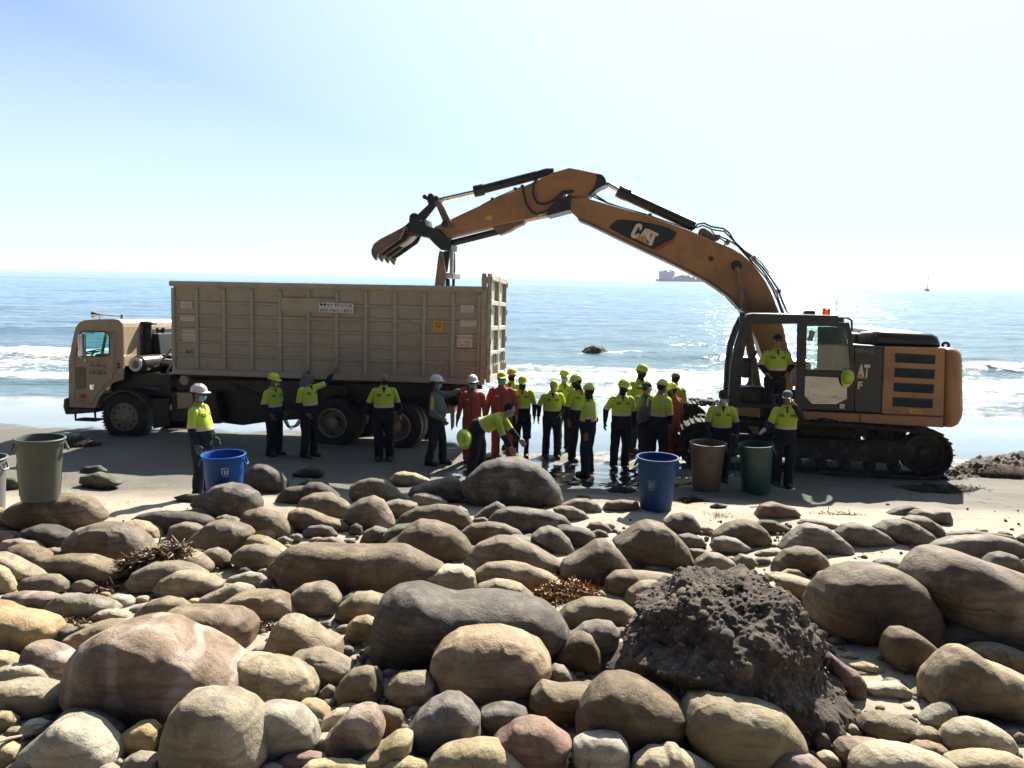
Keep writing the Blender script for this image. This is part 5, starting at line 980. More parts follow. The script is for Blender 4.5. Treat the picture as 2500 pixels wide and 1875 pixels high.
# wheels
tp = [(.31, 0.02), (.36, -.015), (.46, -.02), (.515, .0), (.54, .03), (.545, .06), (.545, .24), (.54, .27), (.515, .30), (.46, .315), (.31, .29), (.31, .02)]
tb = MB(); tb.lathe(tp, (0, 0, 0), 'Y', 48, False)
for k in range(48):
    a = 2 * math.pi * k / 48
    for yy in (.03, .27): tb.box((.543 * math.cos(a), yy, .543 * math.sin(a)), (.02, .07, .035), (0, -a, 0))
tyre_me = tb.mesh('tyre', K_rubber, 35)
fb = MB(); fb.lathe([(.325, .10), (.325, .0), (.315, -.03), (.30, -.035), (.285, .02), (.22, .01), (.19, -.01), (.10, -.02), (.085, -.055), (.0, -.06)], (0, 0, 0), 'Y', 36)
for k in range(10):
    a = 2 * math.pi * k / 10; fb.tube([(.145 * math.cos(a), -.012, .145 * math.sin(a)), (.145 * math.cos(a), -.05, .145 * math.sin(a))], .018, 6)
front_rim = fb.mesh('rim', [K_rim], 35)
hb = MB()
for k in range(10):
    a = 2 * math.pi * (k + .5) / 10; hb.lathe([(0, -.002), (.026, -.002), (.026, .0)], (.235 * math.cos(a), .006, .235 * math.sin(a)), 'Y', 10)
holes_me = hb.mesh('hand_hole', K_black, flat=True)
rb = MB(); rb.lathe([(.325, .10), (.325, .0), (.315, -.03), (.30, -.035), (.28, .06), (.25, .17), (.20, .19), (.13, .18), (.12, .0), (.09, -.02), (.0, -.02)], (0, 0, 0), 'Y', 36); rear_rim = rb.mesh('rim', K_rim, 35)
def wheel(x, z, y, front, nm='wheel', flip=False):
    w = empty(nm, Matrix.Translation((x, y, z)) @ (Matrix.Rotation(math.pi, 4, 'Z') if flip else Matrix.Identity(4)), None); w.parent = truck
    w.matrix_parent_inverse = Matrix.Identity(4); w.scale = (1.05, 1, 1.05)
    link('tyre', tyre_me, w); link('rim', front_rim if front else rear_rim, w)
    if front: link('hand_holes', holes_me, w).location = (0, -.004, 0)
for px, py, fr_ in ((304, 1018.5, True), (811, 1033, False), (966.7, 1041.5, False)):
    c = TF.on(px, py, 0); wheel(c[0], c[1], .0, fr_); wheel(c[0], c[1], CW, fr_, flip=True)
    if not fr_: wheel(c[0], c[1], .36, False); wheel(c[0], c[1], CW - .36, False, flip=True)
    mb = MB(); mb.tube([(c[0], .3, c[1]), (c[0], CW - .3, c[1])], .09, 10); mb.build('axle', K_black, truck)
# chassis, hoist rails, cylinders, tanks
r1 = TF.on(1050, 945, .75); zr = zb - .23
for y in (.78, 1.62):
    mb = MB(); mb.box(((wc[0] + x1) / 2 - .1, y, zr - .32), (x1 - wc[0] - .35, .09, .30)); mb.build('chassis_rail', K_black, truck)
    mb = MB(); mb.box(((wc[0] + x1) / 2 + .3, y, zr + .03), (x1 - wc[0] - 1.2, .12, .22)); mb.build('hoist_rail', K_black, truck)
def dark(name, t, y0, y1, m=K_black, f=T1, bev=.02):
    mb = MB(); mb.prism(TF.poly(f(t), y0), y0, y1, bev); return mb.build(name, m, truck)
dark('fuel_tank', '960,960 1330,960 1380,1200 1370,1225 1330,1225 960,1205', .15, .75)
dark('fender_panel', '1000,850 2212,860 2212,1180 1840,1200 1560,1240 1370,1215 1010,1100', .45, .62)
dark('mud_flap', '800,1010 950,1010 940,1245 805,1268', .1, .13)
dark('battery_box', '1005,965 1145,965 1145,1100 1010,1100', .12, .5, K_tan)
dark('tool_box', '560,860 1000,900 960,1060 800,1180 640,960', .6, 1.0)
dark('rear_fender', '60,700? 0,0'.replace('?', '') if False else '-20,880 380,880 640,900 660,960 560,1180 300,1180 0,1200', .5, .7, f=T2)
dark('rear_subframe', '600,880 1080,880 1400,890 1500,900 1490,1040 1330,1090 1120,1080 700,1080', .6, .9, f=T2)
dark('tail_bumper', '1440,1090 1560,1080 1555,1130 1440,1150', .1, 2.3, K_alu, T2)
dark('tail_lamp', '1475,1075 1510,1070 1510,1110 1478,1112', .05, .15, K_red, T2)
dark('rear_mud_flap', '1515,1100 1555,1100 1550,1250 1525,1285', .1, .14, K_alu, T2, .004)
mb = MB(); p0_, p1_ = TF.on(560, 935, .5), TF.on(760, 1010, .5); mb.tube([(p0_[0], .5, p0_[1]), (p1_[0], .5, p1_[1])], .07, 12); mb.build('hoist_cylinder', K_black, truck)
for k in range(3):
    c = TF.on(712 + 4 * k, 1030, .3); pts = [(c[0] - .2, .3, c[1] + .05), (c[0] - .1, .3, c[1] - .12 - .03 * k), (c[0] + .08, .3, c[1] - .08), (c[0] + .2, .32, c[1] + .1)]
    mb = MB(); mb.tube(pts, .015, 6); mb.build('hose', K_rubber, truck)
# intake stack and air cleaner
c = TF.on(361, 830, .9); ct = TF.on(361, 788, .9); cb_ = TF.on(361, 885, .9)
mb = MB(); mb.lathe([(.0, .0), (.09, 0), (.09, ct[1] - cb_[1] - .05), (.20, ct[1] - cb_[1] - .04), (.215, ct[1] - cb_[1]), (.19, ct[1] - cb_[1] + .03), (0, ct[1] - cb_[1] + .04)], (c[0], .9, cb_[1]), 'Z', 24); mb.build('intake_stack', K_black, truck)
c = TF.on(331, 889.5, .1)
mb = MB(); mb.lathe([(0, 0), (.13, 0), (.155, .03), (.155, .06), (.19, .09), (.20, .12), (.20, .75), (.21, .76), (.21, .79), (.2, .8), (.2, 1.15), (.1, 1.22), (0, 1.22)], (c[0], .1, c[1]), 'Y', 32); ac = mb.build('air_cleaner', mat('satin_black', (.05, .045, .045), rough=.3, coat=.5), truck)
mb = MB(); mb.lathe([(.155, .0), (.165, -.02), (.15, -.03), (.105, -.02), (.10, .0)], (c[0], .1, c[1]), 'Y', 32); mb.build('end_ring', K_white, ac)
mb = MB(); mb.lathe([(.10, -.01), (.03, .02), (0, .02)], (c[0], .1, c[1]), 'Y', 24); mb.build('end_cap', K_alu, ac)
mb = MB(); c2 = TF.on(384, 882, 1.0); mb.tube([(c[0] + .1, .9, c[1]), (c2[0] + .2, .9, c2[1]), (c2[0] + .5, .95, c2[1] - .02)], .085, 14); mb.build('intake_pipe', K_alu, truck)
for (u0, v0, u1, v1, y, r_, m_) in ((396, 880, 420, 850, .7, .03, K_alu), (400, 925, 425, 875, .5, .025, K_alu), (355, 913, 390, 910, .4, .025, K_alu), (362, 935, 385, 920, .4, .02, K_alu), (350, 945, 392, 950, .3, .03, K_alu), (384, 800, 384, 940, 1.2, .03, K_black), (398, 800, 398, 900, 1.5, .04, K_black)):
    a, b = TF.on(u0, v0, y), TF.on(u1, v1, y); mb = MB(); mb.tube([(a[0], y, a[1]), (b[0], y, b[1])], r_, 8); mb.build('pipe', m_, truck)
dark('engine_housing', '790,460 850,470 870,640 960,650 970,860 760,900 590,800 700,640 780,560', 1.0, 1.9)
# ================================================================ EXCAVATOR
X_tan = mat('excavator_yellow_brown', (.41, .205, .085), (.35, .175, .072), scale=1.2, rough=.5, dirt=(.13, .085, .055), dscale=1.7, damt=.55)
X_blk = mat('excavator_black', (.020, .026, .032), (.012, .016, .02), rough=.45, dirt=(.06, .055, .045), dscale=2, damt=.35)
X_mud = mat('muddy_steel', (.035, .033, .03), (.018, .018, .018), scale=7, rough=.8, bump=.8, bscale=14, dirt=(.12, .10, .07), dscale=4, damt=.6)
X_steel = mat('worn_steel', (.20, .18, .155), (.12, .105, .09), scale=6, rough=.5, metal=.35)
X_worn = mat('worn_tan_steel', (.24, .155, .105), (.15, .105, .08), scale=5, rough=.55, dirt=(.05, .045, .04), dscale=4, damt=.7)
X_grey = mat('grey_white_plate', (.42, .43, .42), (.28, .28, .28), scale=5, rough=.5)
X_decal = mat('decal_dark', (.018, .026, .03), (.014, .02, .024), rough=.4)
X_logo = mat('decal_pale', (.74, .64, .52), (.68, .58, .47), rough=.5)
X_tri = mat('decal_orange', (.62, .30, .04), (.55, .27, .04), rough=.45)
X_redst = mat('decal_red', (.42, .04, .07), (.38, .04, .06), rough=.45)
X_louv = mat('louvre_dark', (.022, .04, .045), (.016, .028, .032), rough=.6)
G_pane = glass('door_glass', (.60, .80, .72), .10)
G_low = glass('grimy_glass', (.34, .38, .34), .25)
ep = at_depth(2000, 1180, 14.75)
EF = Frame(Matrix.Translation((ep.x, 14.75, ground_z(ep.x, 14.75) - .02)) @ Matrix.Rotation(R(-9), 4, 'Z') @ Matrix.Rotation(R(-1.2), 4, 'X'))
exc = tag(empty('tracked_excavator', EF.M), 'large yellow-brown tracked excavator reaching its arm over the container', 'excavator')
def T3(t): return Z(t, 860, 380)
def T4(t): return Z(t, 1360, 400)
def T5(t): return Z(t, 1740, 720)
def pr(name, pts, y0, y1, m, parent=exc, bev=.015, ang=30):
    mb = MB(); mb.prism(EF.poly(pts, y0), y0, y1, bev); return mb.build(name, m, parent, ang=ang)
def tb(name, pts, y, r, m, parent=exc, n=12):
    mb = MB(); P = [EF.on(px, py, y) for px, py in pts]; mb.tube([(a, y, b) for a, b in P], r, n); return mb.build(name, m, parent)
def sheet(name, outer, holes, y, t, m, parent):
    import mathutils
    L = [[Vector((a, b, 0)) for a, b in EF.poly(p, y)] for p in [outer] + holes]; allv = [v for l in L for v in l]; n = len(allv); mb = MB(); fs = []
    for tri in mathutils.geometry.tessellate_polygon(L):
        a, b, c = tri
        if (allv[b] - allv[a]).cross(allv[c] - allv[a]).z < 0: b, c = c, b
        fs.append((a, b, c)); fs.append((a + n, c + n, b + n))
    k = 0
    for l in L:
        for i in range(len(l)): j = (i + 1) % len(l); fs.append((k + i, k + j, k + j + n, k + i + n))
        k += len(l)
    mb.add([(v.x, y, v.y) for v in allv] + [(v.x, y + t, v.y) for v in allv], fs); return mb.build(name, m, parent, ang=20)
# ---- tracks
xl, xr_ = EF.on(1712, 1120, 0)[0], EF.on(2262, 1130, 0)[0]; RW = .43; ZC = .50
def track_path(n):
    import itertools
    L = xr_ - xl; pts = []
    tot = 2 * L + 2 * math.pi * RW
    for i in range(n):
        s = tot * i / n
        if s < L: pts.append((xl + s, ZC - RW, 0.0)); continue
        s -= L
        if s < math.pi * RW: a = -math.pi / 2 + s / RW; pts.append((xr_ + RW * math.cos(a), ZC + RW * math.sin(a), a + math.pi / 2)); continue
        s -= math.pi * RW
        if s < L: u = s / L; pts.append((xr_ - s, ZC + RW + .09 * math.sin(math.pi * u), math.pi - .3 * math.cos(math.pi * u) * .25)); continue
        s -= L; a = math.pi / 2 + s / RW; pts.append((xl + RW * math.cos(a), ZC + RW * math.sin(a), a + math.pi / 2))
    return pts
sm = MB(); sm.bevbox((0, .3, -.02), (.212, .60, .035), .01); sm.box((-.05, .3, -.055), (.022, .60, .05)); sm.box((.05, .3, -.05), (.018, .60, .035)); sm.box((0, .3, .02), (.15, .2, .06))
shoe_me = sm.mesh('track_shoe', X_mud, flat=True)
rl = MB(); rl.lathe([(0, -.02), (.06, -.02), (.07, .02), (.11, .03), (.11, .2), (.07, .22), (.0, .22)], (0, 0, 0), 'Y', 18); roller_me = rl.mesh('roller', X_mud)
idl = MB(); idl.lathe([(0, .05), (.10, .05), (.13, .08), (.15, .15), (.30, .17), (.33, .1), (.39, .1), (.39, .42), (.3, .42), (0, .42)], (0, 0, 0), 'Y', 28)
for k in range(8): a = k * math.pi / 4; idl.tube([(.22 * math.cos(a), .18, .22 * math.sin(a)), (.22 * math.cos(a), .13, .22 * math.sin(a))], .018, 6)
idler_me = idl.mesh('idler_wheel', X_mud)
for yo in (0.0, 2.60):
    fr = MB(); fr.bevbox(((xl + xr_) / 2, yo + .32, ZC + .02), (xr_ - xl - .55, .34, .34), .05); fr.box(((xl + xr_) / 2, yo + .16, ZC - .12), (xr_ - xl - .9, .05, .16))
    tr_ = fr.build('track', X_mud, exc)
    for (x, z, a) in track_path(56):
        o = link('track_shoe', shoe_me, tr_); o.matrix_local = Matrix.Translation((x, yo, z)) @ Matrix.Rotation(-a, 4, 'Y')
    for k in range(8): o = link('track_roller', roller_me, tr_); o.location = (xl + .5 + k * (xr_ - xl - 1.0) / 7, yo + .15, ZC - RW + .14)
    for k in range(2): o = link('carrier_roller', roller_me, tr_); o.location = (xl + 1.4 + k * 1.6, yo + .15, ZC + RW - .02)
    for x in (xl, xr_): o = link('idler_wheel', idler_me, tr_); o.location = (x, yo + .08, ZC)
    rs = np.random.RandomState(5); mud = MB()           # clods riding on the track
    for k in range(46):
        x = xl + rs.rand() * (xr_ - xl); s = .03 + rs.rand() * .06; top = rs.rand() < .7
        mud.ell((x, yo + rs.rand() * .6, ZC + RW + .07 + .09 * math.sin(math.pi * (x - xl) / (xr_ - xl)) if top else ZC - .15), (s * 1.5, s * 1.3, s * .7), 7, 5)
    tag(mud.build('mud_clods', X_mud, tr_), kind='stuff')
mb = MB(); mb.bevbox(((xl + xr_) / 2, 1.6, .72), (1.9, 2.2, .42), .08); mb.lathe([(.0, .9), (.72, .9), (.72, 1.06), (.62, 1.07), (.62, 1.16), (0, 1.16)], ((xl + xr_) / 2 - .1, 1.6, 0), 'Z', 36); mb.build('undercarriage', X_mud, exc)
# ---- house
HY = .12; HW = 3.0
pr('side_panel', T5('1195,420 1445,434 1420,1000 1195,985'), HY, HY + HW, X_decal)
pr('engine_door', T5('1450,436 1965,448 1950,1026 1424,1001'), HY - .01, HY + HW + .01, X_tan)
pr('counterweight', T5('1972,450 2040,450 2085,465 2113,500 2124,560 2127,990 2118,1040 2085,1100 2035,1124 1955,1121'), HY - .04, HY + HW + .04, X_tan, bev=.09, ang=50)
for t in ('1540,490 1882,506 1877,586 1538,570', '1535,613 1877,630 1873,711 1531,694', '1528,738 1870,755 1866,833 1524,815', '1520,861 1862,879 1858,958 1516,940'):
    lo = pr('louvre', T5(t), HY - .016, HY + .05, X_louv, bev=.004); P = EF.poly(T5(t), HY - .02)
    s = MB()
    for k in range(4):
        f = (k + .6) / 4.4; z = P[0][1] + (P[3][1] - P[0][1]) * f; zr_ = P[1][1] + (P[2][1] - P[1][1]) * f
        s.add([(P[0][0] + .02, HY - .018, z), (P[1][0] - .02, HY - .018, zr_), (P[1][0] - .02, HY - .034, zr_ - .03), (P[0][0] + .02, HY - .034, z - .03)], [(0, 1, 2, 3), (3, 2, 1, 0)])
    s.build('slat', X_louv, lo, flat=True)
pr('engine_hood', T5('1370,428 1378,350 1400,318 1425,308 1640,318 1862,330 1905,355 1925,400 1932,443'), HY + .15, HY + 2.5, X_blk, bev=.06, ang=50)
pr('hood_step', T5('1200,330 1255,325 1250,420 1200,420'), HY + .6, HY + 1.1, X_blk)
a = EF.on(1740 + 1230 / 3.456, 720 + 385 / 3.456, .7); b = EF.on(1740 + 1385 / 3.456, 720 + 370 / 3.456, .7)
mb = MB(); mb.tube([(a[0], .7, a[1]), (a[0] + .06, .7, a[1] + .01), (b[0], .7, b[1])], [.13, .17, .17], 20); mb.build('muffler', X_worn, exc)
c = EF.on(1740 + 1965 / 3.456, 720 + 428 / 3.456, .5); ring = [(c[0] + .055 * math.cos(t), .5, c[1] + .06 * math.sin(t)) for t in np.linspace(-.6, math.pi + .6, 14)]
mb = MB(); mb.tube(ring, .028, 8); mb.tube([(ring[0][0] - .03, .5, ring[0][1] - .05), (ring[0][0] + .02, .5, ring[0][1] - .12)], .03, 8); mb.build('lifting_eye', X_mud, exc)
pr('lower_beam', T5('650,972 1240,1001 1242,1081 650,1052'), HY - .005, HY + HW, X_tan)
pr('lower_beam', T5('1245,1002 1948,1031 1945,1120 1246,1081'), HY - .005, HY + HW, X_tan)
pr('front_step_panel', T5('215,946 400,955 400,1036 215,1020'), HY, HY + .9, X_tan)
pr('platform', T5('195,1022 460,1036 655,1050 1500,1095 1460,1150 1200,1130 500,1120 200,1100'), HY + .3, HY + 2.6, X_mud)
pr('upper_frame', T5('400,950 660,965 660,1060 400,1045'), HY + .1, HY + 2.8, X_blk)
# ---- cab
CY = HY - .03; CWD = 1.0
outer = T5('130,945 150,600 185,420 240,250 290,165 330,158 1060,176 1062,232 1150,234 1176,330 1203,640 1190,978')
h1 = T5('333,246 716,243 710,600 690,940 222,925 232,700 255,490 290,340'); h2 = T5('796,262 850,262 1098,270 1130,300 1150,440 1166,640 786,630'); h3 = T5('781,685 1140,702 1140,880 1050,925 840,920 775,850')
cab = sheet('cab', outer, [h1, h2, h3], CY, .06, X_blk, exc)
h1b = T5('333,246 716,243 710,600 705,800 240,790 245,640 265,490 295,340')
sheet('cab_far_side', outer, [h1b, h2], CY + CWD, .05, X_blk, cab)
def acr(name, pts, m, parent=cab, t=.05):
    """sheet across the cab following side points"""
    P = EF.poly(pts, CY); mb = MB()
    for i in range(len(P) - 1):
        (a, b), (c, d) = P[i], P[i + 1]; L = math.hypot(c - a, d - b); ang = math.atan2(d - b, c - a)
        mb.box(((a + c) / 2, CY + .03 + CWD / 2, (b + d) / 2), (L + .01, CWD - .06 + .03, t), (0, -ang, 0))
    return mb.build(name, m, parent)
acr('roof', T5('300,185 340,178 1060,196'), X_blk, t=.10)
acr('floor', T5('150,935 700,945 1180,960'), X_blk, t=.08)
mb = MB(); P = EF.poly(T5('1150,700 1190,960'), CY); mb.box(((P[0][0] + P[1][0]) / 2, CY + CWD / 2, P[1][1] + .35), (.05, CWD - .05, .7)); mb.build('rear_wall', X_blk, cab)
for (t, nm, g) in ((h2, 'upper_window', G_pane), (h3, 'lower_window', G_low)):
    mb = MB(); P = EF.poly(t, CY + .03); mb.add([(a, CY + .03, b) for a, b in P], [tuple(range(len(P)))]); mb.build(nm, g, cab, flat=True)
mb = MB(); P = EF.poly(T5('290,200 240,300 190,440 165,640 150,900'), CY + .02)
for yy in (CY + CWD,): mb.tube([(a - .0, yy, b) for a, b in P], .045, 8)
mb.build('front_pillar', X_blk, cab)
for k in range(3):
    dx = -14 - 7 * k; tb('wiper_rail', T5(f'{262+dx},240 {215+dx},330 {182+dx},440 {160+dx},640 {150+dx},900'), CY + .12 + .2 * k, .012, X_blk, cab, 6)
tb('mirror_arm', T5('250,170 232,290 205,300'), CY - .05, .018, X_blk, cab, 6)
mb = MB(); c = EF.on(1740 + 250 / 3.456, 720 + 185 / 3.456, CY - .08); mb.bevbox((c[0], CY - .06, c[1]), (.10, .12, .2), .02); mb.build('wing_mirror', X_blk, cab)
mb = MB(); P = EF.poly(T5('890,268 1100,270 1150,440 1166,640 880,636'), CY + CWD - .06); mb.prism(P, CY + CWD - .06, CY + CWD - .02, .005); mb.build('inner_panel', mat('cab_lining', (.17, .175, .145), rough=.8), cab)
# seat, levers, console seen through the glass
sx_, sz_ = EF.on(1740 + 960 / 3.456, 720 + 640 / 3.456, .55)
mb = MB(); mb.bevbox((sx_, .55, sz_ - .05), (.5, .5, .16), .05); mb.bevbox((sx_ + .2, .55, sz_ + .45), (.15, .46, .95), .06); mb.bevbox((sx_ + .19, .55, sz_ + 1.0), (.11, .26, .2), .04); mb.build('operator_seat', mat('seat_grey', (.16, .15, .13), rough=.8), cab)
mb = MB(); mb.bevbox((sx_ - .45, .75, sz_ - .1), (.35, .25, .5), .04); mb.tube([(sx_ - .5, .75, sz_ + .1), (sx_ - .55, .72, sz_ + .4)], .02, 6); mb.build('console', mat('console_tan', (.35, .30, .25), rough=.6), cab)
c = EF.on(1740 + 315 / 3.456, 720 + 700 / 3.456, .5); mb = MB(); mb.tube([(c[0], .5, c[1] - .15), (c[0], .5, c[1] - .08), (c[0], .5, c[1] + .2)], [.09, .04, .028], 10); mb.build('control_column', K_alu, cab)
mb = MB(); mb.bevbox((c[0] - .1, .55, c[1] + .2), (.2, .3, .4), .05); mb.tube([(c[0] - .05, .5, c[1] + .3), (c[0] + .1, .5, c[1] + .55)], .03, 8); mb.bevbox((c[0] + .05, .6, c[1] - .35), (.55, .5, .35), .05); mb.build('dashboard', X_blk, cab)
for (u, v) in ((835, 345), (1075, 340)):
    c = EF.on(1740 + u / 3.456, 720 + v / 3.456, 1.15); mb = MB(); mb.bevbox((c[0], 1.2, c[1]), (.12, .02, .22), .009, (0, R(12), 0)); mb.build('far_mirror', mat('mirror_back_%d' % u, (.5, .48, .4), rough=.4), cab)
# door edge, bar, handle
pr('door_bar', T5('782,640 1166,655 1162,690 778,676'), CY - .025, CY + .01, X_blk, cab, .006)
tb('hand_rail', T5('1060,192 1140,195 1172,215 1176,300'), CY + .1, .02, X_blk, cab)
mb = MB(); c = EF.on(1740 + 1093 / 3.456, 720 + 940 / 3.456, CY - .01); mb.box((c[0], CY - .008, c[1]), (.095, .006, .09)); o = mb.build('inspection_sticker', K_sign, cab); l_ = link('lettering', text_mesh('1-15', .07, .035, K_ink), o); l_.location = (c[0], CY - .013, c[1] - .01)
c = EF.on(1740 + 957 / 3.456, 720 + 172 / 3.456, .5); bc = MB(); bc.lathe([(0, 0), (.085, 0), (.085, .03), (0, .03)], (c[0], .5, c[1] - .02), 'Z', 20); bc = bc.build('beacon', X_blk, cab)
lm = nt('beacon_lens'); lm[3].inputs['Base Color'].default_value = (.95, .16, .01, 1); lm[3].inputs['Roughness'].default_value = .25; lm[3].inputs['Transmission Weight'].default_value = .65
mb = MB(); mb.lathe([(0, .03), (.078, .03), (.076, .13), (.066, .155), (.04, .165), (0, .165)], (c[0], .5, c[1] - .02), 'Z', 20); mb.build('lens', lm[0], bc)
c = EF.on(1740 + 805 / 3.456, 720 + 158 / 3.456, .5); mb = MB(); mb.bevbox((c[0] + .02, .5, c[1] + .02), (.20, .2, .08), .015); mb.bevbox((c[0] - .03, .5, c[1] - .02), (.26, .24, .05), .01); mb.build('roof_unit', X_blk, cab)
a = EF.on(2042, 768, 1.0); mb = MB(); mb.tube([(a[0], 1.0, a[1]), (a[0] - .01, 1.0, a[1] + .32)], .004, 5); mb.build('aerial', X_blk, cab)
# lettering on the side panel
def let(t, px, py, w, h, m, y, bold=.03, par=exc, sh=0, rot=0):
    o = link('lettering', text_mesh(t, w, h, m, bold, shear=sh), par); c = EF.on(px, py, y); o.matrix_local = Matrix.Translation((c[0], y, c[1])) @ Matrix.Rotation(rot, 4, 'Y'); return o
let('9F48', 2110, 857, .34, .10, mat('grey_print', (.16, .17, .17), rough=.6), HY - .006, .0)
let('AT', 2108.5, 906, .23, .26, X_logo, HY - .006, .04)
pr('logo_triangle', T5('1225,664 1222,702 1300,706'), HY - .012, HY - .003, X_tri, bev=0)
let('F', 2100, 941, .085, .15, X_logo, HY - .006, .03)
let('C 44 Quinns', 2178, 1003, .3, .035, K_ink, HY - .014, .0)
pr('maker_label', T5('1660,960 1778,970 1775,1003 1658,998'), HY - .02, HY - .01, K_yel, bev=0); let('QUINN [', 2240, 1005, .2, .045, K_ink, HY - .026, .01)
# ---- boom
BY0, BY1 = 1.36, 1.98
boom = pr('boom', T4('92,375 104,330 130,288 250,290 440,345 780,440 1100,555 1230,610 1350,662 1460,705 1560,762 1640,832 1700,905 1760,990 1805,1080 1845,1175 1880,1270 1915,1400 1950,1560 1990,1700 2020,1800 1960,1990 1860,1960 1770,1740 1690,1500 1600,1330 1545,1218 1450,1112 1350,1040 1250,974 1120,905 1000,845 800,752 500,610 270,498 180,462'), BY0, BY1, X_tan, bev=.02, ang=25)
def strip_edge(name, pts, y0, y1, w, m, parent):
    P = [EF.on(px, py, y0) for px, py in pts]; mb = MB()
    for (a, b), (c, d) in zip(P, P[1:]):
        L = math.hypot(c - a, d - b); mb.box(((a + c) / 2, (y0 + y1) / 2, (b + d) / 2), (L + .01, y1 - y0, w), (0, -math.atan2(d - b, c - a), 0))
    return mb.build(name, m, parent)
strip_edge('bottom_plate', T4('180,466 270,502 500,614 800,756 1000,850 1120,910 1250,980 1350,1045 1450,1116 1545,1223'), BY0 - .03, BY1 + .03, .035, X_worn, boom)
# decal with emblem
dp = T4('438,540 462,505 505,472 560,470 700,484 870,518 960,548 1005,575 1008,590 985,632 810,722 700,676 560,606'); de = pr('boom_decal', dp, BY0 - .008, BY0 - .001, X_decal, boom, 0)
pr('red_stripe', T4('985,638 982,658 850,735 815,722'), BY0 - .008, BY0 - .001, X_redst, boom, 0)
th_ = R(25)
def emb(pts, m, y): return pr('emblem', T4(pts), y - .004, y, m, de, 0)
YE = BY0 - .010
# letters C A T traced as outlines, slanting with the boom
emb('712,560 720,520 708,506 690,502 668,510 655,528 625,590 622,612 640,628 662,632 685,618 700,590 678,586 668,600 655,600 655,590 685,535 695,532 698,545 690,556', X_logo, YE)
emb('690,620 745,545 790,555 785,660 768,650 740,605 715,612', X_logo, YE)
emb('795,560 858,590 852,612 832,604 800,690 768,684 805,592 786,584', X_logo, YE)
emb('745,608 768,684 655,628', X_tri, YE - .004)
for (u, v) in ((1515, 860), (1300, 800)):
    c = EF.on(1360 + u / 3.456, 400 + v / 3.456, BY0); mb = MB(); rr_ = .11 if u > 1400 else .05; mb.lathe([(0, -.06), (rr_ * .8, -.06), (rr_, -.03), (rr_, .03), (0, .03)], (c[0], BY0, c[1]), 'Y', 18); mb.build('pin_boss', X_blk, boom)
tb('boom_cylinder_rod', T4('1518,870 1585,1290'), BY0 - .12, .045, X_worn, boom); tb('boom_cylinder', T4('1580,1250 1700,1960'), BY0 - .12, .09, X_worn, boom)
pr('boom_lug', T4('1210,545 1240,540 1290,570 1340,610 1370,640 1330,655 1240,615 1190,590'), 1.5, 1.84, X_worn, boom)
# hoses and pipes on the boom back
for k, (t, r_) in enumerate((('270,262 430,335 750,425 1100,548', .014), ('285,250 410,322 560,372 760,432', .012), ('300,245 420,322', .012), ('1150,555 1185,510 1240,500 1300,530 1400,545 1450,580 1500,660 1590,745 1660,800 1740,880 1800,960 1860,1050 1900,1160 1950,1270', .020),
    ('1170,540 1230,520 1310,555 1410,570 1480,640 1560,735 1640,800 1730,895 1790,980 1850,1080 1880,1180 1915,1270', .018), ('1340,600 1440,640 1520,690 1600,780 1680,870 1760,960 1820,1060 1870,1180 1900,1265', .018), ('1300,560 1345,615 1420,655', .014), ('1560,735 1600,745 1680,800 1720,830 1790,920', .012))):
    tb('hydraulic_hose', T4(t), 1.50 + .06 * (k % 5), r_, X_blk, boom, 6)
for (u, v) in ((785, 440), (1360, 620), (1440, 665), (1660, 800), (1870, 1080)):
    c = EF.on(1360 + u / 3.456, 400 + v / 3.456, 1.45); mb = MB(); mb.bevbox((c[0], 1.62, c[1] + .01), (.08, .42, .09), .01); mb.build('hose_clamp', X_worn, boom)
# stick cylinder along the boom
tb('stick_cylinder', T4('540,245 1160,530'), 1.67, .115, X_blk, boom, 20); tb('stick_cylinder_head', T4('515,225 560,250 620,270'), 1.67, .14, X_blk, boom, 20); tb('stick_cylinder_rod', T4('420,165 540,235'), 1.67, .05, K_chrome, boom)
# ---- stick
stick = pr('stick', T3('690,602 840,532 1000,456 1220,355 1440,262 1560,207 1700,140 1830,102 1950,125 2062,150 2110,175 2120,240 2050,288 1990,343 1850,345 1790,300 1760,420 1815,455 1640,505 1455,543 1300,570 1180,598 1000,640 800,690 745,702 692,650'), 1.42, 1.92, X_tan, bev=.02, ang=25)
pr('stick_head', T3('2062,148 2110,160 2135,190 2150,240 2100,262 2060,286 2000,338 1985,330 2040,270 2062,200'), 1.38, 1.96, X_blk, stick)
pr('thumb_bracket', T3('1180,600 1455,541 1440,575 1380,600 1330,632 1240,668'), 1.5, 1.84, X_worn, stick)
pr('stick_joint_plate', T3('1660,440 1740,370 1840,325 1840,460 1815,462 1640,508'), 1.30, 2.04, X_blk, stick)
for k, t in enumerate(('1560,190 1530,240 1525,330 1560,400 1620,415 1700,380 1780,310 1870,300', '1440,265 1450,340 1470,410 1510,470 1560,500 1640,470 1720,420', '1430,265 1370,285 1260,335 1190,365 1090,418')):
    tb('hydraulic_hose', T3(t), 1.36 - .02 * k if k < 2 else 1.6, .028 if k < 2 else .012, X_blk, stick, 8)
for (u, v) in ((1380, 285), (1190, 370), (1440, 262)):
    c = EF.on(860 + u / 3.456, 380 + v / 3.456, 1.6); mb = MB(); mb.bevbox((c[0], 1.62, c[1]), (.07, .3, .06), .01); mb.build('hose_clamp', X_blk, stick)
pr('warning_label', T3('1125,515 1180,500 1180,535 1128,545'), 1.408, 1.417, K_yel, stick, 0)
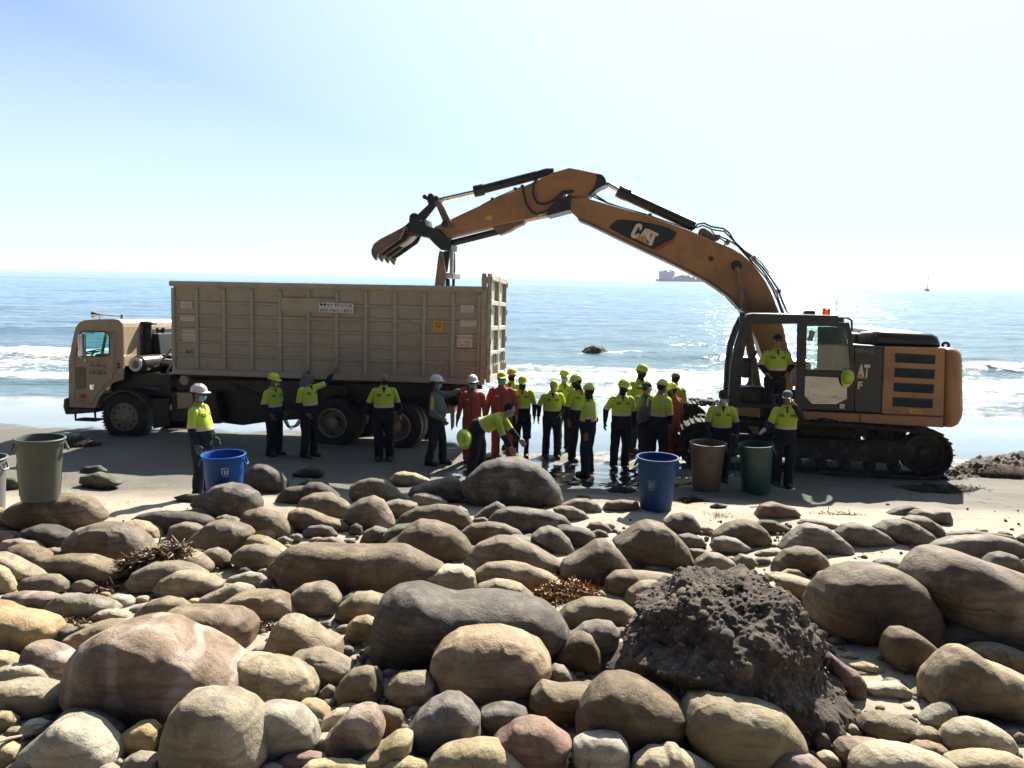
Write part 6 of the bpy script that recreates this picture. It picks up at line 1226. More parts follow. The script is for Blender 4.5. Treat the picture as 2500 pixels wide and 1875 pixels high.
tb('bucket_cylinder', T3('1060,295 1560,165'), 1.67, .10, X_blk, stick, 20); tb('bucket_cylinder_head', T3('1030,302 1110,285'), 1.67, .13, X_blk, stick, 20); tb('bucket_cylinder_mount', T3('1560,165 1640,140 1700,140'), 1.67, .09, X_blk, stick, 14); tb('bucket_cylinder_rod', T3('735,372 1060,298'), 1.67, .05, K_chrome, stick)
tb('thumb_cylinder', T3('800,748 1230,640'), 1.67, .075, X_blk, stick, 18)
for y in (1.30, 2.0):
    pr('idler_link', T3('690,385 745,385 850,590 835,620 790,615'), y, y + .07, X_worn, stick); pr('power_link', T3('625,360 650,335 690,330 725,345 725,400 610,545 560,540 545,500 640,410'), y + (.09 if y < 1.6 else -.09), y + (.16 if y < 1.6 else -.02), X_blk, stick)
mb = MB()
for (u, v) in ((700, 365), (650, 365), (815, 590)):
    c = EF.on(860 + u / 3.456, 380 + v / 3.456, 1.67); mb.tube([(c[0], 1.27, c[1]), (c[0], 2.09, c[1])], .075 if u > 660 else .05, 14)
mb.build('link_pin', X_blk, stick)
# ---- coupler, bucket, thumb
cp = pr('quick_coupler', T3('430,640 440,590 475,560 478,510 495,488 520,480 545,490 560,520 570,555 605,535 620,590 740,625 800,700 835,750 830,800 745,795 690,745 640,692 520,668'), 1.35, 1.99, X_blk, bev=.03, ang=40)
bk = EF
def shift(pts, k): return [(px + 14.5 * k, py + 3.6 * k) for px, py in pts]
side = T3('450,590 430,640 380,700 300,755 245,790 215,820 190,845 165,838 158,800 180,745 240,700 330,655')
YB = [1.12, 1.48, 1.84, 2.20]
bkt = pr('bucket', side, YB[0] - .03, YB[0] + .03, X_worn, bev=.008)
pr('bucket_side', shift(side, 3), YB[3] - .03, YB[3] + .03, X_worn, bkt, .008)
outb = T3('450,590 330,655 240,700 180,745 158,800'); A0 = EF.poly(outb, YB[0]); A1 = EF.poly(shift(outb, 3), YB[3]); mb = MB(); n_ = len(A0)
for t_ in (0, -.04): mb.add([(a, YB[0], b + t_) for a, b in A0] + [(a, YB[3], b + t_) for a, b in A1], [(i, i + 1, n_ + i + 1, n_ + i) if t_ else (i + 1, i, n_ + i, n_ + i + 1) for i in range(n_ - 1)])
mb.build('bucket_shell', X_worn, bkt)
for k in range(4):
    t = shift(T3('160,795 215,830 205,850 195,885 175,862 160,835'), k * 1.0); tt = [(px, py) for px, py in t]; pr('bucket_tooth', tt, YB[k] - .07, YB[k] + .07, X_steel, bkt, .02)
    rb_ = shift(T3('430,640 400,700 260,800 215,828 200,810 300,730 400,640'), k); pr('bucket_rib', rb_, YB[k] - .035, YB[k] + .035, X_blk if k else X_worn, bkt, .008)
pr('wear_plate', T3('370,745 440,690 510,675 470,720 400,765'), 1.5, 1.9, X_grey, bkt)
tf_ = pr('thumb', T3('735,800 762,812 785,985 775,1100 765,1125 690,1125 705,1000 722,860'), 1.22, 1.30, X_worn)
pr('thumb_rail', T3('822,795 850,800 845,1000 820,1005'), 1.6, 1.72, X_grey, tf_); pr('thumb_crossbar', T3('780,985 855,995 850,1040 778,1030'), 1.25, 1.95, X_grey, tf_)
pr('thumb_side', T3('760,810 825,800 800,980 785,985'), 1.45, 1.52, X_blk, tf_); pr('thumb_side', T3('850,790 865,830 866,980 860,1125 840,1125 842,960'), 1.9, 1.97, X_blk, tf_); pr('thumb_tine', T3('785,1030 815,1040 820,1125 785,1125'), 1.5, 1.6, X_blk, tf_)
# ================================================================ PEOPLE
def cloth(name, c, c2=None, rough=.85): return mat(name, c, c2, scale=9, rough=rough, bump=.35, bscale=55, spec=.25)
P_lime = cloth('lime_cloth', (.50, .62, .06), (.40, .51, .05)); P_navy = cloth('navy_cloth', (.014, .018, .028), (.010, .013, .02))
P_ref = cloth('reflective_tape', (.66, .50, .34), (.58, .44, .30), .5); P_oran = cloth('orange_cloth', (.36, .075, .05), (.28, .058, .04))
P_grey = cloth('grey_cloth', (.14, .15, .14), (.115, .12, .115)); P_trou = cloth('dark_trousers', (.022, .025, .034), (.014, .016, .022))
P_ytape = cloth('yellow_tape', (.55, .55, .06), (.46, .46, .05)); P_glove = cloth('grey_glove', (.10, .11, .12), (.07, .08, .09)); P_wglove = cloth('pale_glove', (.42, .42, .40), (.33, .33, .31)); P_kglove = cloth('black_glove', (.03, .03, .035), (.02, .02, .024))
P_hlime = mat('lime_hard_hat', (.56, .70, .05), (.52, .65, .045), rough=.35, coat=.3); P_hwhite = mat('white_hard_hat', (.66, .60, .56), (.60, .54, .50), rough=.35, coat=.3); P_hyel = mat('yellow_hard_hat', (.72, .52, .03), (.66, .48, .03), rough=.35)
P_teal = cloth('teal_mask', (.16, .42, .42), (.13, .35, .36)); P_wmask = cloth('white_respirator', (.55, .50, .48), (.48, .44, .42)); P_bmask = cloth('black_mask', (.012, .014, .018), (.009, .01, .013))
P_skin = {k: mat('skin_' + k, c, tuple(v * .85 for v in c), scale=8, rough=.6) for k, c in dict(a=(.30, .155, .10), b=(.20, .10, .065), c=(.42, .25, .18), d=(.06, .035, .026)).items()}
P_hair = cloth('dark_hair', (.015, .012, .010), (.010, .008, .007)); P_boot = mat('work_boot', (.045, .035, .028), (.028, .022, .018), rough=.7); P_strap = mat('hat_strap_red', (.45, .05, .03), rough=.5)
P_hood = cloth('grey_hood', (.13, .14, .155), (.10, .11, .12)); P_tcap = cloth('tan_cap', (.26, .20, .15), (.2, .155, .11)); P_kcap = cloth('black_cap', (.022, .022, .026), (.016, .016, .02)); P_gcap = cloth('green_bucket_hat', (.05, .10, .04), (.03, .065, .025)); P_wcap = cloth('grey_white_cap', (.15, .15, .15), (.10, .10, .10))
P_lens = mat('sunglass_lens', (.01, .01, .012), rough=.08); P_patch = mat('name_patch', (.045, .055, .055), (.03, .04, .04), rough=.7); P_thread = mat('patch_thread', (.35, .36, .30), rough=.7)
def voxel(mb, name, m, vs=.010, it=2):
    me = mb.mesh('tmp', m, flat=True); o = bpy.data.objects.new('tmp', me); COL.objects.link(o)
    r = o.modifiers.new('r', 'REMESH'); r.mode = 'VOXEL'; r.voxel_size = vs
    s = o.modifiers.new('s', 'SMOOTH'); s.factor = .5; s.iterations = it
    dg = bpy.context.evaluated_depsgraph_get(); out = bpy.data.meshes.new_from_object(o.evaluated_get(dg)); out.name = name
    bpy.data.objects.remove(o); bpy.data.meshes.remove(me); out.materials.clear()
    for q in (m if isinstance(m, (list, tuple)) else [m]): out.materials.append(q)
    smooth(out, 180); return out
def loft(rings, mats_idx, n=22, noise=.0, seed=0, close=True):
    """rings: (centre, u, w, ru, rw); returns V, F, material per face"""
    V = []
    th_ = np.linspace(0, 2 * math.pi, n, endpoint=False)
    for c, u, w, ru, rw in rings:
        V.append(np.array(c)[None] + np.cos(th_)[:, None] * np.array(u)[None] * ru + np.sin(th_)[:, None] * np.array(w)[None] * rw)
    V = np.concatenate(V); m = len(rings); i = np.arange(n); j = (i + 1) % n
    Fq = np.concatenate([np.stack([k * n + i, k * n + j, (k + 1) * n + j, (k + 1) * n + i], 1) for k in range(m - 1)]); mi = np.repeat(mats_idx[:m - 1], n)
    if noise:
        q = V * 7 + seed * 3.7; cen = np.repeat(np.array([r[0] for r in rings]), n, 0); d = V - cen; d /= np.maximum(np.linalg.norm(d, axis=1)[:, None], 1e-6)
        V = V + d * (noise * fbm(q, 3))[:, None]
    caps = [np.array([list(range(n))[::-1]]), np.array([[(m - 1) * n + k for k in range(n)]])] if close else []
    return V, Fq, mi, caps
def join(parts, name, mats_, ang=180):
    V = []; F4 = []; MI = []; FN = []; MN = []; b = 0
    for Vp, Fp, mi, caps in parts:
        V.append(Vp); F4.append(Fp + b); MI.append(mi)
        for c, mm in zip(caps, (mi[0], mi[-1])): FN.append(c + b); MN.append(mm)
        b += len(Vp)
    mi = np.concatenate(MI + [np.array(MN, dtype=int)]) if MN else np.concatenate(MI)
    return np_mesh(name, np.concatenate(V), [np.concatenate(F4)] + FN, mats_, mi.astype(np.int32), ang)
def interp_path(pts, vals, n):
    """smooth path through joints; returns points, values, parameter"""
    pts = np.array(pts, float); seg = np.linalg.norm(np.diff(pts, axis=0), axis=1); t = np.concatenate([[0], np.cumsum(seg)]) / seg.sum()
    s = np.linspace(0, 1, n); P = np.stack([np.interp(s, t, pts[:, k]) for k in range(3)], 1)
    for _ in range(2): P[1:-1] = (P[:-2] + 2 * P[1:-1] + P[2:]) / 4
    return P, np.interp(s, t, vals), s
def tube_rings(P, r, squash=1.0):
    out = []; prev = None
    for i in range(len(P)):
        t = P[min(i + 1, len(P) - 1)] - P[max(i - 1, 0)]; t /= np.linalg.norm(t)
        if prev is None: a = np.array([1., 0, 0]) if abs(t[0]) < .8 else np.array([0, 1., 0]); u = np.cross(t, a)
        else: u = prev - t * prev.dot(t)
        u /= np.linalg.norm(u); prev = u; w = np.cross(t, u); out.append((P[i], u, w, r[i], r[i] * squash))
    return out
def decal(bvh, c, n, up, w, h, shape='rect', off=.006, k=6):
    """a patch laid on the cloth by projecting it along -n"""
    n = Vector(n).normalized(); up = Vector(up); r = up.cross(n).normalized(); up = n.cross(r).normalized(); V = []; Fc = []; miss = set()
    for j in range(k + 1):
        for i in range(k + 1):
            a, b = i / k * 2 - 1, j / k * 2 - 1
            if shape == 'oval':
                q = math.hypot(a, b); m_ = max(abs(a), abs(b)); 
                if q > 0: a, b = a * m_ / q, b * m_ / q
            if shape == 'vee': a *= (b + 1) / 2
            o = Vector(c) + r * a * w / 2 + up * b * h / 2 + n * .25; hit = bvh.ray_cast(o, -n, .36)
            if hit[0] is None: miss.add(len(V))
            p = hit[0] if hit[0] is not None else Vector(c) + r * a * w / 2 + up * b * h / 2
            V.append(p + n * off)
    for j in range(k):
        for i in range(k):
            q = j * (k + 1) + i; f_ = (q, q + 1, q + k + 2, q + k + 1)
            if not miss & set(f_): Fc.append(f_)
    return V, Fc
NP = 0
def person(pos, yaw, label, H=1.75, fat=1.0, lean=0, twist=0, arms=None, legs=None, head=(0, 0), hat=None, face=None, skin='a', outfit='hivis', hand=(None, None), glasses=False, shorts=False, boots=P_boot, curl=.5, look_hair=True, tiltx=0):
    """a standing worker; yaw 0 faces the shore path, +90 faces right in the picture"""
    global NP; NP += 1; seed = NP
    s = H / 1.75; root = tag(empty('person', Matrix.Translation(pos) @ Matrix.Rotation(R(yaw), 4, 'Z') @ Matrix.Scale(s, 4)), label, 'person', 'workers on the beach')
    B = Matrix.Translation((0, 0, .95)) @ Matrix.Rotation(R(twist), 4, 'Z') @ Matrix.Rotation(R(lean), 4, 'X') @ Matrix.Rotation(R(tiltx), 4, 'Y') @ Matrix.Translation((0, 0, -.95))
    def up(p, f=1.0):
        v = Vector(p); return B @ v
    def bend(z, x=0, y=0):
        """spine bends gradually between hip and mid back"""
        f = min(1, max(0, (z - .90) / .22)); M = Matrix.Translation((0, 0, .95)) @ Matrix.Rotation(R(twist) * f, 4, 'Z') @ Matrix.Rotation(R(lean) * f, 4, 'X') @ Matrix.Rotation(R(tiltx) * f, 4, 'Y') @ Matrix.Translation((0, 0, -.95))
        return M @ Vector((x, y, z)), M.to_3x3()
    arms = arms or {}; 
    SH = {1: up((.185, .01, 1.42)), -1: up((-.185, .01, 1.42))}
    AR = {}
    for sd in (1, -1):
        e, w = arms.get('L' if sd > 0 else 'R', ((sd * .05, .03, -.28), (sd * .0, -.07, -.25)))
        if e[2] < -.2: e = (e[0] * .68, e[1], e[2] - .015)
        E = SH[sd] + Vector(e); W = E + Vector(w); AR[sd] = (E, W)
    lg = legs or ((.11, 0, .0), (-.11, .03, .0))
    LEG = []
    for sd, l in zip((1, -1), lg):
        hip = Vector((sd * .088, 0, .90)); an = Vector((l[0], l[1], .09 + l[2])); kn = (hip + an) / 2 + Vector((sd * .01, -.03 - (l[3] if len(l) > 3 else 0), .02)); LEG.append((hip, kn, an))
    head = (head[0], head[1] + (seed * 7 % 11)) if lean < 30 and 8 < seed < 20 else head; hm = B.to_3x3() @ Matrix.Rotation(R(head[0]), 3, 'Z') @ Matrix.Rotation(R(head[1]), 3, 'X')
    if lean > 30: hm = B.to_3x3() @ Matrix.Rotation(R(-lean * .45), 3, 'X') @ Matrix.Rotation(R(head[0]), 3, 'Z')
    nk = up((0, .01, 1.49)); HC = nk + hm @ Vector((0, -.015, .155))
    def hp(x, y, z): return HC + hm @ Vector((x, y, z))
    # body: one skin
    b = MB()
    b.ell(HC + hm @ Vector((0, .012, .025)), (.077, .097, .094), 20, 14, hm); b.ell(hp(0, -.022, -.045), (.058, .070, .062), 16, 10, hm); b.ell(hp(0, -.068, -.088), (.03, .022, .02), 10, 8, hm)
    b.tube([hp(0, -.078, .03), hp(0, -.104, -.022), hp(0, -.084, -.034)], [.012, .016, .012], 8); b.ell(hp(0, -.072, .034), (.048, .018, .011), 12, 6, hm); b.ell(hp(0, -.083, -.062), (.024, .012, .009), 10, 6, hm)
    for sd in (1, -1):
        b.ell(hp(sd * .079, .01, -.005), (.011, .02, .031), 8, 8, hm); b.ell(hp(sd * .04, -.06, -.022), (.02, .02, .02), 8, 6, hm)
    b.tube([up((0, .02, 1.40)), nk, hp(0, .005, -.05)], [.07, .058, .056], 14)
    b.tube([Vector((0, 0, .90)), bend(1.10)[0], up((0, 0, 1.3)), up((0, .01, 1.42))], [.07, .07, .08, .06], 12)
    b.tube([SH[-1], up((0, .01, 1.42)), SH[1]], .045, 10); b.tube([LEG[0][0], Vector((0, 0, .92)), LEG[1][0]], .05, 10)
    for hip, kn, an in LEG:
        r_ = (.055, .045, .035) if not shorts else (.07, .055, .042)
        b.tube([hip, kn, kn * .45 + an * .55 + Vector((0, .015, 0)), an], [r_[0], r_[1], r_[1] * 1.02, r_[2]], 12); b.tube([an + Vector((0, .04, -.04)), an + Vector((0, -.06, -.05)), an + Vector((0, -.15, -.065))], [.035, .036, .025], 10)
    for sd in (1, -1):
        E, W = AR[sd]; b.tube([SH[sd], E, E * .65 + W * .35, W], [.045, .036, .038, .027], 12)
        d = (W - E).normalized(); side_ = Vector((1, 0, 0)) * sd
        palm_n = d.cross(Vector((0, 1, 0))); palm_n = (palm_n if palm_n.length > .2 else d.cross(Vector((1, 0, 0)))).normalized()  # across the palm's thickness
        fwd = palm_n.cross(d).normalized()          # finger row direction
        if fwd.y > 0: fwd = -fwd
        inn = palm_n if (palm_n.dot(-side_) > 0) else -palm_n   # towards the body
        q = Matrix((fwd, inn, d)).transposed(); pc = W + d * .055
        b.ell(pc, (.043, .019, .058), 14, 10, q); b.tube([W - d * .02, W + d * .03], [.028, .03], 10)
        for k in range(4):
            f0 = W + d * .085 + fwd * (.036 - .024 * k); ln = (.070, .080, .074, .058)[k]; cu_ = curl
            a1 = (d + fwd * (.12 - .09 * k) + inn * .25 * cu_).normalized(); p1 = f0 + a1 * ln * .45; a2 = (d + inn * 1.0 * cu_).normalized(); p2 = p1 + a2 * ln * .32; a3 = (d + inn * 2.2 * cu_).normalized(); p3 = p2 + a3 * ln * .28
            b.tube([f0 - a1 * .02, f0, p1, p2, p3], [.0115, .0115, .0108, .0100, .0085], 8)
        t0 = W + d * .03 + fwd * .03; a1 = (fwd * .8 + d * .7 + inn * .3).normalized(); t1 = t0 + a1 * .04; t2 = t1 + (d + inn * .5 + fwd * .2).normalized() * .035
        b.tube([t0 - a1 * .01, t0, t1, t2], [.015, .014, .012, .0095], 8)
    body = link('body', voxel(b, 'body', P_skin[skin]), root)
    # gloves as sleeves over the hands: same shape, thicker
    for sd, g in zip((1, -1), hand):
        if g is None: continue
        E, W = AR[sd]; d = (W - E).normalized(); me_ = body.data; co = np.empty(len(me_.vertices) * 3, dtype=np.float32); me_.vertices.foreach_get('co', co); co = co.reshape(-1, 3)
        t = (co - np.array(W)) @ np.array(d); rad = np.linalg.norm(co - np.array(W) - t[:, None] * np.array(d), axis=1); selv = (t > -.05) & (rad < .13) & (t < .24)
        nn = np.empty(len(me_.vertices) * 3, dtype=np.float32); me_.vertices.foreach_get('normal', nn); nn = nn.reshape(-1, 3)
        fs = [tuple(p.vertices) for p in me_.polygons if all(selv[v] for v in p.vertices)]
        idx = {}; V2 = []; F2 = []
        for f in fs:
            F2.append(tuple(idx.setdefault(v, len(idx)) for v in f))
        V2 = [None] * len(idx)
        for v, i in idx.items(): V2[i] = tuple(co[v] + nn[v] * .004)
        gm = MB(); gm.add(V2, F2); gm.build('glove', g, root, ang=180)
    # shirt
    top, stripe, low, sl_low = dict(hivis=(0, 1, 2, 2), orange=(0, 0, 0, 0), grey=(0, 0, 0, 0))[outfit]
    mats_ = dict(hivis=[P_lime, P_ref, P_navy], orange=[P_oran, P_ref, P_oran], grey=[P_grey, P_ytape, P_grey])[outfit]
    zs = [(.90, .172, .135), (.95, .178, .142), (1.00, .178, .145), (1.04, .178, .146), (1.085, .180, .147), (1.09, .181, .147), (1.135, .182, .146), (1.14, .182, .145), (1.17, .183, .142), (1.22, .188, .138), (1.29, .193, .132), (1.35, .193, .124), (1.40, .178, .112), (1.435, .150, .098), (1.465, .108, .086), (1.485, .078, .074), (1.515, .068, .068)]
    rings = []; mi = []
    for z, rx_, ry_ in zs:
        bell = 1 + (fat - 1) * math.exp(-((z - 1.08) / .2) ** 2); c, m3 = bend(z, 0, .0 + (z > 1.38) * .012 - (fat - 1) * .10 * math.exp(-((z - 1.06) / .16) ** 2))
        sc = (1 + (fat - 1) * .5) if z < 1.4 else 1
        rings.append((np.array(c), np.array(m3 @ Vector((1, 0, 0))), np.array(m3 @ Vector((0, 1, 0))), rx_ * bell * .5 + rx_ * sc * .5, ry_ * bell))
        mi.append(stripe if 1.089 < z < 1.136 else (top if z >= 1.136 else low))
    parts = [loft(rings, np.array(mi), 26, .007, seed)]
    for sd in (1, -1):
        E, W = AR[sd]; S0 = up((sd * .12, .01, 1.425)); S1 = up((sd * .175, .012, 1.405)); Wc = W - (W - E).normalized() * .015
        P, r_, t = interp_path([S0, S1, E, Wc], [.052, .074, .060, .043], 26)
        ue = (np.linalg.norm(np.array(S1) - np.array(S0)) + (E - S1).length); tot = ue + (Wc - E).length; te = ue / tot
        mi = [stripe if te * .80 < q < te * .94 else (top if q <= te * .80 else sl_low) for q in t]
        parts.append(loft(tube_rings(P, r_), np.array(mi), 16, .010, seed + sd))
    shirt = link('coverall_top' if outfit == 'orange' else 'shirt', join(parts, 'shirt', mats_), root)
    bvh = BVHTree.FromObject(shirt, bpy.context.evaluated_depsgraph_get()) if False else BVHTree.FromPolygons([v.co.copy() for v in shirt.data.vertices], [tuple(p.vertices) for p in shirt.data.polygons])
    # collar, placket, patches
    m3 = B.to_3x3(); cm = MB()
    for sd in (1, -1): cm.add([up((sd * .012, -.088, 1.425)), up((sd * .062, -.085, 1.455)), up((sd * .075, -.02, 1.50)), up((sd * .068, .0, 1.525)), up((sd * .04, -.066, 1.49)), up((sd * .005, -.083, 1.45))], [(0, 1, 2, 3, 4, 5) if sd > 0 else (5, 4, 3, 2, 1, 0)])
    cm.build('collar', mats_[0], root, flat=True)
    nf = m3 @ Vector((0, -1, 0)); upv = m3 @ Vector((0, 0, 1))
    V, Fc = decal(bvh, up((0, -.05, 1.425)), nf, upv, .075, .12, 'vee', off=.004); dm = MB(); dm.add(V, Fc); dm.build('undershirt', P_bmask if outfit != 'orange' else P_grey, root)
    if outfit == 'hivis':
        for sd, shp, w_ in ((-1, 'rect', .085), (1, 'oval', .10)):
            V, Fc = decal(bvh, up((sd * .095, -.05, 1.335)), nf, upv, w_, .045, shp); dm = MB(); dm.add(V, Fc); pt = dm.build('name_patch', P_patch, root)
            V, Fc = decal(bvh, up((sd * .095, -.05, 1.335)), nf, upv, w_ * .7, .012, 'rect', .008, 3); dm = MB(); dm.add(V, Fc); dm.build('stitching', P_thread, pt)
        for sd in (-1, 1):
            V, Fc = decal(bvh, up((sd * .105, -.03, 1.42)), m3 @ Vector((0, -.45, 1)), m3 @ Vector((0, 1, .2)), .04, .09); dm = MB(); dm.add(V, Fc); dm.build('shoulder_tape', P_ref, root)
            V, Fc = decal(bvh, up((sd * .11, .05, 1.27)), m3 @ Vector((0, 1, 0)), upv, .035, .33, k=8); dm = MB(); dm.add(V, Fc); dm.build('back_tape', P_ref, root)
    elif outfit == 'grey':
        V, Fc = decal(bvh, up((.09, -.05, 1.22)), nf, upv, .12, .05); dm = MB(); dm.add(V, Fc); dm.build('chest_tape', P_ytape, root)
        for sd in (-1, 1):
            E, W = AR[sd]; mid = (SH[sd] * .55 + E * .45); n_ = m3 @ Vector((sd, -.15, 0)); V, Fc = decal(bvh, mid, n_, upv, .05, .26, k=8); dm = MB(); dm.add(V, Fc); dm.build('sleeve_tape', P_ytape, root)
    else:
        V, Fc = decal(bvh, up((-.09, -.05, 1.32)), nf, upv, .07, .03); dm = MB(); dm.add(V, Fc); dm.build('name_patch', P_sign_w, root)
        V, Fc = decal(bvh, up((0, -.06, 1.20)), nf, upv, .012, .42, k=10, off=.003); dm = MB(); dm.add(V, Fc); dm.build('zip', P_bmask, root)
    # trousers
    tm = P_oran if outfit == 'orange' else (P_navy if outfit == 'hivis' else P_trou)
    rings = []
    for z, rx_, ry_ in [(.80, .13, .11), (.84, .172, .135), (.90, .182, .142), (.96, .178 + .02 * (fat - 1), .140), (1.0, .172, .138), (1.02, .166, .132)]:
        c, q3 = bend(z); rings.append((np.array(c), np.array(q3 @ Vector((1, 0, 0))), np.array(q3 @ Vector((0, 1, 0))), rx_ * (1 + (fat - 1) * .6), ry_ * (1 + (fat - 1) * .5)))
    parts = [loft(rings, np.zeros(6, int), 24, .006, seed + 5)]
    for hip, kn, an in LEG:
        end = an + Vector((0, 0, -.045)) if not shorts else kn * .8 + an * .2; P, r_, t = interp_path([hip + Vector((0, 0, .03)), kn, an + Vector((0, 0, .0)) if not shorts else kn * .9 + an * .1, end], [.115 * (1 + (fat - 1) * .5), .088, .082 if not shorts else .09, .088 if not shorts else .092], 24)
        r_ = r_ + .008 * np.sin(t * 60 + seed) * np.clip(t * 4 - 3, 0, 1) * 1.2
        parts.append(loft(tube_rings(P, r_), np.zeros(24, int), 18, .013, seed + an.x * 9))
    link('coverall_legs' if outfit == 'orange' else ('shorts' if shorts else 'trousers'), join(parts, 'trousers', [tm]), root)
    if shorts:
        for hip, kn, an in LEG:
            k2 = kn * .62 + an * .38; sk = MB(); sk.tube([k2, an + Vector((0, 0, -.02))], [.058, .046], 14); sk.build('sock', P_kcap, root)
    # boots
    for hip, kn, an in LEG:
        z0 = an.z - .09; bm = MB(); V, Fq, mi_, caps = loft(tube_rings(np.array([(an.x, an.y + .01, z0 + .15), (an.x, an.y + .01, z0 + .10), (an.x, an.y - .01, z0 + .065), (an.x, an.y - .08, z0 + .048), (an.x, an.y - .15, z0 + .042), (an.x, an.y - .19, z0 + .036)]), np.array([.055, .056, .058, .050, .047, .030])), np.zeros(6, int), 14)
        V[:, 2] = np.maximum(V[:, 2], z0 + .008); bt = link('boot', join([(V, Fq, mi_, caps)], 'boot', [boots]), root)
        bm.bevbox((an.x, an.y - .055, z0 + .012), (.095, .27, .024), .008); bm.build('sole', P_kcap, bt)
    # head gear
    def on_head(mbv, name, m, parent=None): 
        mbv.v = [tuple(hp(*v)) for v in mbv.v]; return mbv.build(name, m, parent or root, ang=60)
    for sd in (1, -1):
        e = MB(); e.ell((sd * .031, -.083, .010), (.011, .008, .007), 8, 6); on_head(e, 'eye', P_patch)
    if hat not in ('bald',):
        h = MB(); ang_ = np.linspace(0, 2 * math.pi, 24, endpoint=False)
        h.ell((0, .030, .030), (.084, .092, .097), 20, 12); on_head(h, 'hair', P_hair)
    def dome(rx_, ry_, rz_, zc, yc, n=28, m=9):
        h = MB(); 
        for i in range(m):
            a = math.pi / 2 * i / (m - 1)
            for k in range(n):
                t = 2 * math.pi * k / n; rr = math.cos(a) ** .85; h.v.append((rx_ * rr * math.cos(t), yc + ry_ * rr * math.sin(t), zc + rz_ * math.sin(a)))
        for i in range(m - 1):
            for k in range(n): j = (k + 1) % n; h.f.append((i * n + k, i * n + j, (i + 1) * n + j, (i + 1) * n + k)); h.m.append(0)
        return h
    if hat and hat.startswith('hard'):
        m_ = {'hardlime': P_hlime, 'hardwhite': P_hwhite, 'hardyellow': P_hyel}[hat]
        h = dome(.108, .132, .118, .052, .004); n = 28; base = len(h.v)
        for k in range(n):
            t = 2 * math.pi * k / n; fr_ = max(0, -math.sin(t)) ** 2; h.v.append(((.124 + .004) * math.cos(t), .004 + (.146 + .045 * fr_) * math.sin(t), .046 - .014 * fr_))
        for k in range(n): j = (k + 1) % n; h.f.append((k, base + k, base + j, j)); h.m.append(0); h.f.append((j, base + j, base + k, k)); h.m.append(0)
        for xk in (-.03, 0, .03): h.tube([(xk, -.10, .115), (xk, -.03, .168 - abs(xk) * .2), (xk, .06, .166 - abs(xk) * .2), (xk, .115, .115)], [.006, .010, .010, .006], 6)
        hh = on_head(h, 'hard_hat', m_)
        st = MB(); st.tube([(.112, .0, .05), (.118, .06, .045), (.08, .125, .045), (0, .148, .045), (-.08, .125, .045), (-.118, .06, .045), (-.112, .0, .05)], .008, 6); on_head(st, 'hat_strap', P_strap if hat == 'hardlime' else P_kcap, hh)
    elif hat and hat.startswith('cap'):
        m_ = {'caplime': P_lime, 'captan': P_tcap, 'capblack': P_kcap, 'capwhite': P_wcap}[hat]
        h = dome(.090, .108, .092, .045, .018); hh = on_head(h, 'cap', m_)
        v = MB(); n = 12; 
        for k in range(n + 1):
            t = math.pi * k / n; v.v += [(.080 * math.cos(t), -.055 - .035 * math.sin(t), .052), (.078 * math.cos(t), -.065 - .11 * math.sin(t), .040 - .012 * math.sin(t))]
        for k in range(n): v.f += [(2 * k, 2 * k + 1, 2 * k + 3, 2 * k + 2), (2 * k + 2, 2 * k + 3, 2 * k + 1, 2 * k)]; v.m += [0, 0]
        on_head(v, 'visor', m_, hh)
        if hat == 'caplime': st = MB(); st.tube([(.09 * math.cos(t), .018 + .108 * math.sin(t), .050) for t in np.linspace(0, 2 * math.pi, 25)], .008, 6, False); on_head(st, 'cap_band', P_ref, hh)
    elif hat == 'bucket':
        h = dome(.095, .110, .085, .045, .01); n = 28; base = len(h.v)
        for k in range(n): t = 2 * math.pi * k / n; h.v.append((.150 * math.cos(t), .01 + .17 * math.sin(t), .015))
        for k in range(n): j = (k + 1) % n; h.f += [(k, base + k, base + j, j), (j, base + j, base + k, k)]; h.m += [0, 0]
        on_head(h, 'bucket_hat', P_gcap)
    elif hat == 'hood':
        h = MB(); h.ell((0, .045, .0), (.100, .105, .125), 20, 12); h.tube([(0, .06, -.02), (0, .08, -.12), (0, .06, -.17)], [.09, .11, .13], 16); on_head(h, 'hood', P_hood)
    elif hat == 'beanie':
        on_head(dome(.088, .106, .085, .040, .012), 'knit_cap', P_kcap)
    if glasses:
        g = MB()
        for sd in (1, -1): g.ell((sd * .033, -.094, .012), (.030, .010, .019), 12, 8); g.tube([(sd * .06, -.085, .016), (sd * .082, .0, .01)], .004, 5)
        g.tube([(-.01, -.10, .016), (.01, -.10, .016)], .004, 5); on_head(g, 'sunglasses', P_lens)
    if face:
        kind_, m_ = face; f = MB()
        if kind_ == 'mask':
            n, m = 12, 8
            for j in range(m + 1):
                for i in range(n + 1):
                    a = (i / n * 2 - 1) * 1.25; z = -.010 - .095 * j / m; bul = .012 * math.sin(math.pi * j / m); w_ = .070 - .012 * (j / m) ** 2
                    f.v.append((math.sin(a) * (w_ + .012), -.012 - math.cos(a) * (.088 + bul) + .03 * (j / m) ** 2, z))
            for j in range(m):
                for i in range(n): q = j * (n + 1) + i; f.f += [(q, q + 1, q + n + 2, q + n + 1), (q + n + 1, q + n + 2, q + 1, q)]; f.m += [0, 0]
            o_ = on_head(f, 'face_mask', m_); l_ = MB()
            for sd in (1, -1): l_.tube([(sd * .07, -.04, -.02), (sd * .085, .02, .0)], .0025, 4); l_.tube([(sd * .068, -.03, -.08), (sd * .085, .02, -.01)], .0025, 4)
            on_head(l_, 'ear_loop', m_, o_)
        elif kind_ == 'resp':
            f.ell((0, -.075, -.045), (.052, .048, .055), 16, 10); o_ = on_head(f, 'respirator', m_); v = MB(); v.tube([(0, -.118, -.05), (0, -.132, -.05)], [.018, .016], 12); on_head(v, 'valve', P_hwhite, o_)
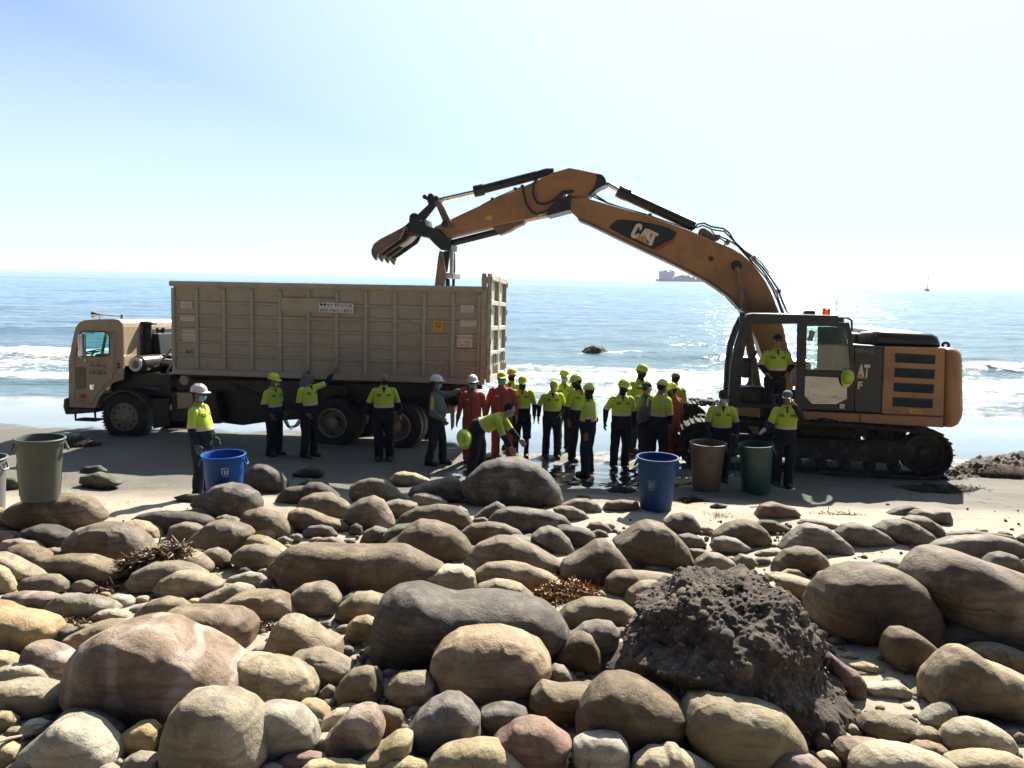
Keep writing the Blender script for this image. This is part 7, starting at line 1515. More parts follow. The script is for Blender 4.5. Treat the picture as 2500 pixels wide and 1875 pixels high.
            v = MB(); v.tube([(.05, -.06, -.04), (.086, .0, .01), (.07, .09, .03), (0, .125, .03), (-.07, .09, .03), (-.086, 0, .01), (-.05, -.06, -.04)], .004, 5); on_head(v, 'strap', P_strap, o_)
        elif kind_ == 'gaiter':
            f.ell((0, -.012, -.040), (.072, .088, .072), 18, 12); f.tube([(0, 0, -.05), (0, .005, -.12), (0, .01, -.18)], [.070, .070, .080], 18); on_head(f, 'neck_gaiter', m_)
            if kind_ == 'gaiter' and m_ is P_bmask: g = MB(); g.ell((0, -.012, .015), (.074, .088, .05), 18, 10); on_head(g, 'face_cover', P_bmask)
    return root, AR, SH, B
P_sign_w = mat('white_patch', (.5, .45, .42), rough=.6)
def at(px, h_px, Hm=1.75, Y=None):
    Y = Y or F * Hm / h_px * .985; return stand(px, 1130, Y)
M_t, M_b, RSP, GA, GN = ('mask', P_teal), ('mask', P_bmask), ('resp', P_wmask), ('gaiter', P_bmask), ('gaiter', P_navy)
hang = ((.06, .03, -.28), (.0, -.07, -.25))
person(at(496, 277, 1.78), 84, 'person in a white hard hat and teal mask in profile behind the left blue bin', 1.74, 1.22, hat='hardwhite', face=M_t, skin='b', hand=(P_glove, P_glove), arms={'R': ((-.07, .02, -.27), (-.03, -.10, -.25)), 'L': ((.05, .0, -.27), (.0, -.12, -.22))})
person(at(671, 205, 1.72, 15.7), 62, 'person in a lime hard hat by the truck, left of the hooded person', 1.68, 1.08, hat='hardlime', face=RSP, skin='b', hand=(P_glove, P_glove), arms={'R': ((-.08, .03, -.26), (.05, -.14, -.20)), 'L': ((.07, .0, -.26), (-.06, -.14, -.2))}, head=(10, 8))
person(stand(756, 1100, 15.6), 60, 'person with a grey hood reaching one arm up against the container', 1.78, 1.1, hat='hood', skin='b', arms={'L': ((.24, -.06, .05), (.13, -.10, .20)), 'R': ((-.07, .02, -.27), (.08, -.12, -.2))}, head=(35, 6))
person(stand(938, 1105, 15.4), 12, 'bald person in a black mask standing in front of the rear wheels', 1.80, 1.15, hat='bald', face=M_b, skin='a', arms={'L': ((.15, .03, -.24), (.03, -.02, -.26)), 'R': ((-.15, .03, -.24), (-.03, -.02, -.26))}, head=(32, 8))
person(stand(1066, 1125, 15.1), 78, 'person in a white hard hat and grey shirt pointing at the container', 1.76, 1.18, hat='hardwhite', face=M_t, skin='b', outfit='grey', glasses=True, arms={'L': ((.10, -.17, -.04), (.02, -.24, .10)), 'R': ((-.05, .02, -.28), (.0, -.20, -.16))}, legs=((.10, -.10, 0), (-.10, .14, 0)), head=(8, -4))
person(stand(1152, 1118, 15.4), -4, 'person in red-orange coveralls and a white hard hat behind the bending worker', 1.74, 1.08, hat='hardwhite', face=M_t, skin='b', outfit='orange', glasses=True, hand=(None, P_kglove), arms={'R': ((-.10, .03, -.27), (-.05, -.04, -.25)), 'L': ((.09, .04, -.27), (.02, -.02, -.25))})
person(stand(1222, 1118, 15.6), 4, 'person in red-orange coveralls and a lime cap beside the container doors', 1.82, 1.2, hat='caplime', face=M_t, skin='c', outfit='orange', glasses=True, arms={'L': ((.14, .03, -.25), (.02, -.04, -.25)), 'R': ((-.12, .03, -.26), (-.04, -.04, -.25))}, legs=((.17, -.08, 0), (-.10, .05, 0)))
person(stand(1247, 1112, 16.9), -30, 'person in a yellow hard hat half hidden behind the lime-capped coveralls', 1.76, 1.05, hat='hardyellow', face=M_b, skin='b', outfit='hivis')
person(stand(1272, 1120, 15.9), 2, 'person in a lime cap and dark shorts standing arms down left of the large group', 1.73, 1.02, hat='caplime', face=GA, skin='d', shorts=True, arms={'L': ((.12, .03, -.26), (.0, -.05, -.25)), 'R': ((-.12, .03, -.26), (.0, -.05, -.25))}, head=(0, 8))
person(stand(1345, 1135, 15.9), 6, 'person in a lime cap and pale respirator looking down', 1.66, 1.2, hat='caplime', face=RSP, skin='b', arms={'R': ((-.15, .02, -.23), (-.02, -.06, -.24)), 'L': ((.15, .0, -.24), (-.12, -.14, -.12))}, legs=((.14, 0, 0), (-.12, .05, 0)), head=(12, 22))
person(stand(1373, 1120, 16.8), 8, 'person in a lime hard hat and white respirator standing behind two others', 1.76, 1.0, hat='hardlime', face=RSP, skin='c', head=(5, 4))
person(stand(1409, 1142, 15.6), 30, 'person in a lime hard hat with head turned away behind the one with back turned', 1.78, 1.02, hat='hardlime', face=GA, skin='b', legs=((.12, -.16, 0), (-.08, .08, 0)), arms={'L': ((.10, -.04, -.26), (.02, -.16, -.18)), 'R': ((-.10, .03, -.27), (.0, -.06, -.25))}, head=(-110, 10))
person(stand(1433, 1176, 14.4), -112, 'person in a lime hard hat in profile, nearest of the large group, one hand hanging', 1.72, 1.08, hat='hardlime', face=GA, skin='b', arms={'L': ((.06, .05, -.27), (.02, -.02, -.25)), 'R': ((-.06, .0, -.27), (.0, -.1, -.23))}, head=(-35, 4))
person(stand(1512, 1152, 15.0), 8, 'person in a lime hard hat and dark gloves, left of the green bucket hat', 1.76, 1.1, hat='hardlime', face=GA, skin='b', hand=(P_kglove, P_kglove), arms={'R': ((-.17, .03, -.22), (-.03, -.06, -.24)), 'L': ((.12, .03, -.26), (.0, -.05, -.25))}, head=(25, 2))
person(stand(1556, 1130, 16.8), 25, 'tallest person of the group in a lime hard hat standing at the back', 1.90, 1.05, hat='hardlime', face=GN, skin='b', glasses=True, head=(20, 4))
person(stand(1568, 1150, 15.2), 128, 'person in a green bucket hat and long grey shirt with yellow tape', 1.72, 1.0, hat='bucket', skin='a', outfit='grey', arms={'L': ((.07, -.0, -.28), (.0, -.06, -.25)), 'R': ((-.06, .02, -.28), (.0, -.1, -.24))}, legs=((.10, -.12, 0), (-.10, .12, 0)), head=(-25, 6))
person(stand(1603, 1148, 15.0), 150, 'person in a lime hard hat with back turned, reflective tape down the shoulder', 1.76, 1.15, hat='hardlime', face=M_t, skin='a', arms={'L': ((.12, .02, -.26), (.06, -.06, -.24)), 'R': ((-.08, .03, -.27), (.05, -.12, -.2))}, head=(-25, 6), legs=((.16, -.04, 0), (-.12, .04, 0)))
person(stand(1637, 1140, 15.5), -140, 'person in red coveralls and a lime hard hat turned away, right of the group', 1.64, 1.0, hat='hardlime', face=M_b, skin='b', outfit='orange', head=(40, 10))
person(stand(1640, 1130, 16.3), 200, 'person in a tan cap standing behind the one in dark red coveralls', 1.80, 1.08, hat='captan', skin='b')
person(stand(1752, 1190, 13.95), -2, 'person in a black cap and pale respirator holding the rim of the brown bin', 1.72, 1.15, hat='capblack', face=RSP, skin='a', hand=(P_glove, P_kglove), arms={'R': ((-.12, -.03, -.26), (.02, -.16, -.16)), 'L': ((.14, -.03, -.25), (-.03, -.15, -.2))}, lean=6, head=(0, 6))
cabfloor = EF.M @ Vector((EF.on(1885, 990, .45)[0], .42, EF.on(1885, 1000, .45)[1]))
fl = EF.on(1860, 998, .45)
pc_ = EF.M @ Vector((EF.on(1893, 900, .30)[0], .26, EF.on(1860, 1036, .3)[1]))
person(pc_, -4, 'person in sunglasses and a black cap standing in the excavator cab doorway', 1.80, 1.15, hat='beanie', skin='a', glasses=True, arms={'R': ((-.16, .02, -.24), (.10, -.16, -.14)), 'L': ((.17, .02, -.23), (-.12, -.15, -.12))}, face=None)
person(stand(1908, 1200, 13.6), -12, 'person in a grey and black cap photographing with a phone beside the green bin', 1.74, 1.08, hat='capwhite', face=None, skin='b', hand=(None, P_wglove), arms={'L': ((.07, -.17, -.12), (-.17, -.06, .26)), 'R': ((-.12, -.04, -.25), (-.12, -.16, -.08))}, head=(-15, 4))
root_b, ARb, SHb, Bb = person(stand(1164, 1160, 13.7), 78, 'dark-haired person bending forward and reaching to the ground beside the dome boulder', 1.78, 1.08, lean=64, hat='hairy', face=M_t, skin='c', arms={'L': ((-.04, -.16, -.22), (.0, -.16, -.17)), 'R': ((-.02, -.10, -.26), (.0, -.13, -.2))}, legs=((.10, -.05, 0), (-.10, .10, 0)), head=(0, 0))
# hard hats that hang: on the bending worker's belt and on the excavator door
def loose_hat(name, M, m_, label, group=None):
    h = MB(); n = 28; m = 9
    for i in range(m):
        a = math.pi / 2 * i / (m - 1)
        for k in range(n): t = 2 * math.pi * k / n; rr = math.cos(a) ** .85; h.v.append((.112 * rr * math.cos(t), .138 * rr * math.sin(t), .125 * math.sin(a)))
    for i in range(m - 1):
        for k in range(n): j = (k + 1) % n; h.f.append((i * n + k, i * n + j, (i + 1) * n + j, (i + 1) * n + k)); h.m.append(0)
    base = len(h.v)
    for k in range(n): t = 2 * math.pi * k / n; fr_ = max(0, -math.sin(t)) ** 2; h.v.append((.130 * math.cos(t), (.152 + .05 * fr_) * math.sin(t), -.006))
    for k in range(n): j = (k + 1) % n; h.f += [(k, base + k, base + j, j), (j, base + j, base + k, k)]; h.m += [0, 0]
    for xk in (-.03, 0, .03): h.tube([(xk, -.11, .05), (xk, -.05, .118), (xk, .05, .118), (xk, .11, .05)], [.006, .011, .011, .006], 6)
    o = tag(empty(name, M), label, 'hard hat', group); h.build('shell', m_, o, ang=60)
    s = MB(); s.tube([(.10 * math.cos(t), .12 * math.sin(t), .0) for t in np.linspace(0, 2 * math.pi, 20)], .007, 6, False); s.build('headband', P_kcap, o); return o
p = at_depth(1133, 1069, 13.35); loose_hat('hard_hat', Matrix.Translation(p) @ Matrix.Rotation(R(88), 4, 'X') @ Matrix.Rotation(R(8), 4, 'Z') @ Matrix.Scale(1.05, 4), P_hlime, 'lime hard hat hanging from the hip of the bending person')
c = EF.on(2070, 921, CY - .06); p = EF.M @ Vector((c[0], CY - .05, c[1])); loose_hat('hard_hat', Matrix.Translation(p) @ Matrix.Rotation(R(86), 4, 'X') @ Matrix.Rotation(R(-8), 4, 'Z') @ Matrix.Scale(1.0, 4), P_hlime, 'lime hard hat hanging on the rear edge of the excavator door')
p = at_depth(1893, 968, 13.25); mb = MB(); mb.bevbox((0, 0, 0), (.15, .012, .075), .005); o = mb.build('phone', P_kcap); o.location = p; o.rotation_euler = (R(8), 0, R(-10)); tag(o, 'black phone held up by the person beside the green bin', 'phone')

# ================================================================ BINS
def bin_(name, pos, m, label, H=.80, r_top=.29, r_bot=.235, handle=(0,), rot=0, ribs=0, letter=None, lm_=None, tilt=0):
    root = tag(empty(name, Matrix.Translation(pos) @ Matrix.Rotation(R(rot), 4, 'Z') @ Matrix.Rotation(R(tilt), 4, 'Y')), label, 'bin', 'plastic rubbish bins on the beach')
    b = MB(); prof = [(0, .012), (r_bot - .02, .012), (r_bot - .012, .0), (r_bot, .01), (r_bot, .03)]
    prof += [(r_bot + (r_top - r_bot) * t, .03 + (H - .11) * t) for t in np.linspace(.1, 1, 8)]
    prof += [(r_top + .002, H - .08), (r_top + .012, H - .075), (r_top + .012, H - .02), (r_top + .028, H - .018), (r_top + .032, H - .008), (r_top + .026, H), (r_top + .008, H), (r_top - .004, H - .02), (r_top - .008, H - .10), (r_bot - .01, .04), (0, .03)]
    b.lathe(prof, (0, 0, 0), 'Z', 48); b.build('body', m, root, ang=40)
    for a in (0, math.pi):
        g = MB(); cx_, cz_ = r_top + .03, H - .15; g.tube([(cx_ - .025, -.075, H - .06), (cx_ - .0, -.07, H - .13), (cx_ + .015, -.045, H - .155), (cx_ + .015, .045, H - .155), (cx_, .07, H - .13), (cx_ - .025, .075, H - .06)], .016, 8)
        o = g.build('handle', m, root); o.rotation_euler = (0, 0, a)
    if ribs:
        g = MB()
        for k in range(ribs): a = 2 * math.pi * k / ribs; g.tube([((r_bot + .003) * math.cos(a), (r_bot + .003) * math.sin(a), .05), ((r_bot + (r_top - r_bot) * .6 + .002) * math.cos(a), (r_bot + (r_top - r_bot) * .6 + .002) * math.sin(a), .48)], .008, 5)
        g.build('ribs', m, root)
    if letter:
        for (parts, th_a, z) in letter:
            # marks wrapped on the wall: th_a measured from the side that faces the shore path
            for kind_, dx, dz, w, h in parts:
                me = text_mesh(kind_, w, h, lm_) if kind_ != 'bar' else None
                if me is None:
                    q = MB(); q.add([(-w / 2 + w * i / 4, 0, s * h / 2) for s in (-1, 1) for i in range(5)], [(i, i + 1, i + 6, i + 5) for i in range(4)]); me = q.mesh('print', lm_, flat=True)
                co = np.empty(len(me.vertices) * 3, dtype=np.float32); me.vertices.foreach_get('co', co); co = co.reshape(-1, 3)
                zz = co[:, 2] + z + dz; rr = r_bot + (r_top - r_bot) * np.clip((zz - .03) / (H - .11), 0, 1) + .004; a = th_a + (co[:, 0] + dx) / rr
                out = np.stack([rr * np.sin(a), -rr * np.cos(a), zz], 1).astype(np.float32); me.vertices.foreach_set('co', out.ravel()); me.update(); link('lettering', me, root)
    return root
W_ = .022
logo = [('bar', -.045, .0, .012, .085), ('bar', -.02, .045, .06, .012), ('bar', -.012, -.008, .012, .055), ('bar', .012, -.008, .012, .055), ('bar', .04, .01, .012, .085), ('bar', .014, -.038, .064, .012), ('rumpke bin', .0, -.062, .09, .014), ('32 GAL', .0, -.082, .07, .012)]
logo = [l for l in logo if l[0] != 'rumpke bin'] + [('UNITED', .0, -.062, .09, .016)]
B_blue = mat('blue_plastic', (.004, .075, .30), (.003, .06, .25), rough=.45, scale=4, spec=.3)
B_blu2 = mat('navy_blue_plastic', (.004, .05, .165), (.003, .04, .135), rough=.5, scale=4, spec=.25)
B_grn = mat('grey_green_plastic', (.075, .085, .06), (.06, .068, .05), rough=.5, scale=4, dirt=(.05, .06, .05), damt=.5)
B_teal = mat('green_plastic', (.004, .055, .042), (.003, .045, .034), rough=.4, scale=4, dirt=(.01, .05, .04), damt=.4)
B_brn = mat('brown_plastic', (.125, .085, .06), (.10, .068, .05), rough=.5, scale=4, dirt=(.08, .06, .05), damt=.5)
B_gry = mat('grey_plastic', (.14, .145, .15), (.11, .115, .12), rough=.5, scale=4)
def top_of(px, py):   # a point on the boulder under a bin
    return hit_ground(px, py)
bin_('waste_bin', stand(550, 1240, 11.1), B_blue, 'bright blue bin with white print, partly hidden by the pale-crested dark boulder', letter=[(logo, .28, .60)], lm_=mat('pale_print', (.6, .66, .72), rough=.5), rot=8, tilt=0)
bfi = [('BFI', 0, .0, .05, .05), ('bar', 0, .038, .085, .006), ('bar', 0, -.034, .085, .006), ('bar', -.042, .002, .006, .075), ('bar', .042, .002, .006, .075), ('WASTE SYSTEMS', 0, .065, .15, .014), ('32 GALLON', 0, -.055, .08, .012), ('RECYCLE', 0, -.075, .09, .012)]
bin_('waste_bin', stand(1600, 1270, 11.3), B_blu2, 'dark blue bin standing alone behind the mountain-shaped boulder', letter=[(bfi, -.12, .46)], lm_=mat('pale_print_2', (.35, .42, .55), rough=.5), rot=-20, tilt=0, H=.84)
bin_('waste_bin', stand(1723, 1195, 13.1), B_brn, 'brown bin in front of the person in a black cap', letter=[(logo, -.25, .62)], lm_=K_ink, rot=10, H=.86)
bin_('waste_bin', stand(1845, 1200, 13.0), B_teal, 'dark green bin beside the person taking a photograph', rot=-15, H=.86, r_top=.28, tilt=-3)
gp = at_depth(98, 1218, 9.5); gb = bin_('waste_bin', gp, B_grn, 'grey-green bin standing on a boulder at the left', rot=30, tilt=3, H=.80, r_top=.265, r_bot=.215, ribs=2)
bin_('waste_bin', stand(-35, 1230, 10.4), B_gry, 'grey bin cut off by the left edge of the picture', rot=0, tilt=0)

# ================================================================ CONGLOMERATE ROCK
def conglomerate():
    pts = [(1445, 1660), (1470, 1636), (1492, 1620), (1500, 1597), (1496, 1554), (1508, 1525), (1544, 1502), (1552, 1485), (1600, 1438), (1645, 1410), (1674, 1396), (1709, 1386), (1750, 1390), (1790, 1387), (1833, 1388), (1880, 1396), (1902, 1417), (1927, 1447), (1952, 1467), (1977, 1489), (1994, 1520), (2005, 1580), (2016, 1629), (2045, 1664), (2068, 1701), (2091, 1730), (2097, 1759), (2085, 1785), (2005, 1800), (1932, 1800), (1860, 1780), (1780, 1770), (1700, 1765), (1600, 1740), (1520, 1700)]
    cx, cy = 1770, 1590; c = at_depth(cx, cy + 8, hit_ground(1800, 1770).y + .55); s = (c - CAMP).dot(CAMR @ Vector((0, 0, -1))) / F
    u, f = ico(6); u = np.array(u); f = np.array(f)
    ang = np.arctan2(u[:, 1], u[:, 0]); th_ = np.linspace(-math.pi, math.pi, 361)[:-1]; rr = radial([(p[0] - cx, -(p[1] - cy)) for p in pts], th_); rr = np.where(rr <= 0, np.median(rr), rr)
    r2 = np.interp(ang, th_, rr, period=2 * math.pi) * s * .88; rxy = np.sqrt(u[:, 0] ** 2 + u[:, 1] ** 2); e = 2.6; n_ = (rxy ** e + np.abs(u[:, 2]) ** e) ** (-1 / e)
    L = np.stack([np.cos(ang) * rxy * n_ * r2, np.sin(ang) * rxy * n_ * r2, u[:, 2] * n_ * .78], 1)
    q = L * 2.2 + 5; ridge = 1 - np.abs(vnoise(L * np.array([1.6, 4.4, 1.6]) + 3)) * 2.4
    d = .07 * fbm(q, 3) + .085 * ridge + .045 * fbm(L * 9, 3) + .030 * np.abs(fbm(L * 20, 3))
    L = L + u * d[:, None] * .8; L[:, 2] -= .10 * L[:, 1]
    W = L @ CAMRN.T
    m, n, l, p = nt('conglomerate_matrix'); tc = n.new('ShaderNodeTexCoord')
    a = n.new('ShaderNodeTexNoise'); a.inputs['Scale'].default_value = 5; a.inputs['Detail'].default_value = 10; a.inputs['Roughness'].default_value = .75; l.new(tc.outputs['Object'], a.inputs['Vector'])
    r = ramp(n, [(.32, (.035, .025, .019)), (.5, (.09, .066, .05)), (.62, (.18, .14, .11)), (.74, (.34, .29, .25))]); l.new(a.outputs['Fac'], r.inputs[0]); l.new(r.outputs[0], p.inputs['Base Color']); p.inputs['Roughness'].default_value = .9
    b = n.new('ShaderNodeTexNoise'); b.inputs['Scale'].default_value = 45; b.inputs['Detail'].default_value = 8; b.inputs['Roughness'].default_value = .8; l.new(tc.outputs['Object'], b.inputs['Vector']); bp = n.new('ShaderNodeBump'); bp.inputs['Distance'].default_value = .03; bp.inputs['Strength'].default_value = 1; l.new(b.outputs['Fac'], bp.inputs['Height']); l.new(bp.outputs[0], p.inputs['Normal'])
    o = link('conglomerate_rock', np_mesh('conglomerate_rock', W, f, m)); o.location = c; tag(o, 'huge dark rough conglomerate rock studded with pebbles, lower right', 'rock')
    rs = np.random.RandomState(4); bv = BVHTree.FromPolygons([Vector(w) for w in W], [tuple(t) for t in f])
    v, fc = ICO[2]; pms = []
    for k, key in enumerate(['t', 'b', 'g', 'c', 'd', 'o', 'w']):
        nz = 1 + .12 * vnoise(v * 1.7 + k * 5)[:, None]; pms.append(np_mesh('pebble', v * nz, fc, ST[key]))
    cnt = 0; small = MB(); crumb = MB(); V0, F0 = ICO[1]
    camdir = (CAMP - c).normalized()
    for k in range(1500):
        dirv = Vector(rs.randn(3)).normalized()
        if dirv.dot(camdir) < -.15: continue
        hit = bv.ray_cast(dirv * 4, -dirv, 6)
        if hit[0] is None: continue
        pz, nn = hit[0], hit[1]; big = cnt < 240 and rs.rand() < .2
        q3 = nn.to_track_quat('Z', 'Y').to_matrix() @ Matrix.Rotation(rs.rand() * 6.3, 3, 'Z')
        if big:
            r_ = .014 + .040 * rs.rand() ** 3; o2 = link('pebble', pms[rs.choice(7, p=[.16, .30, .20, .04, .26, .03, .01])], o); o2.matrix_local = Matrix.Translation(pz - nn * r_ * .05) @ q3.to_4x4() @ Matrix.Diagonal((r_ * (1 + .5 * rs.rand()), r_, r_ * .62, 1)); cnt += 1
        else:
            r_ = .005 + .009 * rs.rand(); small.add([pz + q3 @ Vector((a_[0] * r_ * 1.3, a_[1] * r_, a_[2] * r_ * .7)) for a_ in V0], [tuple(t) for t in F0])
    for k in range(1500):
        dirv = Vector(rs.randn(3)).normalized()
        if dirv.dot(camdir) < -.2: continue
        hit = bv.ray_cast(dirv * 4, -dirv, 6)
        if hit[0] is None: continue
        r_ = .007 + .013 * rs.rand() ** 2; q3 = hit[1].to_track_quat('Z', 'Y').to_matrix() @ Matrix.Rotation(rs.rand() * 6.3, 3, 'Z'); j_ = 1 + .5 * (rs.rand(len(V0)) - .5)
        crumb.add([hit[0] + q3 @ Vector((a_[0] * r_ * 1.3 * j, a_[1] * r_ * j, a_[2] * r_ * .8 * j)) for a_, j in zip(V0, j_)], [tuple(t) for t in F0])
    tag(crumb.build('crumbling_matrix', m, o, flat=True), kind='stuff')
    tag(small.build('small_pebbles', ST['b'], o, ang=180), kind='stuff')
conglomerate()

# ================================================================ KELP AND WEED
def weed_mat(nm, a, b): return mat(nm, a, b, scale=12, rough=.45, rvar=.2, bump=.4, bscale=30)
W_gold = weed_mat('golden_kelp', (.38, .17, .03), (.09, .035, .01)); W_brown = weed_mat('brown_kelp', (.17, .09, .03), (.05, .028, .012)); W_red = weed_mat('red_weed', (.22, .07, .04), (.08, .03, .02)); W_dark = mat('dark_wrack', (.055, .04, .028), (.02, .016, .012), scale=12, rough=.88, rvar=.1, bump=1, bscale=30, spec=.15); W_green = weed_mat('green_algae', (.28, .36, .12), (.12, .2, .05))
bpy.context.view_layer.update()
def surface(px, py, back=0.0):
    """the point of whatever stands under this pixel's line of sight"""
    d = ray(px, py); r = scene.ray_cast(bpy.context.evaluated_depsgraph_get(), CAMP, d); return r[1] + d * back if r[0] else hit_ground(px, py)
def heap(name, px, py, Y, wx, wy, hz, n, m, label, cat='kelp', seed=0, strand=.16, w=.008, z=None, tilt=0, floats=True):
    rs = np.random.RandomState(seed + 60); c = surface(px, py, .06 if tilt > .1 else -.06) if Y else hit_ground(px, py); V = []; Fc = []; b = 0
    for k in range(n):
        r_ = math.sqrt(rs.rand()); a = rs.rand() * 6.28; x, y = r_ * math.cos(a) * wx, r_ * math.sin(a) * wy; zz = hz * (1 - r_ ** 2) * rs.rand() - .02 + tilt * x
        d = rs.randn(3); d[2] *= .22; d /= np.linalg.norm(d); ln = strand * (.5 + rs.rand()); cur = rs.randn(3) * .9; wv = np.cross(d, rs.randn(3)); wv /= np.linalg.norm(wv); p0 = np.array([x, y, zz])
        for i in range(6):
            t = i / 5; q = p0 + d * ln * (t - .5) + cur * ln * .5 * (t - .5) ** 2 + np.array([0, 0, .012 * math.sin(t * 9 + k)]); ww_ = w * (.5 + rs.rand()) * (1 - .6 * t); V += [q - wv * ww_, q + wv * ww_]
        for i in range(5): q = b + 2 * i; Fc.append((q, q + 1, q + 3, q + 2))
        b += 12
    me = np_mesh(name, np.array(V) + 0, np.array(Fc), m); o = link(name, me); o.location = c; tag(o, label, cat, None, 'stuff' if False else None)
    if floats:
        f = MB()
        for k in range(n // 30): r_ = math.sqrt(rs.rand()); a = rs.rand() * 6.28; f.ell((r_ * math.cos(a) * wx, r_ * math.sin(a) * wy, hz * (1 - r_ * r_) + tilt * r_ * math.cos(a) * wx), (.012, .012, .018), 6, 4)
        tag(f.build('air_bladders', m, o), kind='stuff')
    base = MB(); base.ell((0, 0, -.02), (wx * .85, wy * .85, hz * .75), 16, 8); bo = base.build('matted_base', W_dark, o)
    if tilt: bo.rotation_euler = (0, -math.atan(tilt), 0)
    return o
heap('kelp_heap', 1380, 1448, 7.35, .36, .22, .13, 900, W_gold, 'golden-brown heap of kelp lying between the boulders at centre', seed=1, tilt=.04)
heap('kelp_strip', 372, 1362, 8.0, .36, .12, .10, 800, W_brown, 'strip of brown kelp draped over a wide boulder, left', seed=2, tilt=.30, strand=.24)
heap('red_weed', 255, 1440, 7.1, .18, .08, .06, 260, W_red, 'reddish seaweed tuft between boulders at the left', 'seaweed', seed=3, w=.006)
heap('brown_weed', 195, 1520, 6.45, .20, .06, .04, 220, W_brown, 'brown seaweed strands right of the pitted boulder, left', 'seaweed', seed=4, w=.005)
heap('brown_weed', 638, 1535, 6.5, .10, .07, .05, 140, W_red, 'small seaweed tuft beside the blocky brown stone', 'seaweed', seed=5, w=.005)
heap('green_algae', 1760, 1262, None, .20, .10, .02, 200, W_green, 'thin green algae on the sand right of the right blue bin', 'seaweed', seed=6, w=.006, floats=False)
heap('wrack_pile', 1515, 1198, None, .22, .16, .12, 240, W_dark, 'small dark wrack pile on the wet sand left of the right blue bin', 'seaweed', seed=7, w=.006, floats=False)
heap('wrack_pile', 1690, 1222, None, .22, .14, .07, 240, W_dark, 'dark wrack pile right of the right blue bin', 'seaweed', seed=8, w=.006, floats=False)
heap('wrack_mound', 185, 1088, None, .62, .3, .22, 500, W_dark, 'dark wrack mound behind the grey-green bin near the front wheel', 'seaweed', seed=9, w=.007, floats=False)
heap('wrack_patch', 2045, 1262, None, .55, .14, .05, 420, W_dark, 'dark wrack patch at the edge of the excavator shadow', 'seaweed', seed=10, w=.005, floats=False)
heap('wrack_patch', 1195, 1122, None, .5, .2, .06, 300, W_dark, 'dark wrack on the wet sand beside the bending person', 'seaweed', seed=12, w=.006, floats=False)
# churned bank of wrack and wet sand at the right
def bank():
    rs = np.random.RandomState(2); xs_ = np.linspace(0, 1, 240); ys_ = np.linspace(0, 1, 70); U, V, Fq = grid(xs_, ys_)
    a, b = stand(2290, 1190, 14.6), stand(2760, 1100, 17.5); dx, dy = b.x - a.x, b.y - a.y; ln = math.hypot(dx, dy); nx, ny = -dy / ln, dx / ln
    wd = 1.9 * (.35 + .65 * np.minimum(1, U * 2.2)); X = a.x + dx * U + nx * (V - .5) * wd; Y_ = a.y + dy * U + ny * (V - .5) * wd
    prof = np.sin(np.pi * np.clip(V, 0, 1)) ** .8; P_ = np.stack([X, Y_, 0 * X], -1)
    Zb = np.interp(Y_, GY, GZ) - .05 + prof * (.10 + .32 * U + .13 * fbm(P_ * 2.2, 3) + .10 * np.abs(fbm(P_ * 7, 3)) + .04 * np.abs(fbm(P_ * 22, 2)))
    m = mat('churned_wrack', (.095, .07, .048), (.03, .022, .017), scale=3.5, rough=.85, bump=1, bscale=24)
    tag(link('churned_bank', np_mesh('churned_bank', np.stack([X, Y_, Zb], -1), Fq, m)), kind='structure')
bank()
heap('wrack_pile', 2300, 1195, None, .9, .3, .10, 700, W_dark, 'long dark wrack pile right of the excavator track', 'seaweed', seed=13, w=.006, floats=False)
heap('wrack_pile', 2440, 1160, None, .9, .5, .30, 700, W_dark, 'tall wrack pile at the right edge behind the beach', 'seaweed', seed=14, w=.006, floats=False)
# loose gravel and shell bits between the stones
def gravel():
    rs = np.random.RandomState(9); v, f = ICO[1]; V = []; Fc = []; b = 0
    spots = [(2000, 1800, 130, 50, 260), (650, 1700, 90, 60, 120), (330, 1740, 260, 60, 200), (1350, 1650, 60, 40, 90), (1010, 1750, 60, 40, 90), (1550, 1850, 300, 60, 160), (2150, 1330, 300, 60, 160), (1700, 1300, 260, 30, 120), (1250, 1560, 1250, 260, 2600), (500, 1700, 500, 140, 900), (750, 1560, 120, 40, 60), (2350, 1650, 120, 60, 90)]
    for px, py, sx_, sy_, n in spots:
        for _ in range(n):
            p = hit_ground(px + rs.randn() * sx_, py + rs.randn() * sy_ * .7)
            if p.y > 12 or p.y < 3.6: continue
            r_ = .008 + .022 * rs.rand() ** 2; q = v * r_ * (1 + .5 * rs.rand(3)); V.append(q + np.array([p.x, p.y, p.z + r_ * .3 + .01])); Fc.append(f + b); b += len(v)
    tag(link('gravel', np_mesh('gravel', np.concatenate(V), np.concatenate(Fc), ST['g'])), kind='stuff')
gravel()
mb = MB(); a, b_ = surface(5, 1818, -.03), surface(78, 1792, -.03); a = a + (a - b_) * .6; a.z += .03; mb.tube([a, (a + b_) / 2 + Vector((0, 0, .01)), b_], [.012, .011, .008], 8); tag(mb.build('driftwood_stick', mat('driftwood', (.28, .21, .17), (.2, .15, .12), rough=.8)), 'thin driftwood stick lying over stones at the lower left', 'stick')

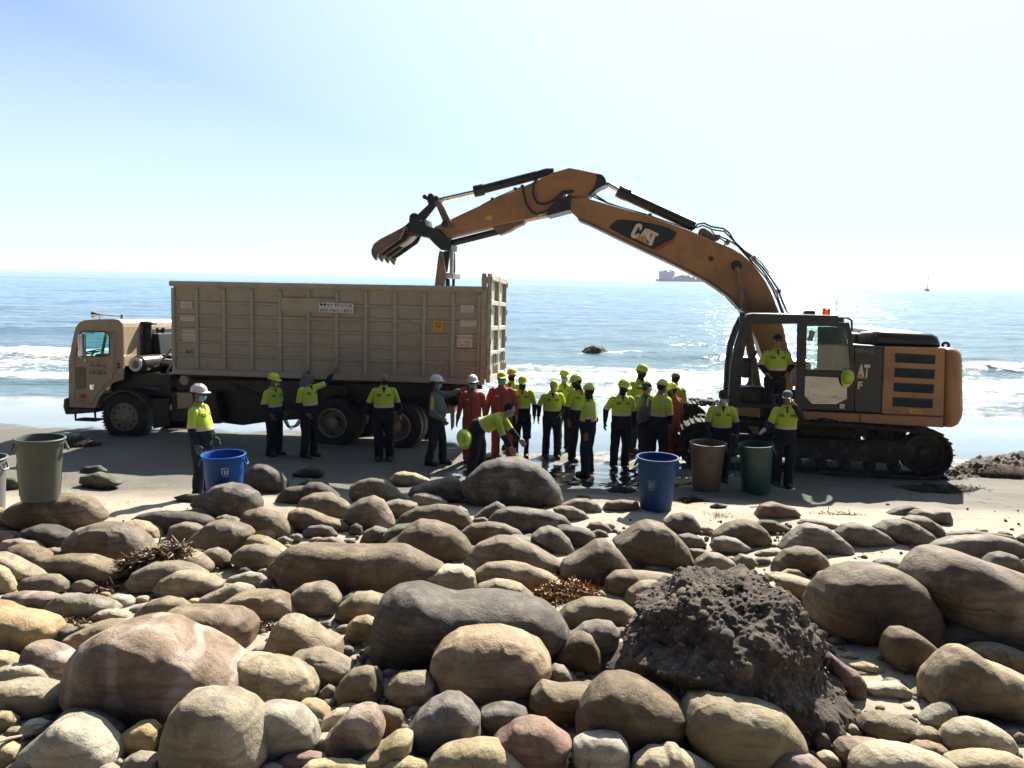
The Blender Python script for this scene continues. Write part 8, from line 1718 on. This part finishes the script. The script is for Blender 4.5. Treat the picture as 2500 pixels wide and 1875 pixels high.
# ================================================================ OUT AT SEA
p = at_depth(1455, 825, 47.5); p.z = SEA_Z
v, f = ICO[4]; nz = 1 + .16 * fbm(v * 1.6, 4)[:, None] + .05 * fbm(v * 6, 3)[:, None]; V = v * nz * np.array([.88, .8, .62]); o = link('sea_rock', np_mesh('sea_rock', V, f, mat('weedy_rock', (.10, .09, .05), (.025, .025, .018), scale=6, rough=.9, bump=1, bscale=20))); o.location = (p.x, p.y, p.z - .08); tag(o, 'dark weedy rock breaking the sea surface at centre', 'rock')
def far_pt(px, Y): q = at_depth(px, 690, Y); return Vector((q.x, Y, SEA_Z))
hull = mat('ship_blue_grey', (.13, .21, .34), (.11, .19, .31), scale=.08, rough=.6); sup = mat('ship_pale', (.34, .38, .56), (.30, .34, .50), scale=.1, rough=.6)  # blue-grey ship tones with distance haze put into the colour
Ysh = 1500.0; sc = Ysh / F; a = far_pt(1603, Ysh); sh = tag(empty('work_ship', Matrix.Translation(a)), 'blue-grey work ship with a long crane jib near the horizon', 'ship')
def sx(x, y): return ((x / 13.825) * sc, (y / 13.825) * sc)       # enlarged-crop units to metres
def sp(name, pts, y0, y1, m, par=sh): mb = MB(); mb.prism([((x - 40) / 13.825 * sc, (945 - y) / 13.825 * sc) for x, y in pts], y0, y1, .1); return mb.build(name, m, par)
sp('hull', [(40, 930), (45, 870), (80, 875), (120, 890), (600, 870), (1400, 860), (1700, 850), (1990, 880), (2020, 940), (1900, 948), (60, 945)], 0, 14, hull)
sp('accommodation_block', [(150, 890), (130, 790), (135, 610), (215, 610), (250, 635), (650, 635), (645, 760), (600, 790), (600, 890)], 2, 12, sup)
sp('bridge', [(255, 640), (255, 585), (400, 585), (405, 640)], 3, 10, hull); sp('funnel', [(490, 640), (490, 560), (535, 560), (535, 640)], 5, 8, hull); sp('mast_house', [(560, 640), (560, 598), (625, 600), (625, 640)], 4, 9, hull)
sp('deck_load', [(600, 880), (660, 780), (790, 760), (810, 735), (880, 735), (900, 715), (960, 735), (1050, 760), (1060, 735), (1140, 735), (1160, 790), (1230, 790), (1330, 780), (1340, 860)], 3, 11, hull)
sp('crane_house', [(1400, 870), (1400, 770), (1430, 730), (1520, 730), (1600, 800), (1700, 820), (1700, 870)], 3, 11, hull)
mb = MB(); q = lambda x, y: ((x - 40) / 13.825 * sc, 7, (945 - y) / 13.825 * sc); mb.tube([q(1440, 790), q(215, 455)], .35, 5); mb.tube([q(1440, 800), q(640, 610), q(215, 465)], .35, 5); mb.build('crane_jib', hull, sh)
mb = MB(); mb.tube([q(125, 610), q(125, 520)], .3, 5); mb.tube([q(580, 600), q(580, 500)], .3, 5); mb.build('mast', hull, sh)
Yb = 480.0; s2 = Yb / F; b = far_pt(2267, Yb); bt = tag(empty('sailing_boat', Matrix.Translation(b)), 'small sailing boat with a bare mast on the glittering sea at the right', 'boat')
mb = MB(); mb.prism([(-6 * s2, 1.2 * s2), (-5 * s2, -1 * s2), (5 * s2, -1 * s2), (6.5 * s2, 2.4 * s2), (3 * s2, 2.2 * s2)], 0, 3, .1); mb.prism([(-3.5 * s2, 1.6 * s2), (-2.6 * s2, 4.8 * s2), (3 * s2, 4.8 * s2), (4 * s2, 2 * s2)], .6, 2.4, .1); mb.build('hull', hull, bt); mb = MB(); mb.tube([(1.5 * s2, 1.5, 4 * s2), (2.3 * s2, 1.5, 42 * s2)], .17, 5); mb.build('mast', hull, bt)
Yp = 9000.0; s3 = Yp / F
for k, (px, w, h) in enumerate(((21, 6, 7), (745, 5, 5))):
    b = far_pt(px, Yp); rt = tag(empty('oil_platform', Matrix.Translation(b)), ('faint oil platform on the horizon at the far left', 'faint oil platform on the horizon above the container')[k], 'oil platform', 'oil platforms on the horizon')
    fm = mat('far_platform_%d' % k, (.62, .74, .80), (.58, .70, .76), rough=.8)  # pale tint: horizon haze put into the platform colour
    mb = MB(); mb.box((0, 0, h * .62 * s3), (w * s3, 40, h * .45 * s3)); mb.build('deck', fm, rt); mb = MB()
    for x in (-.35, .35): mb.box((x * w * s3, 0, h * .2 * s3), (5, 30, h * .45 * s3))
    mb.build('legs', fm, rt)
# ================================================================ SEA HAZE
hb = MB(); hb.box((0, 15400, 11.25), (92000, 31000, 43.5)); hz_o = hb.build('haze', [], None, flat=True)
hm_, hn, hl, hp_ = nt('sea_haze'); hn.remove(hp_); vol = hn.new('ShaderNodeVolumePrincipled'); vol.inputs['Color'].default_value = (.93, .96, 1, 1); vol.inputs['Density'].default_value = .00011; vol.inputs['Anisotropy'].default_value = .2
hl.new(vol.outputs[0], hn['Material Output'].inputs['Volume']); hz_o.data.materials.append(hm_); tag(hz_o, kind='stuff')
